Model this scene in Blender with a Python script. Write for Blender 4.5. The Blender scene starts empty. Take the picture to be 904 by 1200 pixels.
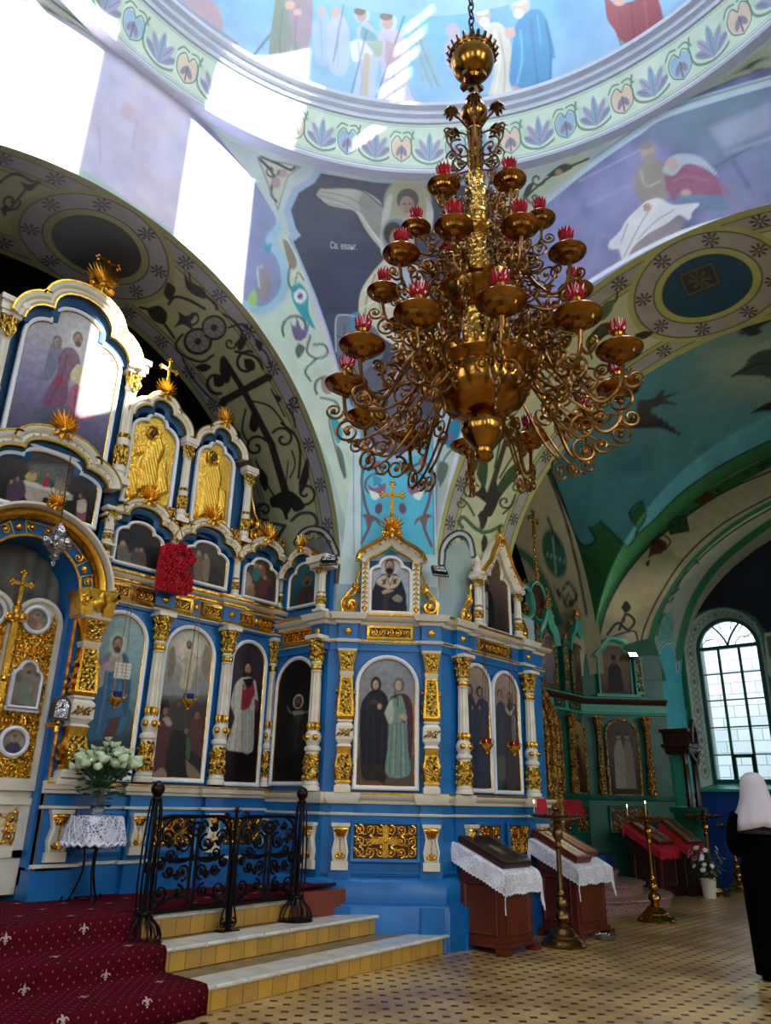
import bpy,bmesh,math,random
import numpy as np
from mathutils import Matrix,Vector
from math import pi,sin,cos,tan,radians as RAD
S=bpy.context.scene
COLL=S.collection
random.seed(7)
rng=np.random.default_rng(5)
# ---- camera
W,H,F=904,1200,888.31
PITCH,ROLL,YAW,CAMH=21.005,1.2325,42.0285,1.40
def _axes():
 P,R=RAD(PITCH),RAD(ROLL)
 Rx=np.array([[1,0,0],[0,cos(P),sin(P)],[0,-sin(P),cos(P)]])
 Rz=np.array([[cos(R),-sin(R),0],[sin(R),cos(R),0],[0,0,1]])
 M=Rz@Rx
 d=lambda a:np.array([sin(RAD(a)),0,cos(RAD(a))])
 return np.array([M@d(YAW),M@d(YAW-90),M@np.array([0,-1.,0])])
CA=_axes()
cam=bpy.data.cameras.new('camera');cam_o=bpy.data.objects.new('camera',cam);COLL.objects.link(cam_o)
cam.sensor_fit='VERTICAL';cam.sensor_height=36;cam.lens=F*36/H;cam.clip_end=200
m=Matrix.Identity(4)
for i in range(3):
 m[i][0],m[i][1],m[i][2]=CA[i,0],-CA[i,1],-CA[i,2]
m[2][3]=CAMH
cam_o.matrix_world=m
S.camera=cam_o
# ---- light and exposure
S.view_settings.view_transform='Standard';S.view_settings.look='None'
S.view_settings.gamma=1;S.view_settings.use_curve_mapping=False
S.view_settings.exposure=0.12
S.cycles.use_denoising=True
S.cycles.max_bounces=8;S.cycles.diffuse_bounces=4;S.cycles.glossy_bounces=4;S.cycles.transparent_max_bounces=12
S.cycles.caustics_reflective=False;S.cycles.caustics_refractive=False
S.cycles.sample_clamp_indirect=6
world=bpy.data.worlds.new('daylight');S.world=world;world.use_nodes=True
world.node_tree.nodes['Background'].inputs[0].default_value=(.72,.86,1,1)
world.node_tree.nodes['Background'].inputs[1].default_value=1.6
DOME=(2.85,2.12)
def lamp(name,kind,energy,color,loc,direction,**kw):
 l=bpy.data.lights.new(name,kind);l.energy=energy;l.color=color
 for k,v in kw.items():setattr(l,k,v)
 o=bpy.data.objects.new(name,l);COLL.objects.link(o)
 o.location=loc;o.rotation_euler=Vector(direction).to_track_quat('-Z','Y').to_euler()
 return o
SUN_DIR=Vector((-2.8,7.15,-4.75)).normalized()
lamp('sun','SUN',34,(1,.95,.86),(30,-70,50),SUN_DIR,angle=.012)
DRUM_FILL=[(a,.62)for a in(22,67,112,157,202,247,292,337)]
for a,hw in DRUM_FILL:
 c,s=cos(RAD(a)),sin(RAD(a))
 lamp('drum_fill_lamp','AREA',125,(.90,.95,1),(DOME[0]+3.95*c,DOME[1]+3.95*s,13.3),(-c,-s,-1.25),shape='RECTANGLE',size=1.1,size_y=2.2)  # added fill lamps inside the drum, standing in for daylight from unseen windows
for y in(-4.2,0.2,4.0):
 lamp('north_fill_lamp','AREA',70,(.90,.92,1),(-5.6,y,4.6),(1,.15,-.25),shape='RECTANGLE',size=1.5,size_y=3.4)  # added fill lamps at unseen openings of the north wall
for x,e in((-1.5,150),(2.85,170),(12.3,260)):
 lamp('west_fill_lamp','AREA',e,(.97,.98,1),(x,-7.5,5.6),(.05,1,-.28),shape='RECTANGLE',size=1.6,size_y=3.6)  # added fill from behind the camera, set at unseen west wall openings
# ---- measuring: pixels of a 904 x 1200 frame -> 
def ray(px,py):return CA@np.array([px-W/2,py-H/2,F])
def project(P):
 c=(np.asarray(P,float)-[0,0,CAMH])@CA
 return np.stack([W/2+F*c[...,0]/c[...,2],H/2+F*c[...,1]/c[...,2]],-1)
def on_z(px,py,z):
 d=ray(px,py);return np.array([0,0,CAMH])+d*((z-CAMH)/d[2])
class Frame:
 def __init__(s,o,n):
  s.o=np.array(o,float);n=np.array(n,float);s.n=n/np.linalg.norm(n)
  s.z=np.array([0,0,1.]);s.u=np.cross(s.z,s.n)
 def px(s,px,py,d=0.):
  r=ray(px,py);c=np.array([0,0,CAMH])
  t=((s.o+s.n*d-c)@s.n)/(r@s.n);p=c+r*t-s.o
  return np.array([p@s.u,p[2]])
 def mat(s,u=0,v=0,d=0,rot=0):
  p=s.o+s.u*u+s.z*v+s.n*d
  M=Matrix(((s.u[0],s.z[0],s.n[0],p[0]),(s.u[1],s.z[1],s.n[1],p[1]),(s.u[2],s.z[2],s.n[2],p[2]),(0,0,0,1)))
  return M@Matrix.Rotation(rot,4,'Z')if rot else M
 def w(s,u,v,d=0):return s.o+s.u*u+s.z*v+s.n*d
FE=Frame((0,7.32,0),(0,-1,0))
FN=Frame((6.14,0,0),(-1,0,0))
FC=Frame((6.255,6.255,0),(-1,-1,0))
FW=Frame((0,5.45,0),(0,-1,0))
FG=Frame((0,7.32,0),(0,-1,0))
FGC=Frame((10.65,10.65,0),(-1,-1,0))
FS=Frame((17,0,0),(-1,0,0))
# ---- materials
def lin(h,g=1.0):
 if isinstance(h,str):c=[int(h[i:i+2],16)/255 for i in(0,2,4)]
 else:c=h
 return tuple(min(1,(x/12.92 if x<=.04045 else((x+.055)/1.055)**2.4)*g)for x in c)
def material(name,col,rough=.5,metal=0.,bump=None,var=None,spec=.5,**kw):
 mt=bpy.data.materials.new(name);mt.use_nodes=True
 nt=mt.node_tree;b=nt.nodes['Principled BSDF']
 b.inputs['Base Color'].default_value=(*lin(col),1);b.inputs['Roughness'].default_value=rough
 b.inputs['Metallic'].default_value=metal;b.inputs['Specular IOR Level'].default_value=spec
 for k,v in kw.items():b.inputs[k].default_value=v
 tc=nt.nodes.new('ShaderNodeTexCoord')
 if var:
  n=nt.nodes.new('ShaderNodeTexNoise');n.inputs['Scale'].default_value=var[0];n.inputs['Detail'].default_value=5
  r=nt.nodes.new('ShaderNodeValToRGB');r.color_ramp.elements[0].color=(*lin(col),1);r.color_ramp.elements[1].color=(*lin(var[1]),1)
  r.color_ramp.elements[0].position=var[2];r.color_ramp.elements[1].position=var[3]
  nt.links.new(tc.outputs['Object'],n.inputs['Vector']);nt.links.new(n.outputs['Fac'],r.inputs['Fac']);nt.links.new(r.outputs['Color'],b.inputs['Base Color'])
 if bump:
  if bump[0]=='noise':
   t=nt.nodes.new('ShaderNodeTexNoise');t.inputs['Detail'].default_value=4;out=t.outputs['Fac']
  else:
   t=nt.nodes.new('ShaderNodeTexVoronoi');t.feature='SMOOTH_F1';out=t.outputs['Distance']
  t.inputs['Scale'].default_value=bump[1]
  bp=nt.nodes.new('ShaderNodeBump');bp.inputs['Strength'].default_value=bump[2];bp.inputs['Distance'].default_value=bump[3]
  nt.links.new(tc.outputs['Object'],t.inputs['Vector']);nt.links.new(out,bp.inputs['Height']);nt.links.new(bp.outputs['Normal'],b.inputs['Normal'])
 return mt
def paint_material(name,rough,noise=.10,scale=9.,spec=.3):
 mt=bpy.data.materials.new(name);mt.use_nodes=True
 nt=mt.node_tree;b=nt.nodes['Principled BSDF'];b.inputs['Roughness'].default_value=rough;b.inputs['Specular IOR Level'].default_value=spec
 a=nt.nodes.new('ShaderNodeVertexColor');a.layer_name='Col'
 tc=nt.nodes.new('ShaderNodeTexCoord');n=nt.nodes.new('ShaderNodeTexNoise');n.inputs['Scale'].default_value=scale;n.inputs['Detail'].default_value=6
 mp=nt.nodes.new('ShaderNodeMapRange');mp.inputs[1].default_value=.3;mp.inputs[2].default_value=.7;mp.inputs[3].default_value=1-noise;mp.inputs[4].default_value=1+noise
 mx=nt.nodes.new('ShaderNodeVectorMath');mx.operation='SCALE'
 L=nt.links.new
 L(tc.outputs['Object'],n.inputs['Vector']);L(n.outputs['Fac'],mp.inputs[0]);L(a.outputs['Color'],mx.inputs[0]);L(mp.outputs[0],mx.inputs['Scale']);L(mx.outputs[0],b.inputs['Base Color'])
 return mt
M={}
M['gold']=material('gilding','f0b840',.27,1,('noise',60,.25,.01),(14,'c88a28',.35,.75))
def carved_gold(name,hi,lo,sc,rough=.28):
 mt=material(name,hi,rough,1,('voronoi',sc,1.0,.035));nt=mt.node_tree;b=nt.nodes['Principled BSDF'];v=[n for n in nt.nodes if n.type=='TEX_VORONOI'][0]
 r=nt.nodes.new('ShaderNodeValToRGB');e=r.color_ramp.elements;e[0].position=.30;e[0].color=(*lin(hi),1);e[1].position=.72;e[1].color=(*lin(lo),1)  # hollows turn brown: patina that also puts recess shade into the colour
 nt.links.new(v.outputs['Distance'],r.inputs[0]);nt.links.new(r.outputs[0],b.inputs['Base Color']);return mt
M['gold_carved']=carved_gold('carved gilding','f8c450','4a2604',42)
M['gold_flat']=material('gilded repousse','f2c04c',.36,1,('noise',34,.7,.02))
M['old_gold']=carved_gold('dark old gilding','d8a452','341a08',34,.32)
M['brass']=material('polished brass','b88234',.2,1,('noise',40,.08,.005),(6,'8a5a22',.35,.7))
M['brass_engraved']=material('engraved brass','d2a24a',.26,1,('voronoi',34,.8,.02))
M['bronze']=material('dark bronze','7a5a34',.3,1,('noise',50,.2,.01))
M['white']=material('white painted wood','ebe1cc',.38,0,('noise',12,.06,.01),(5,'dccdae',.35,.75))
M['frame_white']=material('white enamel frame','e4e6ea',.3)
M['blue']=material('blue painted wood','1372b6',.36,0,('noise',10,.08,.01),(3,'0f609c',.35,.7))
M['deep_blue']=material('deep blue painted wood','0f4a72',.4)
M['green']=material('green painted wood','12644e',.36,0,None,(4,'0e5040',.35,.7))
M['mint']=material('mint painted wood','3fa38a',.4)
M['iron']=material('wrought iron','120e0d',.38,.75,('noise',60,.2,.005))
M['iron_boss']=material('oiled iron','2a1c16',.3,.8)
M['wood']=material('reddish brown wood','6e2c14',.34,0,('noise',8,.1,.005),(3,'4e1c0c',.3,.7))
M['dark_wood']=material('dark wood','2a120b',.36,0,None,(3,'3a1c10',.3,.7))
M['red_glass']=material('red glass','b00a1e',.1,0,**{'Transmission Weight':.25})
M['brass_arm']=material('dull brass','a8793c',.3,1,('noise',40,.2,.005),(9,'6e4a22',.35,.7))
M['red_cloth']=material('red cloth','b01222',.75,0,('noise',40,.3,.01))
M['red_carnation']=material('red carnations','d00a20',.65,0,('noise',60,.6,.02),(12,'9a0614',.4,.7))
M['green_leaf']=material('green leaf','2e5a2c',.5,0,None,(8,'1c3d1c',.35,.7))
M['petal']=material('pale green white petal','e4efcb',.55,0,('noise',30,.2,.01),(16,'c3d89e',.45,.75))
M['white_petal']=material('white petal','f2f2ee',.55)
M['silver']=material('silver','c8c8cc',.25,1,('voronoi',40,.7,.02))
M['black']=material('black cloth','050506',1,0,('noise',70,.3,.005),None,.05)
M['scarf']=material('white headscarf','cfc4c8',.7,0,('noise',20,.2,.01))
M['skin']=material('skin','c99a7e',.5)
M['marble']=material('pale worn marble','d6d2c6',.3,0,('noise',14,.1,.004),(6,'b8b0a0',.4,.75))
M['granite']=material('brown pink granite','b08a7c',.3,0,None,(45,'6a4c44',.4,.6))
M['plastic']=material('black plastic housing','16181c',.4)
M['candle']=material('candle wax','e8d9a8',.5,0,**{'Subsurface Weight':.2})
M['clear']=material('clear glass','f2faf6',.04,0,**{'Transmission Weight':.92,'IOR':1.3})
M['blue_glass']=material('blue glass','1c3f9a',.1,0,**{'Transmission Weight':.5})
M['painting']=paint_material('oil painted panel',.34,.16,16,.22)
M['mural']=paint_material('wall painting',.62,.10,3.0)
M['soffit']=paint_material('painted plaster',.6,.09,5.0)
def glow(name,col,e):
 mt=material(name,col,.5);b=mt.node_tree.nodes['Principled BSDF']
 b.inputs['Emission Color'].default_value=(*lin(col),1);b.inputs['Emission Strength'].default_value=e
 return mt
M['flame']=glow('candle flame','ffc45a',40)
M['lamp_face']=glow('floodlight face','fff4e0',55)
# ---- meshes
class MB:
 def __init__(s,T=None):s.v=[];s.f=[];s.T=T
 def add(s,vs,fs):
  k=len(s.v)
  if s.T is not None:vs=[tuple(s.T@Vector(p))for p in vs]
  s.v+=[tuple(map(float,p))for p in vs];s.f+=[tuple(i+k for i in f)for f in fs]
 def box(s,x0,x1,y0,y1,z0,z1):
  s.add([(x,y,z)for z in(z0,z1)for y in(y0,y1)for x in(x0,x1)],[(0,2,3,1),(4,5,7,6),(0,1,5,4),(2,6,7,3),(0,4,6,2),(1,3,7,5)])
 def bevel_box(s,x0,x1,y0,y1,z0,z1,b=.01):
  s.add([(x0,y0,z0),(x1,y0,z0),(x1,y1,z0),(x0,y1,z0),(x0,y0,z1-b),(x1,y0,z1-b),(x1,y1,z1-b),(x0,y1,z1-b),(x0+b,y0+b,z1),(x1-b,y0+b,z1),(x1-b,y1-b,z1),(x0+b,y1-b,z1)],[(3,2,1,0),(0,1,5,4),(1,2,6,5),(2,3,7,6),(3,0,4,7),(4,5,9,8),(5,6,10,9),(6,7,11,10),(7,4,8,11),(8,9,10,11)])
 def prism(s,poly,z0,z1):
  n=len(poly)
  s.add([(x,y,z0)for x,y in poly]+[(x,y,z1)for x,y in poly],[tuple(range(n-1,-1,-1)),tuple(range(n,2*n))]+[(i,(i+1)%n,n+(i+1)%n,n+i)for i in range(n)])
 def grid(s,pts):
  n,k=len(pts),len(pts[0])
  s.add([p for r in pts for p in r],[(i*k+j,i*k+j+1,(i+1)*k+j+1,(i+1)*k+j)for i in range(n-1)for j in range(k-1)])
 def lathe(s,prof,c=(0,0,0),seg=16,axis='z',flute=None,a0=0,a1=2*pi,cap=True):
  rows=[];full=abs(a1-a0-2*pi)<1e-6
  for r,h in prof:
   row=[]
   for k in range(seg+(0 if full else 1)):
    a=a0+(a1-a0)*k/seg;q=r*(1+(flute[1]*cos(flute[0]*a)if flute else 0))
    p=(q*cos(a),q*sin(a),h)
    if axis=='v':p=(p[0],p[2],p[1])
    elif axis=='x':p=(p[2],p[0],p[1])
    row.append((p[0]+c[0],p[1]+c[1],p[2]+c[2]))
   rows.append(row)
  n,k=len(rows),len(rows[0]);fs=[]
  for i in range(n-1):
   for j in range(k if full else k-1):fs.append((i*k+j,i*k+(j+1)%k,(i+1)*k+(j+1)%k,(i+1)*k+j))
  if full and cap:
   if prof[0][0]>1e-4:fs.append(tuple(range(k-1,-1,-1)))
   if prof[-1][0]>1e-4:fs.append(tuple(range((n-1)*k,n*k)))
  s.add([p for r in rows for p in r],fs)
 def tube(s,pts,r,seg=6,cap=True):
  pts=[Vector(p)for p in pts];n=len(pts)
  rs=r if hasattr(r,'__len__')else[r]*n
  t0=(pts[1]-pts[0]).normalized()
  a=t0.orthogonal().normalized();rows=[]
  for i in range(n):
   t=(pts[min(i+1,n-1)]-pts[max(i-1,0)])
   t=t.normalized()if t.length>1e-9 else t0
   a=a-t*a.dot(t);a=a.normalized()if a.length>1e-6 else t.orthogonal().normalized();b=t.cross(a)
   rows+=[pts[i]+(a*cos(2*pi*k/seg)+b*sin(2*pi*k/seg))*rs[i]for k in range(seg)]
  fs=[(i*seg+j,i*seg+(j+1)%seg,(i+1)*seg+(j+1)%seg,(i+1)*seg+j)for i in range(n-1)for j in range(seg)]
  if cap:fs+=[tuple(range(seg-1,-1,-1)),tuple(range((n-1)*seg,n*seg))]
  s.add(rows,fs)
 def ball(s,c,r,seg=10,rings=6):
  rx,ry,rz=r if hasattr(r,'__len__')else(r,r,r)
  rows=[[(c[0]+rx*sin(pi*i/rings)*cos(2*pi*j/seg),c[1]+ry*sin(pi*i/rings)*sin(2*pi*j/seg),c[2]+rz*cos(pi*i/rings))for j in range(seg)]for i in range(rings+1)]
  s.add([p for r_ in rows for p in r_],[(i*seg+j,(i+1)*seg+j,(i+1)*seg+(j+1)%seg,i*seg+(j+1)%seg)for i in range(rings)for j in range(seg)])
 def leaf(s,c,ang,L,wd,th,up=.0):
  ca,sa=cos(ang),sin(ang);P=[]
  prof=[(0,.25),(.25,.8),(.55,1),(.8,.65),(1,.05)]
  for t,q in prof:
   for k in(-1,-.5,0,.5,1):
    x,y=t*L,k*q*wd*.5;z=th*(1-k*k)*(.4+.6*sin(pi*min(1,t+.15)))+up*t
    P.append((c[0]+x*ca-y*sa,c[1]+x*sa+y*ca,c[2]+z))
  s.add(P,[(i*5+j,i*5+j+1,i*5+j+6,i*5+j+5)for i in range(4)for j in range(4)])
 def sweep(s,path,prof,closed=False,d0=0,endcap=True):
  P=[np.array(p,float)for p in path];n=len(P);rows=[]
  for i in range(n):
   a=P[i-1]if(i>0 or closed)else None;b=P[(i+1)%n]if(i<n-1 or closed)else None
   t1=(P[i]-a)if a is not None else None;t2=(b-P[i])if b is not None else None
   if t1 is None:t1=t2
   if t2 is None:t2=t1
   t1=t1/(np.linalg.norm(t1)+1e-12);t2=t2/(np.linalg.norm(t2)+1e-12)
   n1,n2=np.array([-t1[1],t1[0]]),np.array([-t2[1],t2[0]])
   mm=n1+n2;q=np.linalg.norm(mm)
   mm=n1 if q<.3 else mm/q;k=1/max(.45,mm@n1)
   rows.append([(P[i][0]+mm[0]*k*a_,P[i][1]+mm[1]*k*a_,d0+d_)for a_,d_ in prof])
  k=len(prof);fs=[]
  for i in range(n if closed else n-1):
   for j in range(k-1):fs.append((i*k+j,((i+1)%n)*k+j,((i+1)%n)*k+j+1,i*k+j+1))
  if not closed and endcap:fs+=[tuple(range(k)),tuple(range((n-1)*k,n*k))[::-1]]
  s.add([p for r in rows for p in r],fs)
 def spiral(s,c,r,turns,a0,dirn,th,d=0.,z=.0,n=None,tip=True,plane=None):
  n=n or int(10+12*turns);P=[];R=[]
  for i in range(n+1):
   t=i/n;q=r*(1-t)**.8+r*.12*t;a=a0+dirn*2*pi*turns*t
   P.append((c[0]+q*cos(a),c[1]+q*sin(a),d));R.append(th*(1-.45*t))
  s.tube(P if plane is None else[plane(*p)for p in P],R,5)
  if tip:s.ball(P[-1]if plane is None else plane(*P[-1]),th*1.9,6,4)
def mesh_of(mb,name,smooth=40,fix=True):
 me=bpy.data.meshes.new(name);me.from_pydata(mb.v,[],mb.f);me.update()
 if fix:
  bm=bmesh.new();bm.from_mesh(me);bmesh.ops.recalc_face_normals(bm,faces=bm.faces);bm.to_mesh(me);bm.free()
 if smooth:
  me.polygons.foreach_set('use_smooth',[True]*len(me.polygons));me.set_sharp_from_angle(angle=RAD(smooth))
 return me
def obj(name,mb,mat,parent=None,mw=None,smooth=40,label=None,fix=True):
 me=mb if isinstance(mb,bpy.types.Mesh)else mesh_of(mb,name,smooth,fix)
 if mat is not None and not me.materials:me.materials.append(M[mat]if isinstance(mat,str)else mat)
 o=bpy.data.objects.new(name,me);COLL.objects.link(o)
 if parent is not None:o.parent=parent
 if mw is not None:o.matrix_local=mw
 if label:o['label']=label
 return o
def tag(o,label,cat,group=None,kind=None):
 o['label']=label;o['category']=cat
 if group:o['group']=group
 if kind:o['kind']=kind
 return o
def thing(name,label,cat,mw,group=None):
 o=bpy.data.objects.new(name,None);COLL.objects.link(o);o.empty_display_size=.1
 o.matrix_world=mw if isinstance(mw,Matrix)else Matrix.Translation(mw)
 return tag(o,label,cat,group)
def struct(name,mb,mat,parent=None,**kw):
 o=obj(name,mb,mat,parent,**kw);o['kind']='structure';return o
def copy_tree(o,mw=None,parent=None,label=None):
 c=o.copy();COLL.objects.link(c)
 if parent is not None:c.parent=parent
 if mw is not None:c.matrix_local=mw
 if label:c['label']=label
 for ch in o.children:copy_tree(ch,None,c)
 return c
T=Matrix.Translation
def Rz(a):return Matrix.Rotation(a,4,'Z')
# ---- painting: layers of shapes evaluated on a f
def _poly_sd(P,pts):
 pts=np.asarray(pts,float);a=pts;b=np.roll(pts,-1,0)
 d2=np.full(len(P),1e18);ins=np.zeros(len(P),bool)
 for(x0,y0),(x1,y1)in zip(a,b):
  ex,ey=x1-x0,y1-y0;L=ex*ex+ey*ey+1e-18
  t=np.clip(((P[:,0]-x0)*ex+(P[:,1]-y0)*ey)/L,0,1)
  d2=np.minimum(d2,(P[:,0]-x0-t*ex)**2+(P[:,1]-y0-t*ey)**2)
  c=(y0>P[:,1])!=(y1>P[:,1])
  ins^=c&(P[:,0]<ex*(P[:,1]-y0)/(ey if abs(ey)>1e-12 else 1e-12)+x0)
 d=np.sqrt(d2);return np.where(ins,-d,d)
def _line_sd(P,pts):
 d2=np.full(len(P),1e18);par=np.zeros(len(P));pts=np.asarray(pts,float);n=len(pts)-1
 for i in range(n):
  x0,y0=pts[i];ex,ey=pts[i+1]-pts[i];L=ex*ex+ey*ey+1e-18
  t=np.clip(((P[:,0]-x0)*ex+(P[:,1]-y0)*ey)/L,0,1)
  q=(P[:,0]-x0-t*ex)**2+(P[:,1]-y0-t*ey)**2
  par=np.where(q<d2,(i+t)/n,par);d2=np.minimum(d2,q)
 return np.sqrt(d2),par
def smooth_pts(pts,n=6):
 pts=[np.array(p,float)for p in pts];out=[]
 for i in range(len(pts)-1):
  p0,p1,p2,p3=pts[max(i-1,0)],pts[i],pts[i+1],pts[min(i+2,len(pts)-1)]
  for k in range(n):
   t=k/n;out.append(.5*((2*p1)+(p2-p0)*t+(2*p0-5*p1+4*p2-p3)*t*t+(3*p1-p0-3*p2+p3)*t**3))
 return out+[pts[-1]]
def spiral_pts(cx,cy,r,turns,a0,dirn,n=None,inner=.15):
 n=n or int(8+14*turns)
 return[(cx+(r*(1-i/n)+r*inner*i/n)*cos(a0+dirn*2*pi*turns*i/n),cy+(r*(1-i/n)+r*inner*i/n)*sin(a0+dirn*2*pi*turns*i/n))for i in range(n+1)]
def paint(P,base,layers,feather):
 P=np.asarray(P,float)
 C=np.tile(np.array(lin(base)),(len(P),1))if isinstance(base,(str,tuple))else np.array(base,float)
 for L in layers:
  k=L[0];f=feather
  if k=='poly' or k=='ell':
   if k=='poly':
    pts,col=np.asarray(L[1],float),L[2];op=L[3]if len(L)>3 else 1;f=L[4]if len(L)>4 else f
    lo,hi=pts.min(0)-f,pts.max(0)+f
   else:
    cx,cy,rx,ry,col=L[1:6];op=L[6]if len(L)>6 else 1;f=L[7]if len(L)>7 else f;rot=L[8]if len(L)>8 else 0
    q=max(rx,ry)+f;lo,hi=np.array([cx-q,cy-q]),np.array([cx+q,cy+q])
   ix=np.nonzero((P[:,0]>lo[0])&(P[:,0]<hi[0])&(P[:,1]>lo[1])&(P[:,1]<hi[1]))[0]
   if not len(ix):continue
   Q=P[ix]
   if k=='poly':sd=_poly_sd(Q,pts)
   else:
    x,y=Q[:,0]-cx,Q[:,1]-cy;c,s_=cos(rot),sin(rot);x,y=x*c+y*s_,-x*s_+y*c
    sd=(np.sqrt((x/rx)**2+(y/ry)**2)-1)*min(rx,ry)
  elif k=='line':
   pts,w,col=np.asarray(L[1],float),L[2],L[3];op=L[4]if len(L)>4 else 1;f=L[5]if len(L)>5 else f
   w0,w1=(w,w)if not hasattr(w,'__len__')else(w[0],w[1])
   q=max(w0,w1)+f;lo,hi=pts.min(0)-q,pts.max(0)+q
   ix=np.nonzero((P[:,0]>lo[0])&(P[:,0]<hi[0])&(P[:,1]>lo[1])&(P[:,1]<hi[1]))[0]
   if not len(ix):continue
   d,par=_line_sd(P[ix],pts);sd=d-.5*(w0+(w1-w0)*par)
  elif k=='fn':
   C=L[1](P,C);continue
  al=np.clip(.5-sd/(f+1e-9),0,1)*op
  C[ix]=C[ix]*(1-al[:,None])+np.array(lin(col))*al[:,None]
 return C
def value_noise(P,sc,seed=0,oct=3):
 out=np.zeros(len(P));amp=.5;r_=np.random.default_rng(seed);tab=r_.random((64,64))
 for o in range(oct):
  q=P/sc*(2**o)+17.3*o;i=np.floor(q).astype(int);t=q-i;t=t*t*(3-2*t);i%=64;j=(i+1)%64
  out+=amp*((tab[i[:,0],i[:,1]]*(1-t[:,0])+tab[j[:,0],i[:,1]]*t[:,0])*(1-t[:,1])+(tab[i[:,0],j[:,1]]*(1-t[:,0])+tab[j[:,0],j[:,1]]*t[:,0])*t[:,1]);amp*=.5
 return out
def mottled(P,cols,sc,seed=0):
 n=np.clip((value_noise(P,sc,seed)-.15)/.6,0,1)*(len(cols)-1);i=np.minimum(n.astype(int),len(cols)-2);t=(n-i)[:,None]
 A=np.array([lin(c)for c in cols]);return A[i]*(1-t)+A[i+1]*t
def color_grid(name,pts,colors,mat,parent=None,mw=None,kind=None,nsm=True):
 pts=np.asarray(pts,float);n,k=pts.shape[:2]
 ij=np.arange(n*k).reshape(n,k)
 f=np.stack([ij[:-1,:-1],ij[:-1,1:],ij[1:,1:],ij[1:,:-1]],-1).reshape(-1,4)
 me=bpy.data.meshes.new(name);me.vertices.add(n*k);me.vertices.foreach_set('co',pts.reshape(-1))
 me.loops.add(f.size);me.loops.foreach_set('vertex_index',f.reshape(-1));me.polygons.add(len(f))
 me.polygons.foreach_set('loop_start',np.arange(0,f.size,4));me.update(calc_edges=True);me.validate()
 at=me.color_attributes.new('Col','FLOAT_COLOR','POINT')
 at.data.foreach_set('color',np.concatenate([np.clip(colors,0,1),np.ones((n*k,1))],1).reshape(-1).astype(np.float32))
 if nsm:me.polygons.foreach_set('use_smooth',[True]*len(f))
 me.materials.append(M[mat]);o=bpy.data.objects.new(name,me);COLL.objects.link(o)
 if parent is not None:o.parent=parent
 if mw is not None:o.matrix_local=mw
 if kind:o['kind']=kind
 return o
# ==== the building
OX,OY=DOME
def interp(tab):
 a=np.array(tab,float);a=a[a[:,0].argsort()]
 return lambda x:np.interp(x,a[:,0],a[:,1])
EZC,ER,EC,SC=3.85,3.45,2.8,2.1
YE,XS=6.35,7.08
dxE=interp([(9.15,0),(9.06,.9),(8.8,1.5),(8.55,1.85),(8.1,2.35),(7.5,2.8),(6.8,3.17),(6.1,3.42),(5.38,3.52),(4.6,3.44),(3.7,3.36)])
dyS=interp([(9.15,0),(9.02,.83),(8.8,1.45),(8.53,2.05),(8.1,2.5),(7.5,2.9),(6.8,3.12),(6.1,3.32),(5.38,3.42),(4.6,3.4),(3.7,3.36)])
RING=9.15
def zrows(n):t=np.linspace(0,1,n);return RING-(RING-3.72)*(t**1.25)
def pendentive(n,k,mx=1,my=1):
 z=zrows(n)[:,None];t=np.linspace(0,1,k)[None,:]
 ax,ay=dxE(z),YE-OY;bx,by=XS-OX,dyS(z)
 th=np.arctan2(ay,ax)*(1-t)+np.arctan2(by,bx)*t
 r=np.hypot(ax,ay)*(1-t)+np.hypot(bx,by)*t
 return np.stack([OX+mx*r*np.cos(th),OY+my*r*np.sin(th),z+0*t],-1)
flat=lambda g:g.reshape(-1,3)
def L_(pts,w,c,op=1,n=6):return('line',smooth_pts(pts,n),w,c,op)
def SP(cx,cy,r,turns,a0,dirn,w,c,op=1):return('line',spiral_pts(cx,cy,r,turns,a0,dirn),w,c,op)
def PO(pts,c,op=1,n=4):
 return('poly',smooth_pts(list(pts)+[pts[0]],n)[:-1]if n else pts,c,op)
def ROS(x,y,r,ang,sq,c):
 out=[]
 for k in range(8):
  a=k*pi/4+.2;dx,dy=r*cos(a),r*sq*sin(a)
  out.append(('line',[(x+.25*(dx*cos(ang)-dy*sin(ang)),y+.25*(dx*sin(ang)+dy*cos(ang))),(x+dx*cos(ang)-dy*sin(ang),y+dx*sin(ang)+dy*cos(ang))],(r*.16,r*.34),c))
 return out
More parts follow.
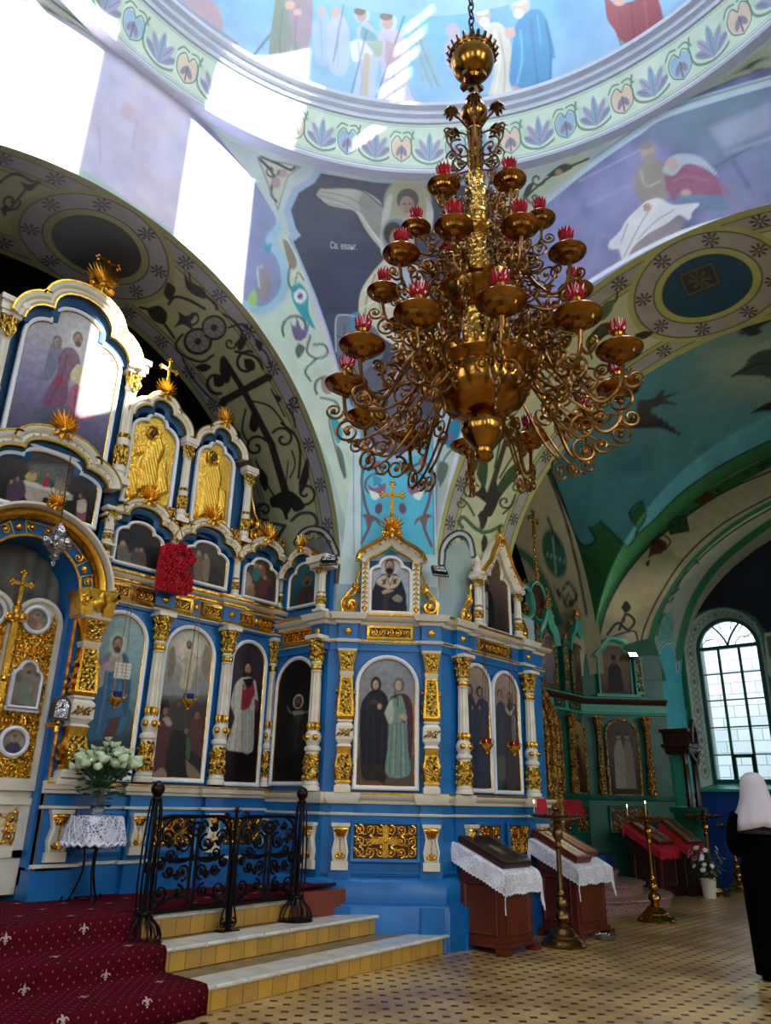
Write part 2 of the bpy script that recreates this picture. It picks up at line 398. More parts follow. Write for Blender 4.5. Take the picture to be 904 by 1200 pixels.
# ---- floor: octagon tiles with small dark squares
def floor_material():
 mt=bpy.data.materials.new('octagon tile floor');mt.use_nodes=True;nt=mt.node_tree;b=nt.nodes['Principled BSDF'];N=nt.nodes.new;L=nt.links.new
 tc=N('ShaderNodeTexCoord');sx=N('ShaderNodeSeparateXYZ');L(tc.outputs['Object'],sx.inputs[0])
 def mth(op,a,v=None,c=None):
  n=N('ShaderNodeMath');n.operation=op
  for i,q in enumerate((a,v,c)):
   if q is None:continue
   if isinstance(q,(int,float)):n.inputs[i].default_value=q
   else:L(q,n.inputs[i])
  return n.outputs[0]
 P=.147
 ab=[]
 for ax in('X','Y'):
  f=mth('ABSOLUTE',mth('SUBTRACT',mth('FRACT',mth('DIVIDE',sx.outputs[ax],P)),.5))
  ab.append(mth('SUBTRACT',.5,f))
 l1=mth('ADD',ab[0],ab[1])
 dot=mth('LESS_THAN',l1,.25)
 mn=mth('MINIMUM',ab[0],ab[1]);grout=mth('MAXIMUM',mth('LESS_THAN',mn,.012),mth('MULTIPLY',mth('LESS_THAN',l1,.28),mth('GREATER_THAN',l1,.25)))
 n1=N('ShaderNodeTexNoise');n1.inputs['Scale'].default_value=1.3;n1.inputs['Detail'].default_value=6;L(tc.outputs['Object'],n1.inputs['Vector'])
 r=N('ShaderNodeValToRGB');e=r.color_ramp.elements;e[0].color=(*lin('8a6a3e'),1);e[1].color=(*lin('c8a468'),1);e[0].position=.33;e[1].position=.66;L(n1.outputs['Fac'],r.inputs[0])
 def mix(f,a,c):
  m_=N('ShaderNodeMix');m_.data_type='RGBA';L(f,m_.inputs[0])
  L(a,m_.inputs[6]);m_.inputs[7].default_value=(*lin(c),1);return m_.outputs[2]
 c=mix(grout,r.outputs[0],'7a6648');c=mix(dot,c,'2a1008');L(c,b.inputs['Base Color'])
 rr=N('ShaderNodeMapRange');L(n1.outputs['Fac'],rr.inputs[0]);rr.inputs[3].default_value=.22;rr.inputs[4].default_value=.42;L(rr.outputs[0],b.inputs['Roughness'])
 bp=N('ShaderNodeBump');bp.inputs['Strength'].default_value=.25;bp.inputs['Distance'].default_value=.004;bp.invert=True;L(grout,bp.inputs['Height']);L(bp.outputs[0],b.inputs['Normal'])
 return mt
b=MB();b.box(-6,18,-8,12,-.2,0);struct('floor',b,floor_material())
# ---- drum, frieze and dome
def frieze_layers(hue):
 g,d='6d9079','5a7a70';o=[]
 o.append(L_([(-.22,.44),(-.25,.30),(-.20,.14),(0,.07),(.20,.14),(.25,.30),(.22,.44)],.026,g))
 o.append(PO([(-.20,.40),(-.22,.28),(-.17,.17),(0,.11),(.17,.17),(.22,.28),(.20,.40),(.1,.30),(0,.34),(-.1,.30)],'b9d0bc',.9))
 for k,(a,L0,c)in enumerate(((-62,.20,'8b8fa8'),(62,.20,'8b8fa8'),(-32,.24,'a3a0b8'),(32,.24,'a3a0b8'),(0,.27,'8aa2b6'))):
  x,y=L0*.5*sin(RAD(a)),.13+L0*.5*cos(RAD(a));o.append(('ell',x,y,.042,L0*.60,c,1,.012,-RAD(a)))
  o.append(('line',[(0,.13),(2*x,.13+2*(y-.13))],.008,'6a6f94'))
 cx=.375
 for s_ in(-1,1):
  o.append(PO([(cx,.10),(cx+s_*.10,.17),(cx+s_*.12,.30),(cx+s_*.06,.36),(cx,.31)],hue,.95));o.append(L_([(cx,.09),(cx+s_*.11,.16),(cx+s_*.135,.30),(cx+s_*.06,.385),(cx,.32)],.014,d))
  o.append(('ell',cx+s_*.035,.21,.03,.06,'8a7f96',1,.012,s_*.5))
  o.append(L_([(cx+s_*.02,.42),(cx+s_*.10,.43),(cx+s_*.16,.36)],.02,g))
 o.append(('line',[(cx,.12),(cx,.27)],.02,'6b6a80'))
 return o
def drum_points(z0,z1,n,k,a0,a1,r0,r1=None):
 z=np.linspace(z0,z1,n)[:,None];a=np.radians(np.linspace(a0,a1,k))[None,:];r=np.linspace(r0,r1 if r1 is not None else r0,n)[:,None]
 return np.stack([OX+r*np.cos(a),OY+r*np.sin(a),z+0*a],-1)
RF=4.15
fr=drum_points(RING,RING+.72,70,1900,-35,120,RF-.02,RF-.12)
s_=np.radians(np.linspace(-35,120,1900))*RF;per=2*pi*RF/36
P2=np.stack(np.broadcast_arrays((s_[None,:]+.19+20*per)%(2*per),np.linspace(0,.55,70)[:,None]),-1).reshape(-1,2)
Q=P2.copy();Q[:,0]=(Q[:,0]%per)-.19
odd=P2[:,0]>per
C1=paint(Q,'cbdcc6',frieze_layers('94b2cc'),.006);C2=paint(Q,'cbdcc6',frieze_layers('dcc0a8'),.006)
C=np.where(odd[:,None],C1,C2)
for zz,ww in((.02,.012),(.045,.006),(.50,.006),(.53,.012)):
 al=np.clip(1-np.abs(P2[:,1]-zz)/ww,0,1)[:,None];C=C*(1-al)+np.array(lin('7f8fa0'))*al
DRUM_LAYERS=[('poly',[(120,0),(200,60),(290,110),(400,138),(520,140),(640,118),(760,60),(880,-30),(900,0),(780,95),(640,165),(520,190),(400,185),(280,150),(170,80)],'7f9fbb',.75,30),('poly',[(655,118),(700,80),(760,40),(800,0),(840,0),(760,70),(700,108),(640,132)],'5c82a8',.6,14),PO([(212,0),(246,0),(258,14),(262,36),(252,34),(232,18)],'b58e92',.9),('line',[(196,-6),(277,51)],(4,5),'8b8790'),('poly',[(200,-5),(258,36),(270,50),(225,22)],'7f8ea8',.5,6),('line',[(322,34),(284,82)],2.6,'5f6274'),('poly',[(284,82),(300,96),(330,108),(372,118),(390,110),(340,92)],'6f8aa4',.6,8),PO([(323,-5),(340,-8),(352,2),(352,40),(345,75),(336,92),(325,92),(316,80),(316,45),(320,20)],'7d8878'),PO([(336,-8),(364,-8),(366,28),(360,62),(350,70),(342,40)],'97838f'),PO([(330,40),(352,52),(352,80),(366,113),(352,117),(338,108),(326,96),(322,70)],'848c86'),L_([(332,10),(328,50),(332,90)],2,'646f64',.7),L_([(350,5),(346,40),(350,85),(358,110)],2,'6f6f70',.7),L_([(342,55),(340,85),(348,108)],1.6,'a7aca0',.7),('ell',316,97,10,4,'b59a90',1,2,.3),('ell',340,6,6,5,'c6a291'),('ell',349,14,5,4,'c6a291'),PO([(366,30),(374,14),(384,14),(388,40),(384,76),(370,70)],'9cb2d2'),PO([(384,30),(392,16),(402,18),(410,40),(406,86),(386,80)],'a9b6d4'),('ell',377,13,5,6,'b9a4a2'),('ell',394,14,6,7,'bfa59c'),('line',[(404,0),(391,72)],1.4,'5f6a84'),L_([(376,25),(378,70)],1.5,'8195bd',.7),L_([(396,30),(396,80)],1.5,'8b99bf',.7),PO([(480,22),(488,24),(498,40),(508,70),(519,106),(510,98),(506,104),(498,92),(497,102),(490,82),(484,60)],'86a8b4'),L_([(486,30),(498,62),(514,102)],1.6,'5f8598',.8),L_([(484,38),(494,70),(506,102)],1.4,'6c90a2',.8),PO([(418,34),(428,26),(440,36),(446,60),(440,100),(436,128),(414,124),(418,80)],'aab9d0'),PO([(440,44),(452,32),(468,36),(480,60),(478,100),(492,138),(446,140),(448,90)],'b7b4c8'),PO([(424,30),(440,40),(442,48),(424,46)],'5fa0a8',.9),PO([(430,50),(448,48),(446,66),(432,62)],'9aa88c',.9),PO([(410,50),(422,46),(438,62),(430,66),(414,72)],'cfd3e0'),('line',[(430,66),(427,118)],8,'b8a386',.9),('ell',425,18,9,9,'c8cfd8',.6,2),('ell',424,18,6,8,'b8988a'),('ell',422,13,7,5,'6c5c58'),('ell',456,26,10,10,'c8cfd8',.6,2),('ell',454,26,7,9,'b8988a'),('ell',453,19,8,5,'70605c'),('line',[(477,10),(438,124)],1.8,'56607a'),('line',[(430,36),(409,124)],1.6,'5a6680'),PO([(452,46),(470,58),(464,84),(452,74)],'b58f98',.8),L_([(460,60),(462,100),(470,136)],2,'8f90ae',.7),L_([(420,50),(424,90),(420,122)],2,'8a9cbc',.7),('ell',531,36,8,9,'b9a6ac',.9),PO([(520,52),(528,44),(538,52),(540,80),(524,80)],'a7a6cc',.9),PO([(566,30),(582,26),(594,36),(600,64),(598,100),(606,120),(586,124),(572,118),(580,80),(572,50)],'c8c2b4'),('poly',[(545,105),(600,118),(612,132),(560,128)],'7482a4',.7,5),('ell',566,20,9,10,'b49a90'),('ell',564,13,9,5,'c9c8c8'),('ell',568,26,6,6,'d4d2d0'),L_([(586,40),(592,80),(590,118)],2,'9f9a90',.8),L_([(580,36),(586,70),(580,110)],2,'dcd8cc',.8),PO([(604,30),(616,14),(634,12),(644,34),(651,66),(646,72),(648,108),(636,114),(618,108),(598,98),(600,60)],'2e84b2'),L_([(640,24),(646,60),(644,104)],3,'1e5f8c',.8),L_([(622,24),(626,60),(632,108)],2.5,'236a98',.8),L_([(610,36),(612,70),(606,98)],2.5,'63b4d6',.8),L_([(630,18),(634,50)],2,'58a8cc',.8),PO([(602,100),(618,106),(638,114),(644,122),(624,130),(604,126)],'bd8a84'),L_([(606,112),(620,116),(640,120)],2,'8f6268',.8),PO([(592,34),(602,32),(604,42),(594,44)],'c8a292'),('ell',611,8,8,9,'b8958a'),('ell',609,0,9,6,'d6d4d4'),('ell',608,16,6,6,'d8d5d2'),('ell',610,6,12,12,'d8dcc8',.35,2),PO([(708,-6),(722,4),(740,2),(768,-6),(778,30),(764,42),(746,54),(732,62),(722,38),(712,22)],'8c2f3e'),L_([(740,4),(742,30),(746,52)],2.5,'6a2030',.8),L_([(756,2),(760,40)],2.5,'a8505c',.7),L_([(726,12),(730,40)],2,'6c2432',.8),PO([(726,46),(746,54),(768,42),(772,50),(752,62),(735,72),(730,62)],'4f8e94'),L_([(732,66),(752,60),(771,48)],1.6,'c0a86c',.8),PO([(734,72),(752,64),(756,68),(740,80)],'b98f88'),('ell',726,2,7,5,'c8a08e'),]
NZ,NA=130,600
dr=drum_points(10.1,11.9,NZ,NA,-12,125,RF-.12,RF-.12)
PX=project(flat(dr))
base=mottled(PX,['4f8fc4','6aa8d6','79b4dc','5a9ac8'],130,3)
up=np.clip((flat(dr)[:,2]-10.1)/1.4,0,1)[:,None];base=base*up+mottled(PX,['7fa6c4','8fb4ce','7b9cbc'],60,4)*(1-up)
dome=struct('ceiling',MB(),None)
color_grid('frieze',fr,C,'mural',dome,kind='structure')
color_grid('drum_mural',dr,paint(PX,base,DRUM_LAYERS,1.4),'mural',dome,kind='structure')
SUN_WIN=[(-29,8.0,10.1,14.2),(-62,7.5,10.1,14.2),*[(-7+1.5*k,3.2,11.99+.3*k,12.21+.3*k)for k in range(6)]]
def opening(a,z):
 for c,hw,z0,z1 in SUN_WIN:
  d=(a-c+180)%360-180
  if abs(d)<hw and z0<z<z1:return True
 return False
b=MB()
az=np.linspace(0,360,721);zz=np.concatenate([np.linspace(10.1,11.9,40),np.linspace(12.0,16,41)])
for i in range(len(zz)-1):
 for j in range(720):
  a_,z_=(az[j]+az[j+1])/2,(zz[i]+zz[i+1])/2
  if z_<11.9 and(a_<124 or a_>349):continue
  if opening(a_,z_):continue
  b.add([(OX+(RF-.12)*cos(RAD(q)),OY+(RF-.12)*sin(RAD(q)),z)for q,z in((az[j],zz[i]),(az[j+1],zz[i]),(az[j+1],zz[i+1]),(az[j],zz[i+1]))],[(0,1,2,3)])
b.lathe([(RF-.12,16),(RF*.93,17.2),(RF*.72,18.6),(RF*.4,19.6),(.01,20)],(OX,OY,0),48,cap=False)
M['sky_paint']=material('pale blue ceiling paint','8fb6d4',.6,0,('noise',4,.05,.01),(1.2,'7aa6c8',.35,.7))
struct('drum',b,'sky_paint',dome,fix=False)
b=MB()
b.lathe([(RF-.0,RING+.69),(RF-.14,RING+.70),(RF-.15,RING+.76),(RF-.20,RING+.78),(RF-.21,RING+.84),(RF-.27,RING+.86),(RF-.28,RING+.91),(RF-.20,RING+.95),(RF-.12,RING+.98)],(OX,OY,0),160,cap=False)
b.lathe([(RF+.12,RING-.06),(RF-.02,RING-.05),(RF-.035,RING-.02),(RF-.02,RING+.01)],(OX,OY,0),160,cap=False)
M['cornice']=material('pale lilac plaster moulding','c9cede',.5,0,None,(3,'bcc4d6',.35,.7))
struct('trim_1',b,'cornice',fix=False)
b=MB();k=72
ring=[(OX+RF*1.02*cos(2*pi*i/k),OY+RF*1.02*sin(2*pi*i/k))for i in range(k)]
outr=[]
for x,y in ring:
 dx,dy=x-OX,y-OY;q=20/max(abs(dx),abs(dy));outr.append((OX+dx*q,OY+dy*q))
b.add([(x,y,RING+.8)for x,y in ring]+[(x,y,RING+.8)for x,y in outr],[(i,(i+1)%k,k+(i+1)%k,k+i)for i in range(k)])
struct('roof',b,'cornice',dome,fix=False)
# ---- pendentive with the evangelist, and the two neighbouring ones
EV=[(376,203),(369,214),(350,226),(341,246),(347,268),(353,276),(344,283),(352,302),(370,345),(385,388),(397,430),(410,470),(422,500),(440,526),(462,534),(486,526),(508,500),(530,450),(556,390),(580,330),(598,285),(606,262),(592,250),(590,228),(566,216),(520,219),(440,214)]
DK,BR,TL='4a4a48','6b5a5c','2f9aa6'
PEND=[('poly',[(424,650),(424,505),(440,530),(462,540),(486,532),(506,508),(509,650)],'57b9d2',1),('line',EV[:19],15,'a9c4dc'),('line',EV[18:],15,'a9c4dc'),('line',EV+[EV[0]],18,'8fa7bc',.25),('poly',EV,'41465c',1),('poly',[(380,215),(430,225),(520,225),(470,330),(400,330)],'4d5268',.6,25),('poly',[(400,430),(470,430),(500,500),(450,530),(420,500)],'666472',.8,14),PO([(376,221),(371,228),(375,232),(385,240),(402,244),(416,248),(428,268),(440,284),(450,290),(449,244),(438,230),(420,222),(396,220)],'b7b8ac'),PO([(425,226),(448,244),(450,284),(432,262),(420,240)],'8d8a88',.7),L_([(376,224),(410,232),(440,250)],1.6,'8f9290'),L_([(374,229),(404,238),(430,252)],1.4,'8f9290'),L_([(382,238),(405,242)],1.2,'8f9290'),L_([(420,248),(432,266),(446,284)],2.4,'d4d2c0'),L_([(380,221),(420,222),(448,242)],1.6,'5c5e62'),('ell',478,238,28,30,'b9b890',.85,3),PO([(448,250),(454,232),(460,228),(458,246),(452,280),(450,300),(446,290)],'c9c9bb'),PO([(500,232),(508,246),(506,270),(500,262)],'c9c9bb'),('ell',478,234,13,13,'5f5854'),('ell',477,241,8.5,11,'b39a88'),('ell',474,239,1.6,1.1,'4a403c'),('ell',481,239,1.6,1.1,'4a403c'),L_([(477,240),(476,245),(479,245)],1,'806a5e'),L_([(474,248),(480,248)],1.2,'7c5650'),('ell',466,276,20,24,'b6b49c',.9,2),('ell',464,276,16,20,'7a8fa6',1,2),('ell',461,274,11,14,'4b423e'),('ell',465,280,8,12,'a58874'),('ell',466,292,7,7,'5e514a'),L_([(460,277),(466,277)],1.2,'41342e'),PO([(452,302),(470,298),(488,310),(500,340),(520,400),(500,430),(470,410),(432,384),(421,372),(423,342),(438,318)],'d6cfb4'),PO([(462,306),(484,318),(492,350),(476,356),(464,330)],'a9b9c6'),L_([(440,322),(430,350),(428,374)],2,'9a9276'),L_([(452,312),(444,345),(452,392)],2,'a39b80'),L_([(468,350),(464,380),(480,410)],2.4,'a39b80'),L_([(428,340),(446,330),(460,336)],2,'efe9d2'),L_([(424,362),(442,352),(456,360)],2,'ece4cc'),PO([(394,372),(404,368),(420,370),(440,384),(452,402),(448,420),(420,440),(400,436),(394,410)],'6d7886',.95,0),PO([(411,368),(421,366),(422,384),(412,386)],'3f92ac'),L_([(394,412),(394,374),(404,369),(416,371)],1.6,'b8bcc4'),L_([(396,394),(446,404)],1.6,'4a5260'),L_([(404,380),(402,430)],3,'596372'),L_([(436,388),(430,420)],3,'596372'),L_([(424,636),(434,612),(428,590),(424,562),(430,544),(444,545),(450,556)],3.4,BR),SP(440,570,15,1.1,-1.4,-1,2.6,BR),L_([(506,640),(496,612),(502,590),(507,562),(500,544),(487,545),(478,556)],3.4,BR),SP(490,570,15,1.1,-1.7,1,2.6,BR),PO([(430,566),(440,572),(452,566),(450,578),(438,582)],'8a5f78'),PO([(500,566),(490,572),(478,566),(480,578),(492,582)],'8a5f78'),PO([(432,574),(446,580),(438,586)],'e0e4d4'),PO([(498,574),(484,580),(492,586)],'e0e4d4'),PO([(436,556),(448,562),(440,568)],'3c9ab4'),PO([(494,556),(482,562),(490,568)],'3c9ab4'),PO([(423,604),(432,602),(444,608),(446,616),(438,610),(432,622),(428,608)],'7a5a58'),PO([(508,606),(500,602),(488,608),(486,616),(492,610),(498,622),(502,608)],'7a5a58'),('ell',444,596,4.4,6.5,'6b4f62',1,1.5,.2),('ell',472,596,4.4,6.5,'6b4f62',1,1.5,-.2),PO([(428,520),(436,536),(440,540),(432,538)],'7a4a50'),PO([(434,540),(446,541),(438,550)],'9a6460'),PO([(462,542),(472,540),(466,548)],'3f8a78'),PO([(490,540),(500,530),(498,548)],'8a5a60'),('line',[(424,650),(424,505)],1.6,'4d7f94'),('line',[(509,650),(507,505)],1.6,'4d7f94'),('line',[(415,650),(414,470)],1.2,'7f97a8'),('line',[(518,660),(519,510)],1.2,'7f97a8'),PO([(302,184),(352,196),(338,206),(330,228),(326,246),(310,214)],'c6cdb6',1,0),L_([(304,186),(320,204),(318,226),(324,236)],3,DK),L_([(306,184),(326,192),(340,199),(346,196)],3,DK),('ell',331,203,6,5,'b99aa0'),('ell',324,214,5,7,'b99aa0'),SP(318,200,9,1,0,1,2,DK),('line',[(302,184),(352,196),(338,206),(330,230),(326,246),(302,184)],1.4,'7b8794'),PO([(592,240),(612,226),(676,180),(700,186),(640,226),(606,268)],'c3ceb0',1,0),L_([(604,246),(624,224),(650,204),(690,186)],2.6,'3d4a3a'),SP(630,210,9,1,0,1,2.4,'3d4a3a'),SP(626,232,8,1,3,-1,2.2,'3d4a3a'),PO([(640,206),(660,192),(672,196),(652,206)],'3d4a3a'),('ell',655,202,4,4,'c39a6a'),PO([(612,232),(618,218),(626,214),(620,228)],'3d4a3a'),]
STRIP=[PO([(331,280),(338,284),(348,306),(344,316),(338,308)],'8d8470'),L_([(340,312),(338,330),(344,342)],2.4,'5f6a64'),PO([(342,336),(352,332),(361,346),(362,366),(370,386),(360,378),(348,362),(342,348)],'3aa3b0'),('ell',352,347,7.5,8.5,'e6ebe6'),('ell',352,347,3.4,3.8,'77608a'),L_([(346,330),(350,320),(356,328)],2,'9a7a60'),SP(348,384,18,1.15,2.6,1,3,'5d675e'),PO([(340,376),(346,386),(348,372),(354,386),(362,380),(358,396),(346,398)],'75618a'),PO([(350,402),(358,408),(350,420),(346,410)],'5d675e'),L_([(364,394),(360,412),(372,420),(384,414),(380,404),(368,404)],2.6,'5d675e'),L_([(372,420),(358,434),(364,446)],2.6,'5d675e'),SP(382,452,14,1.1,2.4,1,3,'5d675e'),PO([(376,446),(382,440),(392,450),(386,462),(378,458)],'a08a8a'),L_([(376,466),(392,470),(398,478)],2.4,'5d675e'),PO([(386,484),(396,492),(402,508),(396,520),(390,506)],'3aa3b0'),('ell',394,506,3,4,'b86a60'),PO([(394,520),(402,532),(406,560),(398,546)],'6a7468'),L_([(392,480),(386,492),(392,520),(404,560)],1.8,'5d675e'),]
STRIP_R=[L_([(540,492),(534,520),(520,540),(516,570)],2.2,'5d675e'),PO([(524,500),(536,488),(540,504),(530,524),(522,520)],'2d86ac'),('ell',528,512,3,4,'8f6a90'),PO([(516,540),(526,546),(518,568),(512,556)],'6a7468'),SP(548,478,10,1,1,1,2.2,'5d675e')]
def pend_obj(name,n,k,mx,my,base,layers):
 g=pendentive(n,k,mx,my);px=project(flat(g));behind=((flat(g)-[0,0,CAMH])@CA)[:,2]<.5;px[behind]=-9999
 return color_grid(name,g,paint(px,base,layers,1.3),'mural',dome,kind='structure')
pe_o=pend_obj('pendentive',520,300,1,1,'c3d3cf',STRIP+STRIP_R+PEND)
from mathutils.bvhtree import BVHTree
tree=BVHTree.FromPolygons([tuple(v.co)for v in pe_o.data.vertices],[tuple(p.vertices)for p in pe_o.data.polygons])
fc=bpy.data.curves.new('inscription','FONT');fc.body='Св. еванг.';fc.size=1;fc.resolution_u=3
fo=bpy.data.objects.new('inscription',fc);COLL.objects.link(fo);bpy.context.view_layer.update()
fm=bpy.data.meshes.new_from_object(fo.evaluated_get(bpy.context.evaluated_depsgraph_get()));bpy.data.objects.remove(fo)
wd=max(v.co.x for v in fm.vertices)
for v in fm.vertices:
 r_=Vector(ray(387+v.co.x*32/wd,291+v.co.x*2/wd-v.co.y*11)).normalized();hit=tree.ray_cast(Vector((0,0,CAMH)),r_)[0];v.co=(hit or Vector((0,0,CAMH))+r_*9)-r_*.006
M['white_paint']=material('white lettering paint','d8d8dc',.6);fm.materials.append(M['white_paint']);fo=bpy.data.objects.new('inscription',fm);COLL.objects.link(fo);fo.parent=dome;fo['kind']='structure'
NEP=[PO([(10,0),(70,-6),(100,0),(140,52),(104,38),(60,16)],'a8b0a0',1,0),('line',[(20,-4),(62,16),(140,53),(100,-2)],2,'4d5a60'),SP(62,4,11,1,0,1,3,'3a3e3c'),L_([(70,4),(84,18),(98,28)],3.5,'3a3e3c'),PO([(84,14),(98,20),(108,30),(94,28)],'3a3e3c'),L_([(90,12),(104,18)],3,'3a3e3c')]
pend_obj('pendentive',80,60,-1,1,'b3cdd0',NEP)
SWP=[PO([(770,150),(818,108),(880,66),(910,40),(910,92),(850,108)],'a9b795',1,0),L_([(800,132),(840,108),(870,80),(905,64)],3,'3a4238'),SP(884,76,10,1,0,1,3.4,'2f342c'),PO([(838,116),(860,96),(876,92),(862,108)],'2f342c'),('ell',886,76,3,3,'b98f5c'),PO([(880,88),(896,84),(906,92),(890,96)],'2f342c')]
pend_obj('pendentive',80,60,1,-1,'b3cdc6',SWP)
pend_obj('pendentive',24,20,-1,-1,'b3cdc6',[])
# ---- walls over the arches (lunettes)
def lunette(axis,n,k,a0,a1,r1):
 a=np.radians(np.linspace(a0,a1,k))[None,:];r=np.linspace(ER,r1,n)[:,None]
 h,z=r*np.cos(a),EZC+r*np.sin(a)
 return np.stack([EC+h,YE+0*h,z],-1)if axis=='E' else np.stack([XS+0*h,SC+h,z],-1)
arcE=[(0,172),(100,205),(200,275),(260,345),(330,440),(380,540),(410,650)]
LUN_E=[('poly',[(310,170),(338,270),(350,300),(420,520),(425,660),(405,640),(380,540),(330,440),(296,385),(282,360),(286,200)],'c9d8c4',1),('poly',[(230,120),(300,192),(316,226),(330,258),(318,282),(331,308),(330,344),(308,362),(286,352),(230,330)],'8a92ba',1,26),('poly',[(288,180),(300,192),(316,226),(330,258),(318,282),(331,308),(330,344),(308,362),(286,352),(288,330)],'8a92ba',1,2),L_([(262,140),(284,168),(304,200),(324,244),(328,262),(316,282),(330,304),(334,334),(322,356),(304,364),(290,356)],9,'9cc4d8'),PO([(292,346),(298,340),(302,350),(298,360),(290,352)],'9cc878'),PO([(308,292),(318,284),(316,296)],'3fa0b4'),PO([(300,340),(310,312),(318,330),(314,350),(304,350)],'9a8a78',.7),L_([(304,336),(302,316),(308,312)],2,'c8c4b8'),('line',arcE,10,'a8c2b4',.9)]+STRIP  # right end: lilac field whose feathered purple-blue patch carries shade in its colour
PXE=project(flat(g:=lunette('E',210,520,2,178,6.3)))
LUN_E+=[('poly',[(70,80),(110,100),(120,150),(90,170),(60,150)],'b9a6c0',.5,20),('poly',[(120,110),(190,120),(180,220),(120,200)],'c3b2c8',.5,25),('poly',[(10,60),(60,80),(60,130),(0,130)],'cdbccc',.5,20),('line',[(116,150),(118,190)],3,'b494a8',.5),('line',[(160,140),(156,176)],3,'b494a8',.4),('ell',100,120,8,9,'bf9a98',.5,4),('ell',150,130,8,9,'bf9a98',.4,4)]
wallE=struct('wall_east',MB(),None)
color_grid('lunette_mural',g,paint(PXE,mottled(PXE,['bcbcd6','cfc8de','d8cad6','c4c4e0'],60,5),LUN_E,1.4),'mural',wallE,kind='structure')
wallS=struct('wall_south',MB(),None)
g=lunette('S',210,480,2,178,6.3);PXS=project(flat(g));PXS[((flat(g)-[0,0,CAMH])@CA)[:,2]<.5]=-9999
bandS=[(920,90),(850,110),(776,134),(747,153),(700,185),(650,224),(600,270),(560,330),(540,400),(520,500),(512,640)]
arcS=[(920,240),(800,272),(700,325),(650,365),(560,470),(520,600),(510,680)]
LUN_S=[('poly',[(780,130),(904,100),(904,180),(840,190),(760,160)],'6a8492',.8,22),('poly',[(830,150),(904,120),(904,150),(850,175)],'a3a4bc',.7,8),('poly',[(850,200),(904,180),(904,230),(850,235)],'777ca0',.8,12),('poly',[(690,210),(760,190),(770,230),(700,270)],'8c8ab0',.7,18),('line',[(680,212),(750,176)],3,'a6a4c0',.5),('line',[(690,240),(745,214)],5,'a2a0bc',.4,5),('line',[(838,196),(884,170)],3,'55597c',.6),('line',[(860,190),(885,230)],5,'575a78',.7,4),('line',[(850,180),(904,162)],4,'a9a8c2',.5,4),PO([(742,212),(750,194),(764,186),(778,192),(786,212),(778,238),(758,238),(746,226)],'94897e',.95),('ell',760,178,13,14,'a39a94',.35,2),('ell',759,177,8,9,'b39a88'),('ell',757,171,8,4,'8d8078'),('ell',762,184,6,5,'9b8c82'),L_([(752,200),(758,218),(774,212)],2.4,'b5a898'),PO([(778,208),(796,194),(812,192),(828,198),(842,210),(858,224),(836,232),(806,228),(788,234)],'94566e',.95),PO([(776,200),(786,184),(804,180),(824,186),(842,206),(824,196),(804,192),(790,206)],'aebac4',.95),('ell',788,192,8,7,'c0a294',1,1.5,.4),PO([(792,228),(830,228),(856,232),(850,246),(810,244)],'63829a',.85),PO([(842,212),(884,222),(904,248),(860,250)],'83809e',.6),('ell',804,226,6,4,'b89a8c'),L_([(790,212),(806,206),(830,212)],2,'b0748a',.8),PO([(735,300),(742,270),(758,250),(800,258),(790,276),(760,290)],'a08c70',.6),PO([(757,236),(772,232),(790,240),(820,238),(812,248),(808,258),(796,252),(782,262),(760,274),(742,290),(734,306),(728,302),(726,292),(716,292),(714,284),(726,272),(736,256),(748,244)],'d8d5d4'),L_([(760,248),(748,268),(732,300)],1.8,'a3a2ac'),L_([(790,246),(768,260),(748,280)],1.8,'a9a8b0'),L_([(736,262),(728,284)],1.8,'a3a2ac'),('ell',759,243,5,5,'b98a84',1,1,.4),('line',smooth_pts(bandS),12,'b7cbd4'),('line',smooth_pts([(x-3,y-2)for x,y in bandS]),3,'8aa39c'),('poly',[(512,640),(522,500),(540,425),(556,392),(572,405),(592,430),(560,466),(520,598)],'c3d2bc',.9,3),('line',smooth_pts(arcS),5,'dfe3e8')]+STRIP_R
color_grid('nativity_mural',g,paint(PXS,mottled(PXS,['5d6288','7478a0','8688b0','6b7096'],42,9),LUN_S,1.4),'mural',wallS,kind='structure')
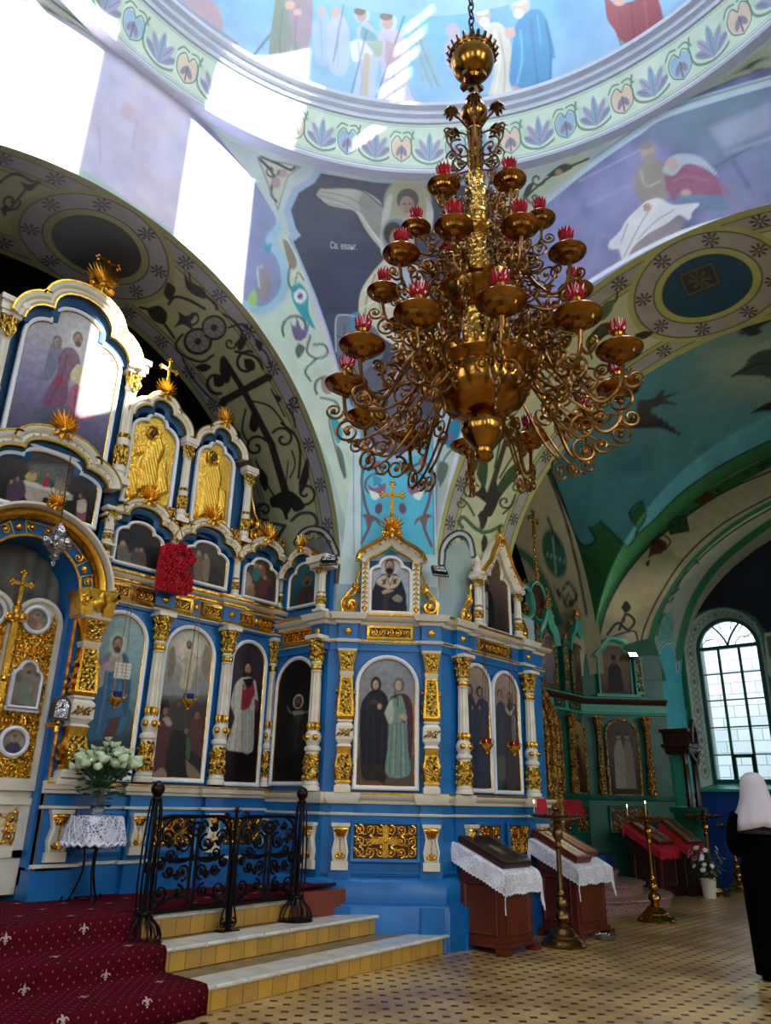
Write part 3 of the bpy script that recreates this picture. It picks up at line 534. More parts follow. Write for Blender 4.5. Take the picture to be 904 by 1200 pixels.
# ---- arch soffits
def soffit(axis,n,k,a0,a1):
 a=np.radians(np.linspace(a0,a1,k))[None,:];t=np.linspace(0,1,n)[:,None]
 if axis=='E':
  A,B,y=3.45-.05*t,3.45-.2*t,6.35+1.52*t
  return np.stack([EC+A*np.cos(a),y+0*a,EZC+B*np.sin(a)],-1)
 A,B,x=3.45-.05*t,3.45-.45*t,7.08+1.52*t
 return np.stack([x+0*a,SC+A*np.cos(a),EZC+B*np.sin(a)],-1)
def soffit_paint(g,n,k,a0,a1,cols,med,px_layers,band=.17):
 base,lilac,olive,dark,disc=cols
 a=np.linspace(a0,a1,k);s=np.radians(a)*3.4;t=np.linspace(0,1.5,n)
 P=np.stack(np.broadcast_arrays(s[None,:],t[:,None]),-1).reshape(-1,2);sm=RAD(med)*3.4
 Lr=[]
 s0,s1=s.min()-1,s.max()+1
 for t0,sg in((0,1),(1.5,-1)):
  f=lambda q:t0+sg*q
  for q,w,c in((.045,.09,olive),(.17,.17,lilac),(.285,.06,olive)):Lr.append(('line',[(s0,f(q)),(s1,f(q))],w,c))
  for q in(.085,.255,.315):Lr.append(('line',[(s0,f(q)),(s1,f(q))],.012,dark))
  for i in range(-40,60):
   if s0<sm+i*.52<s1:Lr+=ROS(sm+(i+.5)*.52,f(.17),.085,0,.9,dark)
 for r_,c in((.80,olive),(.735,dark),(.72,lilac),(.53,dark),(.515,olive),(.44,dark),(.425,disc)):Lr.append(('ell',sm,.75,r_*1.12,r_*.94,c))
 for i in range(8):Lr+=ROS(sm+.63*1.12*cos(i*pi/4+.39),.75+.63*.94*sin(i*pi/4+.39),.085,i*pi/4,.9,dark)
 C=paint(P,base,Lr,.012)
 return paint(project(flat(g)),C,px_layers,1.2)
B_='22211f'
SOF_E=[L_([(222,320),(226,340),(240,346),(252,356),(254,362)],(2,4),B_),PO([(216,318),(222,330),(238,338),(242,350),(228,346),(218,336)],B_),L_([(240,362),(222,352),(206,348),(198,356)],3.5,B_),PO([(172,362),(186,358),(196,368),(192,380),(178,374)],B_),L_([(164,360),(180,366),(196,384),(204,396)],3,B_),PO([(208,364),(218,370),(232,366),(224,376),(226,386),(214,380),(204,384),(210,374)],B_),('ell',232,400,17,16,B_),('ell',232,400,13.5,12.5,'8a8868'),('ell',251,384,15,15,B_),('ell',251,384,12,12,'8a8868')]+ROS(232,400,12,.4,.9,'70708a')+ROS(251,384,11,.4,.9,'70708a')+[('ell',232,400,4,4,B_),('ell',251,384,4,4,B_),L_([(214,392),(206,404),(214,416),(236,424),(250,416)],3,B_),L_([(262,368),(276,378),(284,392),(276,404)],3,B_),PO([(282,394),(290,396),(284,410),(278,408)],B_),PO([(228,430),(238,426),(248,430),(238,436)],B_),PO([(258,420),(266,424),(272,436),(266,450),(258,438)],B_),SP(290,426,15,1.2,-1.2,-1,3.5,B_),SP(254,448,14,1.2,1.2,1,3.5,B_),L_([(276,412),(286,414),(302,420),(308,432)],3.2,B_),PO([(286,420),(298,424),(298,434),(288,432)],B_),PO([(250,440),(262,442),(262,452),(252,452)],B_),('line',[(262,420),(288,462),(318,520),(334,574)],(6,9),'2b2320'),('line',[(262,470),(314,442)],9,'2b2320'),PO([(312,438),(320,440),(316,448)],'2b2320'),PO([(262,464),(256,474),(266,476)],'2b2320'),L_([(296,470),(316,476),(330,492),(338,506)],2.2,B_),L_([(318,456),(326,472),(334,488)],2,B_),PO([(322,462),(330,466),(326,472)],B_),L_([(330,496),(346,510),(352,530),(350,560)],3,B_),SP(332,514,14,1.1,-2.6,1,3.2,B_),SP(300,524,14,1.1,-.6,-1,3.2,B_),PO([(296,480),(306,488),(300,506),(292,500)],B_),L_([(288,480),(284,504),(292,520)],2.4,B_),PO([(350,566),(360,536),(362,560),(352,580)],B_),L_([(322,520),(326,548),(330,574)],1.8,B_),L_([(338,540),(336,560),(334,580)],1.6,B_),PO([(316,584),(326,578),(336,574),(348,580),(354,588),(344,592),(336,604),(328,596),(318,594)],B_),SP(358,578,14,1.2,2,-1,3,B_),SP(310,598,12,1.2,1.2,1,3,B_),L_([(334,600),(336,612),(328,626),(322,640)],4,B_),L_([(342,610),(352,602),(366,602),(372,612),(366,620)],4,'24403c'),L_([(332,616),(318,614),(308,622)],4,'24403c'),('ell',336,612,3,3,'a8a488'),('line',smooth_pts([(348,636),(356,624),(370,620),(384,628),(394,648)]),9,B_),('line',smooth_pts([(348,636),(356,624),(370,620),(384,628),(394,648)]),4,'b4b4ae'),L_([(352,630),(364,622),(380,626)],1.5,B_),SP(362,628,6,1,0,1,1.6,B_),SP(374,626,5,1,2,-1,1.6,B_),SP(386,636,5,1,1,1,1.6,B_),PO([(356,660),(356,640),(366,632),(378,632),(388,644),(392,670)],'6a6e70',.8),PO([(196,330),(206,338),(200,352),(192,344)],B_),L_([(268,384),(284,380),(294,388)],2.6,B_),L_([(214,420),(228,446),(250,470)],2.2,B_),SP(270,402,8,1,0,1,2.4,B_),SP(226,372,9,1,2,-1,2.4,B_),L_([(300,404),(312,414),(318,430)],2.2,B_),PO([(298,396),(308,402),(304,412)],B_),L_([(340,560),(346,544),(342,528)],2,B_),PO([(306,548),(314,560),(312,576),(304,564)],B_),L_([(300,540),(312,566),(322,582)],2.2,B_),PO([(340,590),(350,584),(358,594),(346,600)],B_),SP(346,470,8,1,1,1,2,B_),L_([(336,476),(344,488),(346,500)],2,B_),PO([(272,500),(282,508),(280,520),(272,512)],B_),L_([(266,480),(276,506),(288,530)],2.2,B_),L_([(0,214),(10,206),(22,204),(36,212),(46,214)],3.6,B_),SP(12,236,12,1.1,0,1,3,B_),PO([(22,212),(34,216),(46,214),(34,224)],B_),L_([(30,222),(14,242),(4,250)],3,B_),PO([(0,244),(10,240),(6,254)],B_)]
G2,B2='3c5434','38322a'
SOF_S=[L_([(702,370),(712,360),(722,352),(724,342)],2.6,B2),PO([(700,372),(708,356),(720,352),(716,366),(706,376)],'5a6a44'),PO([(692,392),(704,380),(716,378),(724,384),(712,390),(702,400)],'4a4a34'),L_([(690,410),(700,398),(722,388),(740,396),(752,392),(764,390)],3,B2),PO([(744,392),(756,388),(766,390),(754,398)],B2),L_([(694,420),(690,402),(700,386)],2.4,B2),('line',[(600,494),(586,540),(574,580)],(5,7),'4a3e32'),PO([(570,590),(560,582),(552,580),(562,574),(566,564),(572,578),(580,562),(586,576),(594,572),(586,584),(580,598),(574,606),(566,600)],B2),PO([(560,560),(562,540),(570,530),(572,552),(568,572)],G2),PO([(582,572),(594,552),(610,540),(604,560),(588,578)],G2),SP(552,576,11,1.2,-.6,-1,2.6,'4b4a38'),L_([(546,568),(548,552),(556,546)],2,'4b4a38'),L_([(560,556),(566,530),(570,512)],3,'5a5638'),L_([(586,560),(602,534),(614,520)],2.4,'5a5638'),SP(592,588,9,1.1,0,1,2.4,'4b4a38'),PO([(586,510),(596,498),(604,506),(594,516)],G2),L_([(566,624),(556,618),(548,610),(542,606),(538,612),(542,618)],4.5,'4d7048'),L_([(566,624),(576,622),(588,616)],4.5,'4d7048'),('ell',565,617,3,4,'6a4a48'),PO([(560,604),(566,598),(572,606),(566,620)],B2),PO([(564,636),(568,626),(572,636),(566,648)],B2),PO([(606,512),(614,500),(622,500),(616,512)],'55602f'),L_([(622,512),(634,502),(630,494)],2,'4b4a38'),('line',smooth_pts([(518,660),(520,642),(528,630),(540,625),(550,632),(554,650)]),9,'1f2124'),('line',smooth_pts([(518,660),(520,642),(528,630),(540,625),(550,632),(554,650)]),4,'c0c8c4'),SP(528,640,5,1,0,1,1.5,'1f2124'),SP(542,632,5,1,2,-1,1.5,'1f2124'),L_([(556,604),(548,590),(540,584)],2.4,'4b4a38'),SP(540,590,6,1,0,1,2,'4b4a38'),L_([(590,602),(600,592),(604,580)],2.4,'4b4a38'),PO([(596,560),(606,552),(604,566)],G2),L_([(580,548),(586,520),(592,500)],2.2,G2),PO([(548,540),(556,520),(562,530),(558,552)],G2),L_([(610,540),(620,528),(630,520)],2,'5a5638'),SP(606,572,7,1.1,0,-1,2,'4b4a38'),L_([(521,646),(527,636),(534,630),(542,631),(549,640)],1.6,'1f2124'),('poly',[(522,660),(524,645),(534,634),(546,634),(552,648),(556,700),(524,700)],'9fb4ae',.9,2)]
n,k=170,900
g=soffit('E',n,k,0,178)
pxs=project(flat(g))
med=np.linspace(0,178,k)[np.argmin(np.hypot(*(pxs-[116,287]).T))%k]
archE=color_grid('arch_soffit',g,soffit_paint(g,n,k,0,178,('a09e78','8d8a92','8f8c62','2b2a26','34343c'),med,SOF_E),'soffit',wallE,kind='structure')
g=soffit('S',n,k,0,178);pxs=project(flat(g))
med=np.linspace(0,178,k)[np.argmin(np.hypot(*(pxs-[823,328]).T))%k]
MEDS=[('poly',[(794,322),(835,306),(846,332),(806,349)],'33322c'),('line',[(797,323),(834,309),(843,331),(807,346),(797,323)],1.6,'6a6444')]+ROS(820,328,12,.3,.8,'5a5438')
color_grid('arch_soffit',g,soffit_paint(g,n,k,0,178,('c9cc9e','aaa39a','b4b56a','35331f','1f4a5c'),med,MEDS+SOF_S),'soffit',wallS,kind='structure')
# ---- pier, outer shell
M['pier']=material('pale blue green plaster','9fb4b8',.6,0,None,(3,'8fa4a4',.3,.7))
wall_pier=struct('wall_pier',MB(),None)
b=MB();b.prism([(6.2,6.36),(7.06,5.50),(9.3,5.5),(9.3,9.9),(6.2,9.9)],0,3.86);struct('pier_plaster',b,'pier',wall_pier)
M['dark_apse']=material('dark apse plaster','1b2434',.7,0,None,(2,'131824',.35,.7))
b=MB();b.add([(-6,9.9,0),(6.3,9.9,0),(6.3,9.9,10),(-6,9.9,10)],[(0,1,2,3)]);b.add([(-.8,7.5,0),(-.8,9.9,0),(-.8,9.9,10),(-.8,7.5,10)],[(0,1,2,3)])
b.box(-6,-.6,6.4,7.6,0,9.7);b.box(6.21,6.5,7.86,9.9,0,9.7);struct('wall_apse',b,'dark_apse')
M['far_wall']=material('pale plaster','b9c4c0',.6,0,None,(2,'a8b4b0',.35,.7))
def wall_with_holes(name,axis,at,lo,hi,holes):
 b=MB()
 def q(u0,u1,z0,z1):
  if u1<=u0 or z1<=z0:return
  b.box(*((at,at+.3,u0,u1)if axis=='x' else(u0,u1,at,at+.3)),z0,z1)
 u=lo
 for c,hw,z0,z1 in holes:
  q(u,c-hw,0,10);q(c-hw,c+hw,0,z0);q(c-hw,c+hw,z1,10);u=c+hw
 q(u,hi,0,10);return struct(name,b,'far_wall')
wall_with_holes('wall_north','x',-6.3,-8,10,[(-4.2,.75,2.9,6.3),(.2,.75,2.9,6.3),(4.0,.75,2.9,6.3)])
wall_with_holes('wall_west','y',-8.3,-6,18,[(-1.5,.8,3.8,7.4),(2.85,.8,3.8,7.4),(12.3,.8,3.8,7.4)])
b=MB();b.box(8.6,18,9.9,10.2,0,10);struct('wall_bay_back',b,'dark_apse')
# ---- south bay: groin vault, wall arches, window wall
zA0=lambda x,y:None
nx,ny=330,300
xx=8.6+6.65*(1-np.linspace(1,0,nx)**1.6);yy=2.2-5.4*np.cos(np.linspace(0.02,pi-.0,ny))
Xg,Yg=np.meshgrid(xx,yy,indexing='ij');tt=(Xg-8.6)/6.6
Aa,Ab=3.4+1.9*tt,3.0+1.3*tt
zA=3.85+Ab*np.sqrt(np.clip(1-((Yg-2.1)/Aa)**2,0,1))
zB=3.9+4.2*np.sqrt(np.clip(1-((Xg-11.3)/2.95)**2,0,1))
Zg=np.maximum(zA,zB)
vg=np.stack([Xg,Yg,Zg],-1);pv=project(flat(vg));pv[((flat(vg)-[0,0,CAMH])@CA)[:,2]<.5]=-9999
GR='2c6a3c'
VAULT=[('ell',895,425,95,48,'8fb09c',.5,60),('ell',900,425,60,34,'b3b88e',.6,40),('poly',[(560,380),(600,440),(632,520),(660,590),(672,625),(685,641),(698,634),(690,618),(704,611),(720,626),(736,640),(748,622),(738,602),(752,588),(757,606),(745,626),(760,616),(800,577),(850,543),(910,514),(910,560),(830,600),(760,660),(720,700),(705,780),(680,780),(675,650),(600,480)],GR,1),('line',smooth_pts([(598,440),(632,518),(660,588),(672,624),(685,640),(698,633),(691,619)]),2.4,'10241c'),('line',smooth_pts([(704,611),(720,626),(736,640),(748,622),(738,602),(752,588),(757,606),(745,626),(762,614),(800,577),(850,543),(904,516)]),2.2,'10241c'),PO([(720,500),(744,488),(748,470),(760,468),(796,460),(780,468),(796,474),(772,474),(764,482),(780,494),(798,510),(776,502),(752,502),(735,502)],'15181a'),PO([(764,470),(778,456),(776,470),(768,478)],'15181a'),PO([(812,404),(836,388),(856,376),(880,364),(904,360),(910,372),(890,384),(884,392),(870,390),(868,380),(850,388),(830,396)],'1d2020'),('ell',880,387,13,7,'15181a'),PO([(858,440),(872,430),(880,418),(896,410),(910,412),(910,442),(890,440),(876,440)],'17302a',.9),L_([(858,441),(884,428),(908,424)],2,'17302a'),PO([(880,484),(896,474),(910,470),(910,480),(894,482)],'15181a')]
vault_c=paint(pv,mottled(pv,['3f8390','4a919c','549ca6','3a7886'],90,12),VAULT,1.6)
struct_bay=struct('bay_vault',MB(),None)
struct_bay.name='ceiling_south_bay';color_grid('vault',vg,vault_c,'soffit',struct_bay,kind='structure')
na,nb=420,90
a=np.radians(np.linspace(0,120,na))[None,:];t=np.linspace(0,1,nb)[:,None]
inn=np.stack([15.25+0*a,2.1+4.25*np.cos(a),3.85+3.35*np.sin(a)],-1)
oy,oz=2.1+5.3*np.cos(a),3.85+4.3*np.sin(a)
out=np.stack([np.minimum(15.22,21.25-np.minimum(oy,8)),oy,oz],-1)
bg=inn*(1-t[...,None])+out*t[...,None];pb=project(flat(bg))
CR='b3a782';DG='2a2a20'
BAND=[('line',smooth_pts([(692,768),(700,730),(722,682),(760,635),(830,582),(904,540)]),12,'2f6a40'),('line',smooth_pts([(703,745),(714,706),(740,664),(790,614),(850,576),(904,552)]),2,DG),('line',smooth_pts([(748,770),(756,735),(775,695),(806,650),(850,612),(904,582)]),2,DG),('line',smooth_pts([(762,790),(766,750),(780,712),(812,664),(858,622),(904,594)]),14,'2f7a50'),L_([(712,744),(724,730),(736,738),(744,728),(734,720),(726,738)],3,DG),L_([(732,728),(734,706)],2,'5a3020'),PO([(728,712),(734,704),(740,712),(734,718)],DG),L_([(714,748),(730,742),(744,740),(748,752)],2,DG),PO([(760,655),(766,632),(782,636),(776,648),(766,650)],'5a3020'),L_([(764,636),(774,626),(786,634),(780,644)],2,DG),PO([(756,660),(762,656),(760,664)],DG),('poly',[(782,608),(804,604),(808,622),(786,626)],'24482e'),('line',[(782,608),(804,604),(808,622),(786,626),(782,608)],1.6,DG),('line',[(795,606),(797,624)],1.4,DG),('line',[(784,617),(806,613)],1.4,DG),L_([(782,606),(776,596),(786,590),(806,594),(820,582)],4,'2f7a50'),PO([(812,590),(820,576),(836,578),(832,586),(822,590)],'5a3020'),L_([(816,586),(812,576),(824,574)],2,DG),PO([(838,574),(844,572),(842,578)],DG),('line',[(888,548),(900,542)],2,DG),('line',[(892,540),(896,550)],2,DG)]
color_grid('wall_arch',bg,paint(pb,CR,BAND,1.3),'soffit',struct_bay,kind='structure')
wallW=struct('wall_window_side',MB(),None)
XW=16.6
a=np.radians(np.linspace(-12,120,220))[None,:];t=np.linspace(0,1,50)[:,None]
zlow=np.where(a<0,3.85+a*19.0,3.85+3.35*np.sin(a));ylow=np.where(a<0,6.35,2.1+4.25*np.cos(a))
ylow2=np.where(a<0,6.25,2.1+4.15*np.cos(a));zlow2=np.where(a<0,zlow,3.85+3.25*np.sin(a))
rg=np.stack([15.25+(XW-15.25)*t+0*a,ylow*(1-t)+ylow2*t,zlow*(1-t)+zlow2*t],-1);pr=project(flat(rg))
REC=[('poly',[(700,1100),(700,700),(762,700),(766,790),(790,1100)],'2f6a50',.0),('poly',[(750,1100),(757,800),(764,768),(776,750),(788,746),(798,762),(806,800),(822,1100)],'4fc0cc',1),('line',smooth_pts([(764,800),(768,772),(776,757),(784,752),(792,762),(795,786)]),4,'cfd8cc'),('line',smooth_pts([(764,800),(768,772),(776,757),(784,752),(792,762),(795,786)]),1.2,DG),L_([(770,745),(778,720),(788,736),(780,742),(772,720),(784,700),(796,690)],2.4,'2a5a4a'),PO([(770,750),(776,726),(788,716),(790,740),(784,750)],'5aa89c',.8),SP(782,700,7,1,0,1,2,DG),L_([(790,696),(800,676),(806,664)],2,DG),('line',[(800,660),(826,640)],3,'4a2a1c'),('line',[(806,644),(818,660)],3,'4a2a1c'),('line',smooth_pts([(764,760),(772,728),(790,690),(820,655),(860,622),(904,596)]),2,DG),('line',smooth_pts([(796,770),(800,745),(812,706),(836,668),(866,640),(904,612)]),9,'2f7a50')]
color_grid('window_recess',rg,paint(pr,'a9b29a',REC,1.3),'soffit',wallW,kind='structure')
FSW=Frame((XW,0,0),(-1,0,0))
wl=FSW.px(822,922)[0];wlt=FSW.px(799,770)[0];wr=wl+1.62;cxw=(wl+wr)/2-.02;WZ0=1.80;WSP=FSW.px(800,762)[1];WR=(wr-wl)/2
def in_window(y,z,g=0.):
 u=-y-cxw
 return abs(u)<WR-g and WZ0+g<z and(z<WSP or u*u+(z-WSP)**2<(WR-g)**2)
nu,nv=170,230
uu=np.linspace(-6.45,-2.2,nu);vv=np.linspace(0,7.3,nv)
wg=np.stack(np.broadcast_arrays(XW+0*uu[:,None],-uu[:,None],vv[None,:]),-1);pw=project(flat(wg))
WALLS=[('poly',[(700,1100),(700,924),(910,924),(910,1100)],'123f86',1),('poly',[(812,720),(820,690),(845,650),(880,622),(910,600),(910,745),(900,742),(880,722),(850,716),(826,722)],'0f1622',1),('line',smooth_pts([(812,722),(820,690),(845,652),(880,622),(910,602)]),6,'2f6a48'),('line',smooth_pts([(812,724),(826,718),(850,714),(880,722),(896,742),(910,744)]),4,'2f6a48'),('poly',[(896,742),(910,740),(910,800),(900,790)],'c9c4b4',.8),('poly',[(898,746),(910,744),(910,780),(902,770)],'1c2622',.8),('ell',880,660,16,34,'1c2430',.8,10)]
wc=paint(pw,'2c7458',WALLS,1.3)
zz_=flat(wg)[:,2];wc[(zz_>1.75)&(zz_<3.4)&(pw[:,0]<806)]=lin('3fb4b4')
me_o=color_grid('window_wall',wg,wc,'soffit',wallW,kind='structure')
bm=bmesh.new();bm.from_mesh(me_o.data)
dele=[f for f in bm.faces if in_window(f.calc_center_median().y,f.calc_center_median().z,-.01)]
bmesh.ops.delete(bm,geom=dele,context='FACES');bm.to_mesh(me_o.data);bm.free()
XG=17.0
def win_path(r,z0,n=40):
 P=[(-r,z0)]+[(-r,z0+(WSP-z0)*i/14)for i in range(1,14)]+[(-r*cos(pi*i/n),WSP+r*sin(pi*i/n))for i in range(n+1)]+[(r,z0+(WSP-z0)*i/14)for i in range(13,0,-1)]+[(r,z0)]
 return P
RI=WR-.17
P0,P1=win_path(WR+.02,WZ0),win_path(RI,WZ0+.12)
rows=[]
for i in range(24):
 t_=i/23;rows.append([(XW-.005+(XG-XW)*t_,-(cxw+p[0]*(1-t_)+q[0]*t_),p[1]*(1-t_)+q[1]*t_)for p,q in zip(P0,P1)])
eg=np.array(rows);E2=[]
arc=np.concatenate([[0],np.cumsum(np.hypot(*np.diff(np.array(P0),axis=0).T))])
Pm=np.stack(np.broadcast_arrays(arc[None,:],np.linspace(0,.4,24)[:,None]),-1).reshape(-1,2)
fine=np.interp(np.linspace(0,arc[-1],400),arc,np.arange(len(arc)))
i0=np.minimum(fine.astype(int),len(arc)-2);fr_=(fine-i0)[None,:,None];eg=eg[:,i0]*(1-fr_)+eg[:,i0+1]*fr_
Pm=np.stack(np.broadcast_arrays(np.linspace(0,arc[-1],400)[None,:],np.linspace(0,.4,24)[:,None]),-1).reshape(-1,2)
for q in np.arange(.3,arc[-1],.62):
 E2+=[('ell',q,.2,.16,.10,'6f8478'),('ell',q,.2,.135,.08,'b9cdbd'),('ell',q,.2,.06,.05,'6f8478'),L_([(q+.17,.2),(q+.24,.12),(q+.31,.2),(q+.38,.28),(q+.45,.2)],.02,'6f8478'),L_([(q+.17,.2),(q+.24,.28),(q+.31,.2),(q+.38,.12),(q+.45,.2)],.02,'6f8478')]
E2+=[('line',[(0,.02),(9,.02)],.05,'2f7a5c'),('line',[(0,.38),(9,.38)],.06,'1f5a4a')]
win=struct('window_1',MB(),None)
color_grid('embrasure',eg,paint(Pm,'b9cdbd',E2,.014),'soffit',win,kind='structure')
b=MB();b.add([(XW-.06,-(cxw-WR-.02),WZ0),(XW-.06,-(cxw+WR+.02),WZ0),(XG,-(cxw+RI),WZ0+.12),(XG,-(cxw-RI),WZ0+.12)],[(0,1,2,3)])
b.box(XW-.06,XW,-(cxw+WR+.05),-(cxw-WR-.05),WZ0-.05,WZ0)
struct('window_sill',b,'mint',win)
MW=Matrix(((0,0,-1,XG),(-1,0,0,-cxw),(0,1,0,0),(0,0,0,1)))
M['window_green']=material('dark green window bars','1d5a4c',.4)
def bar(b,p,q,w=.02,d=.035):
 p,q=np.array(p,float),np.array(q,float);t_=(q-p)/np.linalg.norm(q-p);n_=np.array([-t_[1],t_[0]])*w
 c=[p+n_,p-n_,q-n_,q+n_];b.prism([tuple(x)for x in c],-d/2,d/2)
b=MB();b.sweep(win_path(RI+.02,WZ0+.12,30),[(0,-.04),(0,.05),(-.075,.05),(-.075,-.04)],closed=True,endcap=False)
z1=WZ0+.12;zt=WSP+.04;hz=(zt-z1)/5
bar(b,(-RI,zt),(RI,zt),.035,.07)
struct('window_frame',b,'window_green',win,mw=MW)
b=MB()
for i in range(1,3):bar(b,(-RI+2*RI*i/3,z1),(-RI+2*RI*i/3,zt),.024,.05)
for i in range(1,5):bar(b,(-RI,z1+hz*i),(RI,z1+hz*i),.013)
bar(b,(-RI/3,z1+hz*.95),(RI/3,z1+hz*.95),.03,.05);bar(b,(-RI/3+.03,z1),(-RI/3+.03,z1+hz),.03,.05);bar(b,(RI/3-.03,z1),(RI/3-.03,z1+hz),.03,.05)
rr=RI-.05
for s_ in(-1,1):
 pts=[(s_*rr*(1-q)**1*.0+s_*.52*rr*(t_**1.6),zt+rr*.86*t_)for q,t_ in((0,i/8)for i in range(9))]
 for p,q in zip(pts[:-1],pts[1:]):bar(b,p,q,.016)
 pts=[(s_*.60*rr+.34*rr*cos(x),zt+.34*rr*sin(x))for x in np.linspace(0,pi,12)]
 for p,q in zip(pts[:-1],pts[1:]):bar(b,p,q,.006,.02)
 for ang in(25,50,75):bar(b,(s_*rr*.62*cos(RAD(ang)),zt+rr*.62*sin(RAD(ang))),(s_*rr*cos(RAD(ang)),zt+rr*sin(RAD(ang))),.006,.02)
struct('glazing_bars',b,'window_green',win,mw=MW)
b=MB();P=win_path(RI,z1,30);b.add([(x,y,0)for x,y in P],[tuple(range(len(P)))])
M['pane']=material('clear window glass','ffffff',.02,0,**{'Transmission Weight':1.0,'IOR':1.01})
struct('window_glass',b,'pane',win,mw=MW)
def brick_material():
 mt=bpy.data.materials.new('pale brick');mt.use_nodes=True;nt=mt.node_tree;bs=nt.nodes['Principled BSDF']
 tc=nt.nodes.new('ShaderNodeTexCoord');br=nt.nodes.new('ShaderNodeTexBrick');br.inputs['Color1'].default_value=(*lin('d8e2e2'),1);br.inputs['Color2'].default_value=(*lin('c2ccd0'),1);br.inputs['Mortar'].default_value=(*lin('8f9a9e'),1);br.inputs['Scale'].default_value=1;br.inputs['Mortar Size'].default_value=.012;br.inputs['Brick Width'].default_value=.62;br.inputs['Row Height'].default_value=.3
 nt.links.new(tc.outputs['Object'],br.inputs['Vector']);nt.links.new(br.outputs['Color'],bs.inputs['Base Color']);bs.inputs['Roughness'].default_value=.8;return mt
b=MB();b.add([(-14,0,0),(14,0,0),(14,13,0),(-14,13,0)],[(0,1,2,3)])
yard=struct('yard_wall',b,brick_material(),mw=Matrix(((0,0,-1,21.5),(-1,0,0,0),(0,1,0,-.2),(0,0,0,1))))
lamp('yard_fill_lamp','AREA',1250,(.86,.95,1),(19.6,7.0,9.5),(.55,-.1,-1),shape='RECTANGLE',size=6,size_y=3)  # added area lamp above the window, out of view, to brighten the bricks
b=MB();b.box(XG+.05,XG+.35,-8,7.6-1e-3,0,WZ0+.05);b.box(XG+.05,XG+.35,-(cxw-RI),12,0,10);b.box(XG+.05,XG+.35,-8,-(cxw+RI),0,10);b.box(XG+.05,XG+.35,-8,12,WSP+RI+.1,10);struct('outer_wall',b,'far_wall',wallW)
wall_corner=struct('wall_corner',MB(),None)
b=MB();b.prism([(14.06,7.30),(15.22,6.14),(15.26,6.40),(15.26,9.9),(14.06,9.9)],0,3.86)
M['green_plaster']=material('green plaster','2a6a48',.6,0,None,(3,'235a3e',.35,.7));struct('pier_plaster',b,'green_plaster',wall_corner)
b=MB();b.add([(14.0,7.3,3.8),(15.25,6.05,3.8),(15.25,6.6,6.8),(14.2,7.6,6.8)],[(0,1,2,3)]);struct('pier_plaster',b,'green_plaster',wall_corner)
a=np.radians(np.linspace(0,180,160))[None,:];t=np.linspace(0,1,40)[:,None]
inn=np.stack([11.3+2.45*np.cos(a),8.0+0*a,3.85+3.6*np.sin(a)],-1);out=np.stack([11.3+2.97*np.cos(a),6.9+0*a,3.9+4.25*np.sin(a)],-1)
eb=inn*(1-t[...,None])+out*t[...,None];pe=project(flat(eb))
EBL=[('ell',650,649,13,29,'1d5a44',1,2,-.25),('line',[(642,650),(662,658)],1.4,'8fae9c'),('line',[(648,630),(652,672)],1.4,'8fae9c'),('line',smooth_pts([(600,640),(626,662),(645,700),(655,730)]),9,'2f6a48'),('line',smooth_pts([(603,470),(632,530),(660,600),(676,660),(688,720)]),3,DG),L_([(642,606),(648,622),(656,640)],3,DG),L_([(660,690),(668,684),(676,700),(666,712),(660,700)],3,DG),SP(668,700,7,1,0,1,2,DG),PO([(650,688),(658,694),(656,702)],'5a2a22')]
color_grid('wall_arch',eb,paint(pe,'a8a07c',EBL,1.3),'soffit',struct_bay,kind='structure')
b=MB();b.add([(8.0,8.3,0),(14.6,8.3,0),(14.6,8.3,9),(8.0,8.3,9)],[(0,1,2,3)])
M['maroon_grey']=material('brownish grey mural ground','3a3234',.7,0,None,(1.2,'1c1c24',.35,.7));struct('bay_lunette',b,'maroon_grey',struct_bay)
# ==== carving helpers
SWAP=Matrix(((1,0,0,0),(0,0,1,0),(0,1,0,0),(0,0,0,1)))
def arch_path(w,h,n=20):
 r=w/2;return[(-r,0)]+[(-r*cos(pi*i/n),h-r+r*sin(pi*i/n))for i in range(n+1)]+[(r,0)]
def arch_top(w,h):
 r=w/2;return lambda u:h-r+np.sqrt(np.clip(r*r-u*u,0,None))
def tre_path(w,h,c=.28,sp=.62,cv=.80,n=10,keel=0.):
 L=[];hw=w/2;cw=c*w;s,q=sp*h,cv*h
 L.append((-hw,0))
 for i in range(n+1):
  a=pi/2*i/n;L.append((-hw+(hw-cw)*(1-cos(a)),s+(q-s)*sin(a)))
 for i in range(1,2*n):
  a=pi*i/(2*n);y=q+(h-q)*sin(a)**.8;L.append((-cw*cos(a),y+keel*h*max(0,1-abs(cos(a))*5)))
 for i in range(n,-1,-1):
  a=pi/2*i/n;L.append((hw-(hw-cw)*(1-cos(a)),s+(q-s)*sin(a)))
 L.append((hw,0));return L
def path_top(path):
 P=np.array(path)[1:-1];return lambda u:np.interp(u,P[:,0],P[:,1])
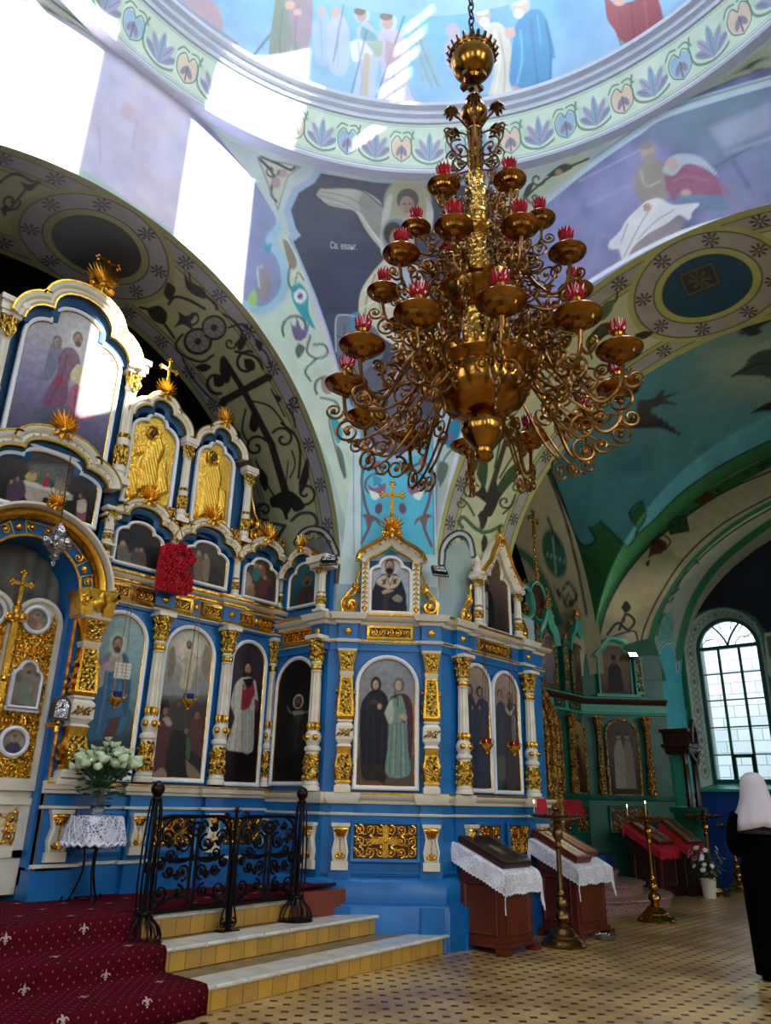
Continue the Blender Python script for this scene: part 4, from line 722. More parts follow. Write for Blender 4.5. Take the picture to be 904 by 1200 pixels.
def conv(layers,fr,u0,v0,d):
 out=[]
 for L in layers:
  if L[0]in('poly','line'):
   P=[tuple(fr.px(*p,d)-(u0,v0))for p in L[1]];c=L[1][0];k=np.linalg.norm(fr.px(c[0],c[1]+1,d)-fr.px(c[0],c[1],d))
   if L[0]=='poly':out.append(('poly',P,L[2],*((L[3],)if len(L)>3 else()),*((L[4]*k,)if len(L)>4 else())))
   else:out.append(('line',P,tuple(x*k for x in L[2])if hasattr(L[2],'__len__')else L[2]*k,L[3],*((L[4],)if len(L)>4 else())))
  else:
   c=fr.px(L[1],L[2],d)-(u0,v0);ku=np.linalg.norm(fr.px(L[1]+1,L[2],d)-fr.px(L[1],L[2],d));kv=np.linalg.norm(fr.px(L[1],L[2]+1,d)-fr.px(L[1],L[2],d))
   out.append(('ell',c[0],c[1],L[3]*ku,L[4]*kv,L[5],*((L[6],)if len(L)>6 else()),*((L[7]*kv,)if len(L)>7 else())))
 return out
def panel_grid(w,top,res=.011,v0=0):
 nu=max(8,int(w/res));u=np.linspace(-w/2+1e-4,w/2-1e-4,nu);tp=top(u);nv=max(8,int(tp.max()/res));t=np.linspace(0,1,nv)
 return np.stack([np.broadcast_to(u[:,None],(nu,nv)),v0+(tp[:,None]-v0)*t[None,:],np.zeros((nu,nv))],-1)
FRAME_PROF=[(-.004,0),(-.004,.030),(.006,.040),(.024,.042),(.036,.034),(.040,.020),(.040,0)]
def icon(name,label,fr,u,v,d,w,h,base,layers,kind='arch',px=True,frame='frame_white',inner='gold',fw=1.0,path=None,group=None,cat='icon',res=.011):
 path=path or(arch_path(w,h)if kind=='arch' else tre_path(w,h));top=arch_top(w,h)if kind=='arch' else path_top(path)
 t=thing(name,label,cat,fr.mat(u,v,d),group)
 g=panel_grid(w,top,res);P=g.reshape(-1,3)[:,:2]
 if callable(base):base=base(P,w,h)
 C=paint(P,base,conv(layers,fr,u,v,d)if px else layers,.008)
 color_grid('painting',g,C,'painting',t,T((0,0,.012)))
 b=MB();b.sweep(path,[(a*fw,c)for a,c in FRAME_PROF],closed=True,endcap=False);obj('frame',b,frame,t)
 if inner:
  b=MB();b.sweep(path,[(-.012,.008),(-.012,.020),(-.004,.024),(-.004,.008)],closed=True,endcap=False);obj('frame_slip',b,inner,t)
 b=MB();b.grid(panel_grid(w,top,.06));obj('back_board',b,'dark_wood',t,T((0,0,.004)),fix=False)
 return t
def palmette(b,c,s,n=9,spread=150,d=0.):
 for k in range(n):
  a=RAD(90-spread/2+spread*k/(n-1));L=s*(.62+.38*sin(pi*k/(n-1)))
  b.leaf((c[0],c[1],d+.25*s),a,L,s*.15,s*.13,up=.14*s)
  b.leaf((c[0],c[1],d+.10*s),a+RAD(spread/(2*n)),L*1.12,s*.10,s*.07,up=.0)
 b.ball((c[0],c[1],d+.2*s),(s*.2,s*.2,s*.2),10,6)
 for q in(-1,1):
  b.spiral((c[0]+q*s*.42,c[1]-s*.10),s*.22,1.2,pi/2,q,s*.07,d+.15*s);b.leaf((c[0],c[1],d+.2*s),RAD(-90+q*50),s*.55,s*.22,s*.1)
 b.leaf((c[0],c[1],d+.2*s),RAD(-90),s*.5,s*.26,s*.12)
def bud_cross(b,c,h,d=0.,th=None):
 th=th or h*.055;x,y=c
 b.box(x-th,x+th,y,y+h,d-th*.7,d+th*.7);b.box(x-h*.30,x+h*.30,y+h*.58,y+h*.58+2*th,d-th*.7,d+th*.7)
 for px_,py_,dx,dy in((x,y+h,0,1),(x-h*.30,y+h*.58+th,-1,0),(x+h*.30,y+h*.58+th,1,0)):
  for q in(-1,0,1):b.ball((px_+(dx*th*1.1 if q==0 else dy*q*th*1.3),py_+(dy*th*1.1 if q==0 else dx*q*th*1.3),d),(th*1.15,th*1.15,th),8,5)
 b.ball((x,y+h*.58+th,d+th*.5),th*1.1,8,5);b.ball((x,y,d),th*1.6,8,5)
def scrolls(b,u0,u1,v0,v1,n=None,rows=None,th=.008,d=.0,seed=1,leaves=True):
 w,h=u1-u0,v1-v0;rows=rows or 1;cell=h/rows;n=n or max(1,round(w/cell));cw=w/n;r_=random.Random(seed)
 for i in range(n):
  for j in range(rows):
   c=(u0+cw*(i+.5),v0+cell*(j+.5));s=1 if(i+j)%2==0 else-1;R=min(cw,cell)*.46;side=-1 if i<n/2 else 1
   b.spiral(c,R,1.35,pi/2*s+(0 if side<0 else pi),s*side,th,d+th*.5)
   if leaves:
    for q in range(4):
     a=q*pi/2+.6+r_.random()*.5;b.leaf((c[0]+R*.5*cos(a),c[1]+R*.5*sin(a),d),a+.5*s,R*.9,R*.55,th*1.8)
    b.leaf((c[0]-cw*.4,c[1]-s*cell*.35,d),RAD(30*s),R*.9,R*.4,th*1.6)
 for j in range(rows):
  b.tube([(u0+w*k/(6*n),v0+cell*(j+.5)+cell*.40*cos(pi*k/6),d+th*.4)for k in range(6*n+1)],th*.9,5)
def cornice(path,prof):
 b=MB(SWAP);b.sweep(path,prof);return b
def ressaut(u0,u1,cols,d0,d1,hw):
 P=[(u0,d0)]
 for c in cols:P+=[(c-hw,d0),(c-hw,d1),(c+hw,d1),(c+hw,d0)]
 return P+[(u1,d0)]
# -------- the turned column: white shaft with gilded capital, rings, drum and boss (height 1.68)
_b=MB();_b.lathe([(.098,0),(.098,.035),(.085,.05),(.09,.07),(.078,.09),(.074,.38),(.07,.40)],seg=20,axis='v');_b.lathe([(.07,.40),(.088,.42),(.088,.45),(.066,.47),(.072,.50),(.088,.53),(.088,.58),(.072,.61),(.06,.63),(.066,.65)],seg=20,axis='v')
_b.lathe([(.058,.65),(.060,.70),(.056,1.02),(.053,1.24),(.056,1.27)],seg=40,axis='v',flute=(10,.07));_b.lathe([(.056,1.27),(.068,1.285),(.056,1.30),(.056,1.36),(.07,1.38),(.056,1.40)],seg=20,axis='v');_b.box(-.105,.105,1.655,1.70,-.105,.105)
COL_SHAFT=mesh_of(_b,'column_shaft');COL_SHAFT.materials.append(M['white'])
_b=MB();_b.lathe([(.056,1.39),(.062,1.41),(.070,1.46),(.072,1.52),(.084,1.57),(.10,1.63),(.105,1.66)],seg=24,axis='v',flute=(8,.06))
for k in range(8):
 a=k*pi/4
 for(z,r,s)in((1.44,.066,.05),(1.53,.08,.05)):
  _b.ball((r*cos(a+z),z,r*sin(a+z)),(.018,.034,.018),6,4)
 _b.ball((.098*cos(a),1.625,.098*sin(a)),(.024,.022,.024),6,4)
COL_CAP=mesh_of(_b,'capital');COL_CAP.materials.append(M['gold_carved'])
_b=MB();_b.lathe([(.076,.10),(.084,.12),(.082,.17),(.076,.20),(.082,.24),(.082,.34),(.075,.385)],seg=24,axis='v',flute=(6,.05))
for k in range(7):
 a=k*pi/6
 for z in(.13,.22,.30):_b.ball((.082*cos(a+z*5),z,.082*sin(a+z*5)),(.02,.034,.02),6,4)
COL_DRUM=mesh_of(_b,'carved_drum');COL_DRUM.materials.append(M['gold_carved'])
_b=MB();_b.lathe([(.064,.635),(.07,.66),(.075,.69),(.064,.72)],seg=24,axis='v',flute=(12,.08));_b.lathe([(.058,1.30),(.066,1.32),(.066,1.345),(.058,1.365)],seg=24,axis='v',flute=(10,.06))
for a in(90,150,30):
 x,z=.086*cos(RAD(a)),.086*sin(RAD(a));_b.ball((x,.555,z),(.036,.036,.03),12,8);
COL_RINGS=mesh_of(_b,'gilded_ring');COL_RINGS.materials.append(M['gold'])
def column(parent,mw,mats=None):
 s=obj('column',COL_SHAFT,None,parent,mw);obj('capital',COL_CAP,None,s);obj('carved_drum',COL_DRUM,None,s);obj('gilded_ring',COL_RINGS,None,s)
 if mats:
  for o,mt in zip([s]+list(s.children),mats):o.material_slots[0].link='OBJECT';o.material_slots[0].material=M[mt]
 return s
_b=MB();_b.box(-.13,.13,0,.05,-.10,.10);_b.lathe([(.10,.05),(.085,.08),(.10,.10),(.085,.16),(.105,.24),(.085,.32),(.09,.36)],seg=16,axis='v');_b.lathe([(.075,.36),(.07,.74),(.075,.76)],seg=36,axis='v',flute=(9,.08));_b.lathe([(.075,.76),(.1,.79),(.08,.81)],seg=16,axis='v');_b.box(-.15,.15,.93,1.0,-.12,.12);_b.box(-.125,.125,.9,.93,-.1,.1)
UC_SHAFT=mesh_of(_b,'upper_column');UC_SHAFT.materials.append(M['white'])
_b=MB();_b.lathe([(.078,.80),(.09,.82),(.12,.90)],seg=16,axis='v',flute=(8,.08));_b.lathe([(.082,.35),(.1,.37),(.08,.40)],seg=16,axis='v');_b.lathe([(.09,.14),(.102,.17),(.11,.24),(.1,.3)],seg=16,axis='v',flute=(6,.06));_b.leaf((0,.9,.09),-pi/2,.16,.2,.03)
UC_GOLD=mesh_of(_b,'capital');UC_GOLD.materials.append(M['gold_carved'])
def upper_column(parent,fu,v0,h,d,sc=.55):
 o=obj('upper_column',UC_SHAFT,None,parent,T((fu,v0,d))@Matrix.Diagonal((sc,h,sc,1)));obj('capital',UC_GOLD,None,o);return o
def taper(b,hw0,hw1,z0,z1,d0,d1):b.add([(-hw0,z0,0),(hw0,z0,0),(hw0,z0,d0),(-hw0,z0,d0),(-hw1,z1,0),(hw1,z1,0),(hw1,z1,d1),(-hw1,z1,d1)],[(0,1,2,3),(7,6,5,4),(3,2,6,7),(1,5,6,2),(0,3,7,4),(0,4,5,1)])
_b=MB()
for z0,z1,a,c in((0,.07,.095,.095),(.07,.10,.085,.07),(.50,.53,.09,.07),(.53,.58,.07,.10),(.58,.73,.10,.10),(.73,.78,.10,.07),(.78,.80,.09,.09),(1.30,1.36,.07,.085),(1.60,1.63,.11,.12)):taper(_b,a,c,z0,z1,a+.03,c+.03)
PIL_W=mesh_of(_b,'pilaster',30);PIL_W.materials.append(M['white'])
_b=MB()
for z0,z1,a,c in((.10,.13,.09,.09),(.13,.28,.07,.10),(.28,.42,.10,.075),(.42,.50,.075,.085),(.80,.84,.085,.10),(.84,1.0,.10,.092),(1.0,1.30,.092,.072),(1.36,1.44,.07,.08),(1.44,1.60,.08,.112)):taper(_b,a,c,z0,z1,a+.03,c+.03)
def cut(b,lo,hi,nm,mt):
 ok={i for i,p in enumerate(b.v)if lo<=p[1]<hi};ix={i:k for k,i in enumerate(sorted(ok))};q=MB();q.v=[b.v[i]for i in sorted(ok)];q.f=[tuple(ix[i]for i in f)for f in b.f if all(i in ok for i in f)]
 me=mesh_of(q,nm,30);me.materials.append(M[mt]);return me
PIL_P=[('gilded_'+n,cut(_b,lo,hi,n,'gold'))for n,lo,hi in(('baluster',0,.6),('shaft',.6,1.33),('capital',1.33,2))]
_b=MB()
for z0,z1,w_,dd in((.15,.42,.11,.135),(.86,1.28,.11,.125),(1.38,1.58,.13,.135)):
 n_=3 if z1-z0>.3 else 2
 for k in range(n_):
  c=(z0+(z1-z0)*(k+.5)/n_)
  for q in(-1,1):_b.spiral((q*w_*.25,c),w_*.24,1.1,pi/2*q,q,.010,dd-.03);_b.leaf((0,c-.03,dd-.03),RAD(90-q*35),.07,.04,.02)
  _b.ball((0,c,dd-.02),(.018,.03,.02),8,5)
for q in(-1,1):
 _b.tube([(q*.05-.045,.615,.13),(q*.05+.0,.655,.137),(q*.05+.045,.695,.13)][::1],.012,5);_b.tube([(-.055,.655+q*.04,.133),(0,.655,.138),(.055,.655-q*.04,.133)],.012,5)
 for z in(.2,.3,.9,1.0,1.12):_b.ball((q*.105,z,.06),(.02,.035,.04),6,4)
for z0,z1,a,c in((.14,.28,.05,.075),(.28,.41,.075,.055),(.86,1.0,.07,.066),(1.0,1.28,.066,.05),(1.38,1.44,.055,.06),(1.44,1.58,.06,.085)):taper(_b,a,c,z0,z1,a+.062,c+.062)
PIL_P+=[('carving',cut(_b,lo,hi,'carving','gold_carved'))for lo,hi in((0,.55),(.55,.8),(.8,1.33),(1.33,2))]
def pilaster(parent,mw):
 s=obj('pilaster',PIL_W,None,parent,mw)
 for n,me in PIL_P:obj(n,me,None,s)
 return s
_b=MB();_b.box(-.085,.085,-.21,-.14,0,.05);_b.sweep([(-.07,-.14),(-.085,-.06),(-.06,.04),(-.085,.14)],[(0,0),(0,.05),(-.02,.055),(-.03,0)]);_b.sweep([(.085,.14),(.06,.04),(.085,-.06),(.07,-.14)],[(0,0),(0,.05),(-.02,.055),(-.03,0)]);_b.box(-.06,.06,-.14,.14,0,.03);_b.box(-.095,.095,.14,.17,0,.07)
CON_W=mesh_of(_b,'console',30);CON_W.materials.append(M['white'])
_b=MB()
for k in range(7):a=RAD(200+k*140/6);_b.leaf((0,.12,.05),a,.075,.03,.03)
_b.tube([(-.07,.12,.05),(0,.125,.075),(.07,.12,.05)],.016,6)
for z in(.03,.01,-.01,-.03,-.05):_b.ball((0,z,.045),.009,6,4)
for k in range(5):_b.leaf((0,-.12,.04),RAD(30+k*30),.06,.028,.02)
CON_G=mesh_of(_b,'gilded_shell');CON_G.materials.append(M['gold'])
def console(parent,u,v,d,s=1.):o=obj('console',CON_W,None,parent,T((u,v,d))@Matrix.Diagonal((s,s,1,1)));obj('gilded_shell',CON_G,None,o);return o
def carved_panel(parent,u0,u1,v0,v1,d,cross=True,rows=2,seed=1,mat='gold',frame='blue',th=.009,back='dark_wood'):
 b=MB();b.box(u0,u1,v0,v1,d-.004,d+.002);p=obj('carved_panel',b,back,parent)
 b=MB();
 if cross:
  c,q=((u0+u1)/2,(v0+v1)/2),(v1-v0)*.5;k=q*.17
  b.prism([(c[0]-k,c[1]-q*.92),(c[0]+k,c[1]-q*.92),(c[0]+k,c[1]-k),(c[0]+q*.9,c[1]-k),(c[0]+q*.9,c[1]+k),(c[0]+k,c[1]+k),(c[0]+k*1.3,c[1]+q*.8),(c[0],c[1]+q),(c[0]-k*1.3,c[1]+q*.8),(c[0]-k,c[1]+k),(c[0]-q*.9,c[1]+k),(c[0]-q*.9,c[1]-k),(c[0]-k,c[1]-k)],d,d+.03);b.ball((c[0],c[1],d+.03),.02,8,5)
 scrolls(b,u0+.005,u1-.005,v0+.005,v1-.005,rows=rows,th=th*1.2,d=d,seed=seed);obj('scrollwork',b,mat,p)
 b=MB();b.sweep([(u0,v0),(u0,v1),(u1,v1),(u1,v0)],[(0,d),(0,d+.02),(.03,d+.028),(.04,d)],closed=True,endcap=False);obj('panel_frame',b,frame,p)
 return p
def bay_arch(parent,u,v,w,h,d,crest=.13,gem=True,depth=.10,kw=None,prof_s=1.0,path=None,mw=None):
 path=path or tre_path(w,h,**(kw or{}));path=[(x+u,y+v)for x,y in path][1:-1]
 s=prof_s
 b=MB();b.sweep(path,[(-.075*s,d),(-.07*s,d+depth*.55),(-.02*s,d+depth*.7),(0,d+depth*.7),(0,d)]);cv=obj('blue_cove',b,'deep_blue',parent,mw)
 b=MB();b.sweep(path,[(0,d),(0,d+depth),(.02*s,d+depth*1.12),(.04*s,d+depth*1.02),(.055*s,d+depth*1.2),(.083*s,d+depth*1.26),(.09*s,d+depth),(.09*s,d)]);mo=obj('arch_moulding',b,'white',parent,mw)
 b=MB();b.sweep(path,[(.082*s,d),(.082*s,d+depth*1.0),(.085*s,d+depth*1.28),(.098*s,d+depth*1.28),(.10*s,d+depth),(.10*s,d)]);b.sweep(path,[(-.008*s,d+depth*.8),(-.008*s,d+depth*1.08),(.004*s,d+depth*1.08),(.004*s,d+depth*.8)])
 if gem:
  L=0
  for p,q in zip(path[:-1],path[1:]):
   L+=math.dist(p,q)
   if L>.075:L=0;b.ball(((p[0]+q[0])/2,(p[1]+q[1])/2+.03*s,d+depth*1.17),.010,6,4)
 obj('gilded_rim',b,'gold',mo)
 if crest:
  b=MB();palmette(b,(u,v+h+.09*s),crest*1.45,n=11,d=d+depth*.9);obj('crest',b,'gold',parent,mw)
 return mo
# ==== icon paintings (figures traced on their pan
z5=lambda ox,oy,s:(lambda*pts:[(ox+x/s,oy+y/s)for x,y in pts])
def zell(ox,oy,s):return lambda x,y,rx,ry,c,op=1,f=1.2:('ell',ox+x/s,oy+y/s,rx/s,ry/s,c,op,f)
def grad(cols,seed=3,sc=.25,noise=.18):
 A=np.array([lin(c)for c in cols])
 def f(P,w,h):
  t=np.clip(1-P[:,1]/h+noise*(value_noise(P+5,sc,seed)-.45),0,.9999)*(len(A)-1);i=t.astype(int);q=(t-i)[:,None]
  return A[i]*(1-q)+A[i+1]*q
 return f
def face(e,x,y,rx,ry,skin,hair=None,beard=None,halo=None,d='3a2a22'):
 o=[]
 if halo:o.append(e(x,y,rx*2.3,ry*1.9,halo,.55,.8))
 if hair:o+=[e(x,y-ry*.18,rx*1.35,ry*1.2,hair)]
 o+=[e(x,y,rx,ry,skin),e(x+rx*.45,y+ry*.1,rx*.5,ry*.75,d,.22,1.5)]
 if beard:o+=[e(x,y+ry*.78,rx*.85,ry*.55,beard)]
 o+=[e(x-rx*.4,y-ry*.08,rx*.22,ry*.09,d,.9,.6),e(x+rx*.4,y-ry*.08,rx*.22,ry*.09,d,.9,.6),e(x,y+ry*.16,rx*.12,ry*.2,d,.35,.6),e(x,y+ry*.48,rx*.3,ry*.07,'6a2e28',.9,.6)]
 return o
def folds(zf,lines,c,w=1.2,op=.7):return[('line',smooth_pts(zf(*l),4),w,c,op)for l in lines]
Z,e=z5(80,690,5),zell(80,690,5)
I1=[PO(Z((60,700),(330,650),(390,1090),(10,1090)),'23434a',.6),('poly',Z((10,900),(400,860),(400,1100),(0,1100)),'18282c',.8,14),PO(Z((250,365),(320,372),(352,420),(366,560),(350,700),(338,790),(290,850),(210,880),(110,880),(130,740),(152,570),(215,470)),'21607f'),PO(Z((222,385),(258,368),(300,372),(318,430),(280,476),(215,478)),'a29284'),PO(Z((136,470),(170,432),(240,376),(240,440),(212,470),(205,555),(165,585),(146,545)),'ab9a86'),PO(Z((150,440),(210,390),(250,366),(236,420),(170,462)),'6c6a7c',.8),PO(Z((318,385),(345,420),(360,560),(330,760),(310,560)),'173f58',.8),PO(Z((236,760),(300,752),(286,820),(262,884),(196,884)),'4a2b20'),PO(Z((232,420),(248,400),(262,408),(246,446)),'b58e74')]+folds(Z,[((215,490),(190,620),(150,860)),((245,490),(230,640),(190,860)),((290,540),(270,660),(220,780)),((330,560),(318,700),(290,800))],'133f58')+folds(Z,[((226,480),(208,640),(170,840)),((300,560),(292,700))],'4a90ac')+folds(Z,[((160,480),(178,530),(168,575)),((190,450),(196,510))],'6f6252')+[('poly',Z((276,428),(318,434),(368,440),(356,532),(308,526),(262,520)),'d6cfba',1),('line',Z((318,434),(308,526)),.8,'8a8068')]+[('line',Z((282-q*3,446+q*20),(312-q*3,450+q*20)),.7,'4a463e')for q in range(4)]+[('line',Z((324-q*3,452+q*20),(358-q*3,456+q*20)),.7,'4a463e')for q in range(4)]+face(e,286,328,22,38,'a37656','38241a','33201a','c2c2a0')
Z,e=z5(80,690,5),zell(80,690,5)
I2=[e(705,350,110,95,'c9c2a6',.75,12),e(705,360,60,80,'ddd6b8',.6,10),PO(Z((540,560),(640,540),(760,545),(850,560),(840,620),(530,620)),'8a8a86',.8),PO(Z((590,360),(618,340),(626,420),(606,520),(580,500)),'7d6a52',.9),PO(Z((800,330),(826,360),(822,500),(790,520),(776,440)),'86705a',.9),PO(Z((678,372),(706,364),(736,376),(752,420),(730,500),(712,580),(690,590),(650,565),(668,470)),'b9b292'),('line',Z((640,396),(662,426),(684,410)),1.6,'a08c70'),('line',Z((740,404),(770,410),(790,384)),1.6,'a08c70')]+folds(Z,[((690,400),(684,500),(670,570)),((718,400),(712,500),(700,580))],'857f64')+face(e,706,330,13,20,'8a6448','3a281c','3a281c')+[('poly',Z((510,650),(850,640),(800,1110),(470,1110)),'241d18',.85,16),PO(Z((530,730),(565,690),(600,740),(612,860),(570,1060),(480,1090),(505,900)),'4c2622'),PO(Z((590,860),(640,820),(690,870),(706,1000),(690,1108),(566,1108),(572,980)),'151412'),PO(Z((716,760),(752,720),(784,770),(778,980),(740,960),(700,910)),'4e2e28'),PO(Z((600,690),(660,650),(700,700),(700,820),(650,830),(606,800)),'3a3026'),PO(Z((690,860),(712,900),(706,1000),(686,980)),'3c5a3a'),PO(Z((478,1090),(540,1050),(568,1068),(566,1106),(480,1106)),'8a7862'),PO(Z((684,1000),(740,1050),(770,1090),(760,1108),(700,1108)),'7c684e'),PO(Z((548,760),(580,750),(606,790),(580,806)),'a08e78')]+face(e,566,716,16,22,'8f6a52','3a2a22')+face(e,752,744,16,22,'86604a','2c201a')+face(e,690,835,13,17,'8a6850','2c201a')+face(e,648,676,14,18,'6a4e3c','241a16')
Z,e=z5(250,740,6.027),zell(250,740,6.027)
I3=[e(310,250,70,120,'3c2e36',.8,14),('poly',Z((60,700),(330,680),(330,740),(60,760)),'4a2a2c',.5,6),PO(Z((190,330),(240,322),(290,345),(304,420),(312,500),(290,540),(282,700),(276,835),(235,850),(140,845),(88,822),(120,700),(145,600),(120,520),(130,450),(155,370)),'bdb5a2'),PO(Z((205,372),(240,390),(278,356),(287,440),(270,480),(240,556),(192,548),(200,440)),'8a2c36'),PO(Z((205,340),(240,400),(284,345),(264,330)),'242026'),PO(Z((204,560),(270,560),(272,830),(200,838)),'989f92',.8),PO(Z((284,480),(312,490),(318,540),(296,560)),'4a3c38')]+folds(Z,[((150,600),(120,720),(108,822)),((176,570),(160,700),(150,842)),((200,560),(196,840)),((272,560),(270,836)),((150,400),(140,470),(142,560)),((288,400),(296,480))],'6a6256',1.0)+folds(Z,[((164,600),(140,740),(128,830)),((236,570),(236,840)),((170,380),(156,460))],'dcd6c4',1.0)+face(e,240,268,20,40,'b58c72','1c120e')+[e(218,400,10,14,'a9846a'),e(232,300,34,14,'1c120e',.8)]
I4=[e(606,496,36,50,'bdb596'),e(606,498,28,41,'4a3028')]+face(e,605,500,18,30,'74483a','2a1712','2a1712')+[('line',smooth_pts(Z((530,530),(552,572),(600,566),(650,572),(684,556),(692,520))),2.6,'5d584a'),PO(Z((570,562),(640,562),(634,600),(608,646),(576,610)),'8d8672',.9),PO(Z((550,600),(660,600),(650,800),(560,820)),'1d1916',.9),('line',Z((606,640),(580,840)),3,'35352c',.7)]
Z,e=z5(400,750,6.317),zell(400,750,6.317)
IC_=[e(300,200,120,40,'9b9c9a',.5,6),e(420,240,80,30,'8f8c8c',.5,6),('poly',Z((110,960),(550,950),(550,1100),(100,1100)),'5c4632',.9,8),PO(Z((110,860),(150,850),(150,960),(110,970)),'3a4048',.8),PO(Z((500,860),(550,850),(550,960),(500,960)),'4a4e54',.8),PO(Z((215,380),(255,366),(300,374),(345,440),(350,640),(332,1030),(250,1036),(158,1020),(140,800),(136,640),(150,470)),'17161d'),PO(Z((160,930),(330,930),(326,1032),(170,1030)),'2c1a14',.8)]+folds(Z,[((200,420),(190,650),(186,1000)),((240,560),(236,1000)),((300,440),(304,700),(300,1000))],'2e2c38',1.0)+[e(258,330,39,58,'121017'),PO(Z((212,452),(240,440),(270,450),(268,474),(214,474)),'4a2e24'),e(284,492,16,22,'b08a70')]+face(e,256,332,22,34,'c09c80',None,None)+[PO(Z((370,420),(424,398),(486,408),(525,480),(532,640),(520,840),(480,970),(470,800),(480,600),(350,560),(325,540)),'4c2226'),PO(Z((378,432),(424,412),(452,424),(484,560),(492,800),(504,996),(336,1002),(344,800),(356,640),(366,600)),'6f8a7c'),PO(Z((320,540),(350,470),(376,440),(392,520),(380,606),(350,616)),'a9b09a'),PO(Z((420,560),(470,548),(488,580),(440,604)),'c09c80'),PO(Z((420,556),(450,590),(480,606),(456,612)),'3a3a34')]+folds(Z,[((380,640),(368,800),(356,1000)),((408,620),(404,800),(396,1000)),((440,610),(444,800),(440,1000)),((468,600),(476,800),(482,1000))],'44584e',1.1)+folds(Z,[((394,640),(386,1000)),((456,620),(462,1000)),((346,500),(352,560),(362,600))],'9fb4a4',1.0)+[e(428,335,42,54,'566654')]+face(e,424,338,23,36,'c9a488',None,None)+[('line',smooth_pts(Z((400,384),(398,430),(416,420),(420,490))),1.4,'2a2a2c')]
Z,e=z5(520,760,6.317),zell(520,760,6.317)
IR1=[PO(Z((145,400),(165,350),(205,350),(232,420),(240,560),(232,1020),(150,1020)),'2c3645'),e(186,306,26,46,'20222a'),PO(Z((232,420),(258,372),(300,372),(334,420),(330,640),(326,1020),(240,1020)),'35384a'),e(260,320,25,42,'2c2632'),PO(Z((296,440),(312,600),(300,660),(280,660)),'4c4054',.9),('line',Z((300,376),(330,390)),2,'9a8ca0')]+face(e,188,310,14,28,'9c7c6a')+face(e,264,324,14,27,'9a7866')+folds(Z,[((180,420),(176,700),(180,1000)),((262,440),(268,700),(270,1000)),((210,420),(212,900))],'4a566a',1.0,.6)+[e(208,440,7,14,'9c7c6a'),e(262,440,7,12,'9c7c6a')]
IR2=[PO(Z((384,430),(404,392),(430,396),(452,450),(456,640),(448,1000),(392,1000)),'39424a'),PO(Z((452,440),(478,398),(512,410),(536,470),(546,1000),(456,1000)),'443842'),PO(Z((456,430),(486,470),(514,424),(518,450),(488,500),(456,460)),'b0a890',.9),PO(Z((500,500),(524,500),(528,680),(506,690)),'8c8676',.7),PO(Z((396,800),(450,800),(450,960),(400,960)),'6a6a5e',.5)]+face(e,412,346,15,32,'a07e68','2c201c')+face(e,482,366,14,30,'a07e68','3a2c26','4a3a34')+folds(Z,[((420,460),(424,800)),((480,520),(486,900)),((440,440),(440,900))],'5a646c',1.0,.6)
Z,e=z5(410,560,6.667),zell(410,560,6.667)
IU=[e(312,690,75,82,'c8c0b0',.5,3),PO(Z((215,790),(262,752),(312,760),(356,752),(402,800),(436,900),(440,960),(424,1062),(178,1062),(166,930)),'141a28'),PO(Z((212,800),(244,772),(284,760),(306,790),(330,762),(372,772),(400,796),(362,856),(300,866),(222,836)),'bda88a'),PO(Z((300,866),(262,950),(260,1062),(290,1062),(302,960),(330,880)),'3a2c28',.9),PO(Z((330,940),(372,912),(410,940),(396,972),(350,964)),'8a7c6a'),PO(Z((250,890),(290,868),(330,876),(346,884),(300,900),(262,910)),'b08c74'),e(312,718,34,42,'2a1a15'),('line',Z((258,800),(280,830)),2,'3a2a2c'),('line',Z((282,796),(258,834)),2,'3a2a2c'),('line',Z((340,796),(362,826)),2,'3a2a2c'),('line',Z((364,794),(342,828)),2,'3a2a2c'),('line',Z((284,766),(316,846),(342,768)),1,'6a5a48')]+face(e,312,690,27,42,'b38c70','2a1a15','24160f')
Z,e=z5(540,600,6.667),zell(540,600,6.667)
IUW=[PO(Z((150,650),(185,610),(225,620),(250,700),(250,920),(135,900)),'15161c'),PO(Z((182,640),(206,640),(206,910),(164,900)),'a09684',.9),PO(Z((150,650),(168,640),(168,720),(150,720)),'8a8070',.8),('line',Z((180,740),(210,760)),2.4,'2a2420'),e(190,560,22,46,'221a16')]+face(e,206,552,16,38,'8a6650','201612','2a1c16')
Z,e=z5(240,640,4.52),zell(240,640,4.52)
INU=[PO(Z((500,260),(530,212),(566,214),(590,260),(596,330),(496,345)),'4a3024'),PO(Z((520,240),(556,236),(560,300),(540,320)),'2c2a30',.8),e(546,180,24,34,'a08c6a',.4)]+face(e,546,178,13,22,'8a5f46','2a1810','2a1810')+folds(Z,[((530,230),(524,330)),((556,240),(560,330))],'6a4634',1.0)
T3=[PO(Z((170,190),(196,130),(240,110),(300,130),(356,200),(372,340),(170,304)),'5a4638',.7),e(225,190,22,44,'b09a80',.9),e(270,150,20,36,'2e7a70',.95),e(300,130,18,30,'9a5a48',.9),e(240,240,26,30,'8a6a48',.9),e(320,220,24,44,'6c3430',.9),e(345,250,20,40,'3a3034'),e(200,250,16,40,'7a7a5c',.9),e(264,100,14,14,'a8886a'),e(290,110,10,12,'b08c70'),e(226,150,10,12,'b08c70'),e(316,168,9,11,'a8866a'),e(190,204,9,11,'b59478'),e(250,210,9,11,'a8866a'),PO(Z((180,292),(240,270),(300,300),(340,330),(180,304)),'8a7450',.8)]
Z,e=z5(120,440,4.52),zell(120,440,4.52)
T1=[PO(Z((75,910),(100,880),(126,900),(150,980),(140,1020),(84,1000)),'9c8a6c',.75),e(106,890,13,15,'b08c70',.9),PO(Z((160,930),(190,915),(222,940),(226,1010),(160,1000)),'6a5a48',.8),e(178,926,9,12,'9c7c60'),e(204,926,9,12,'9c7c60'),e(146,950,10,12,'9c7c60'),('ell',150,650,16,10,'3a3c44',.6,6)]
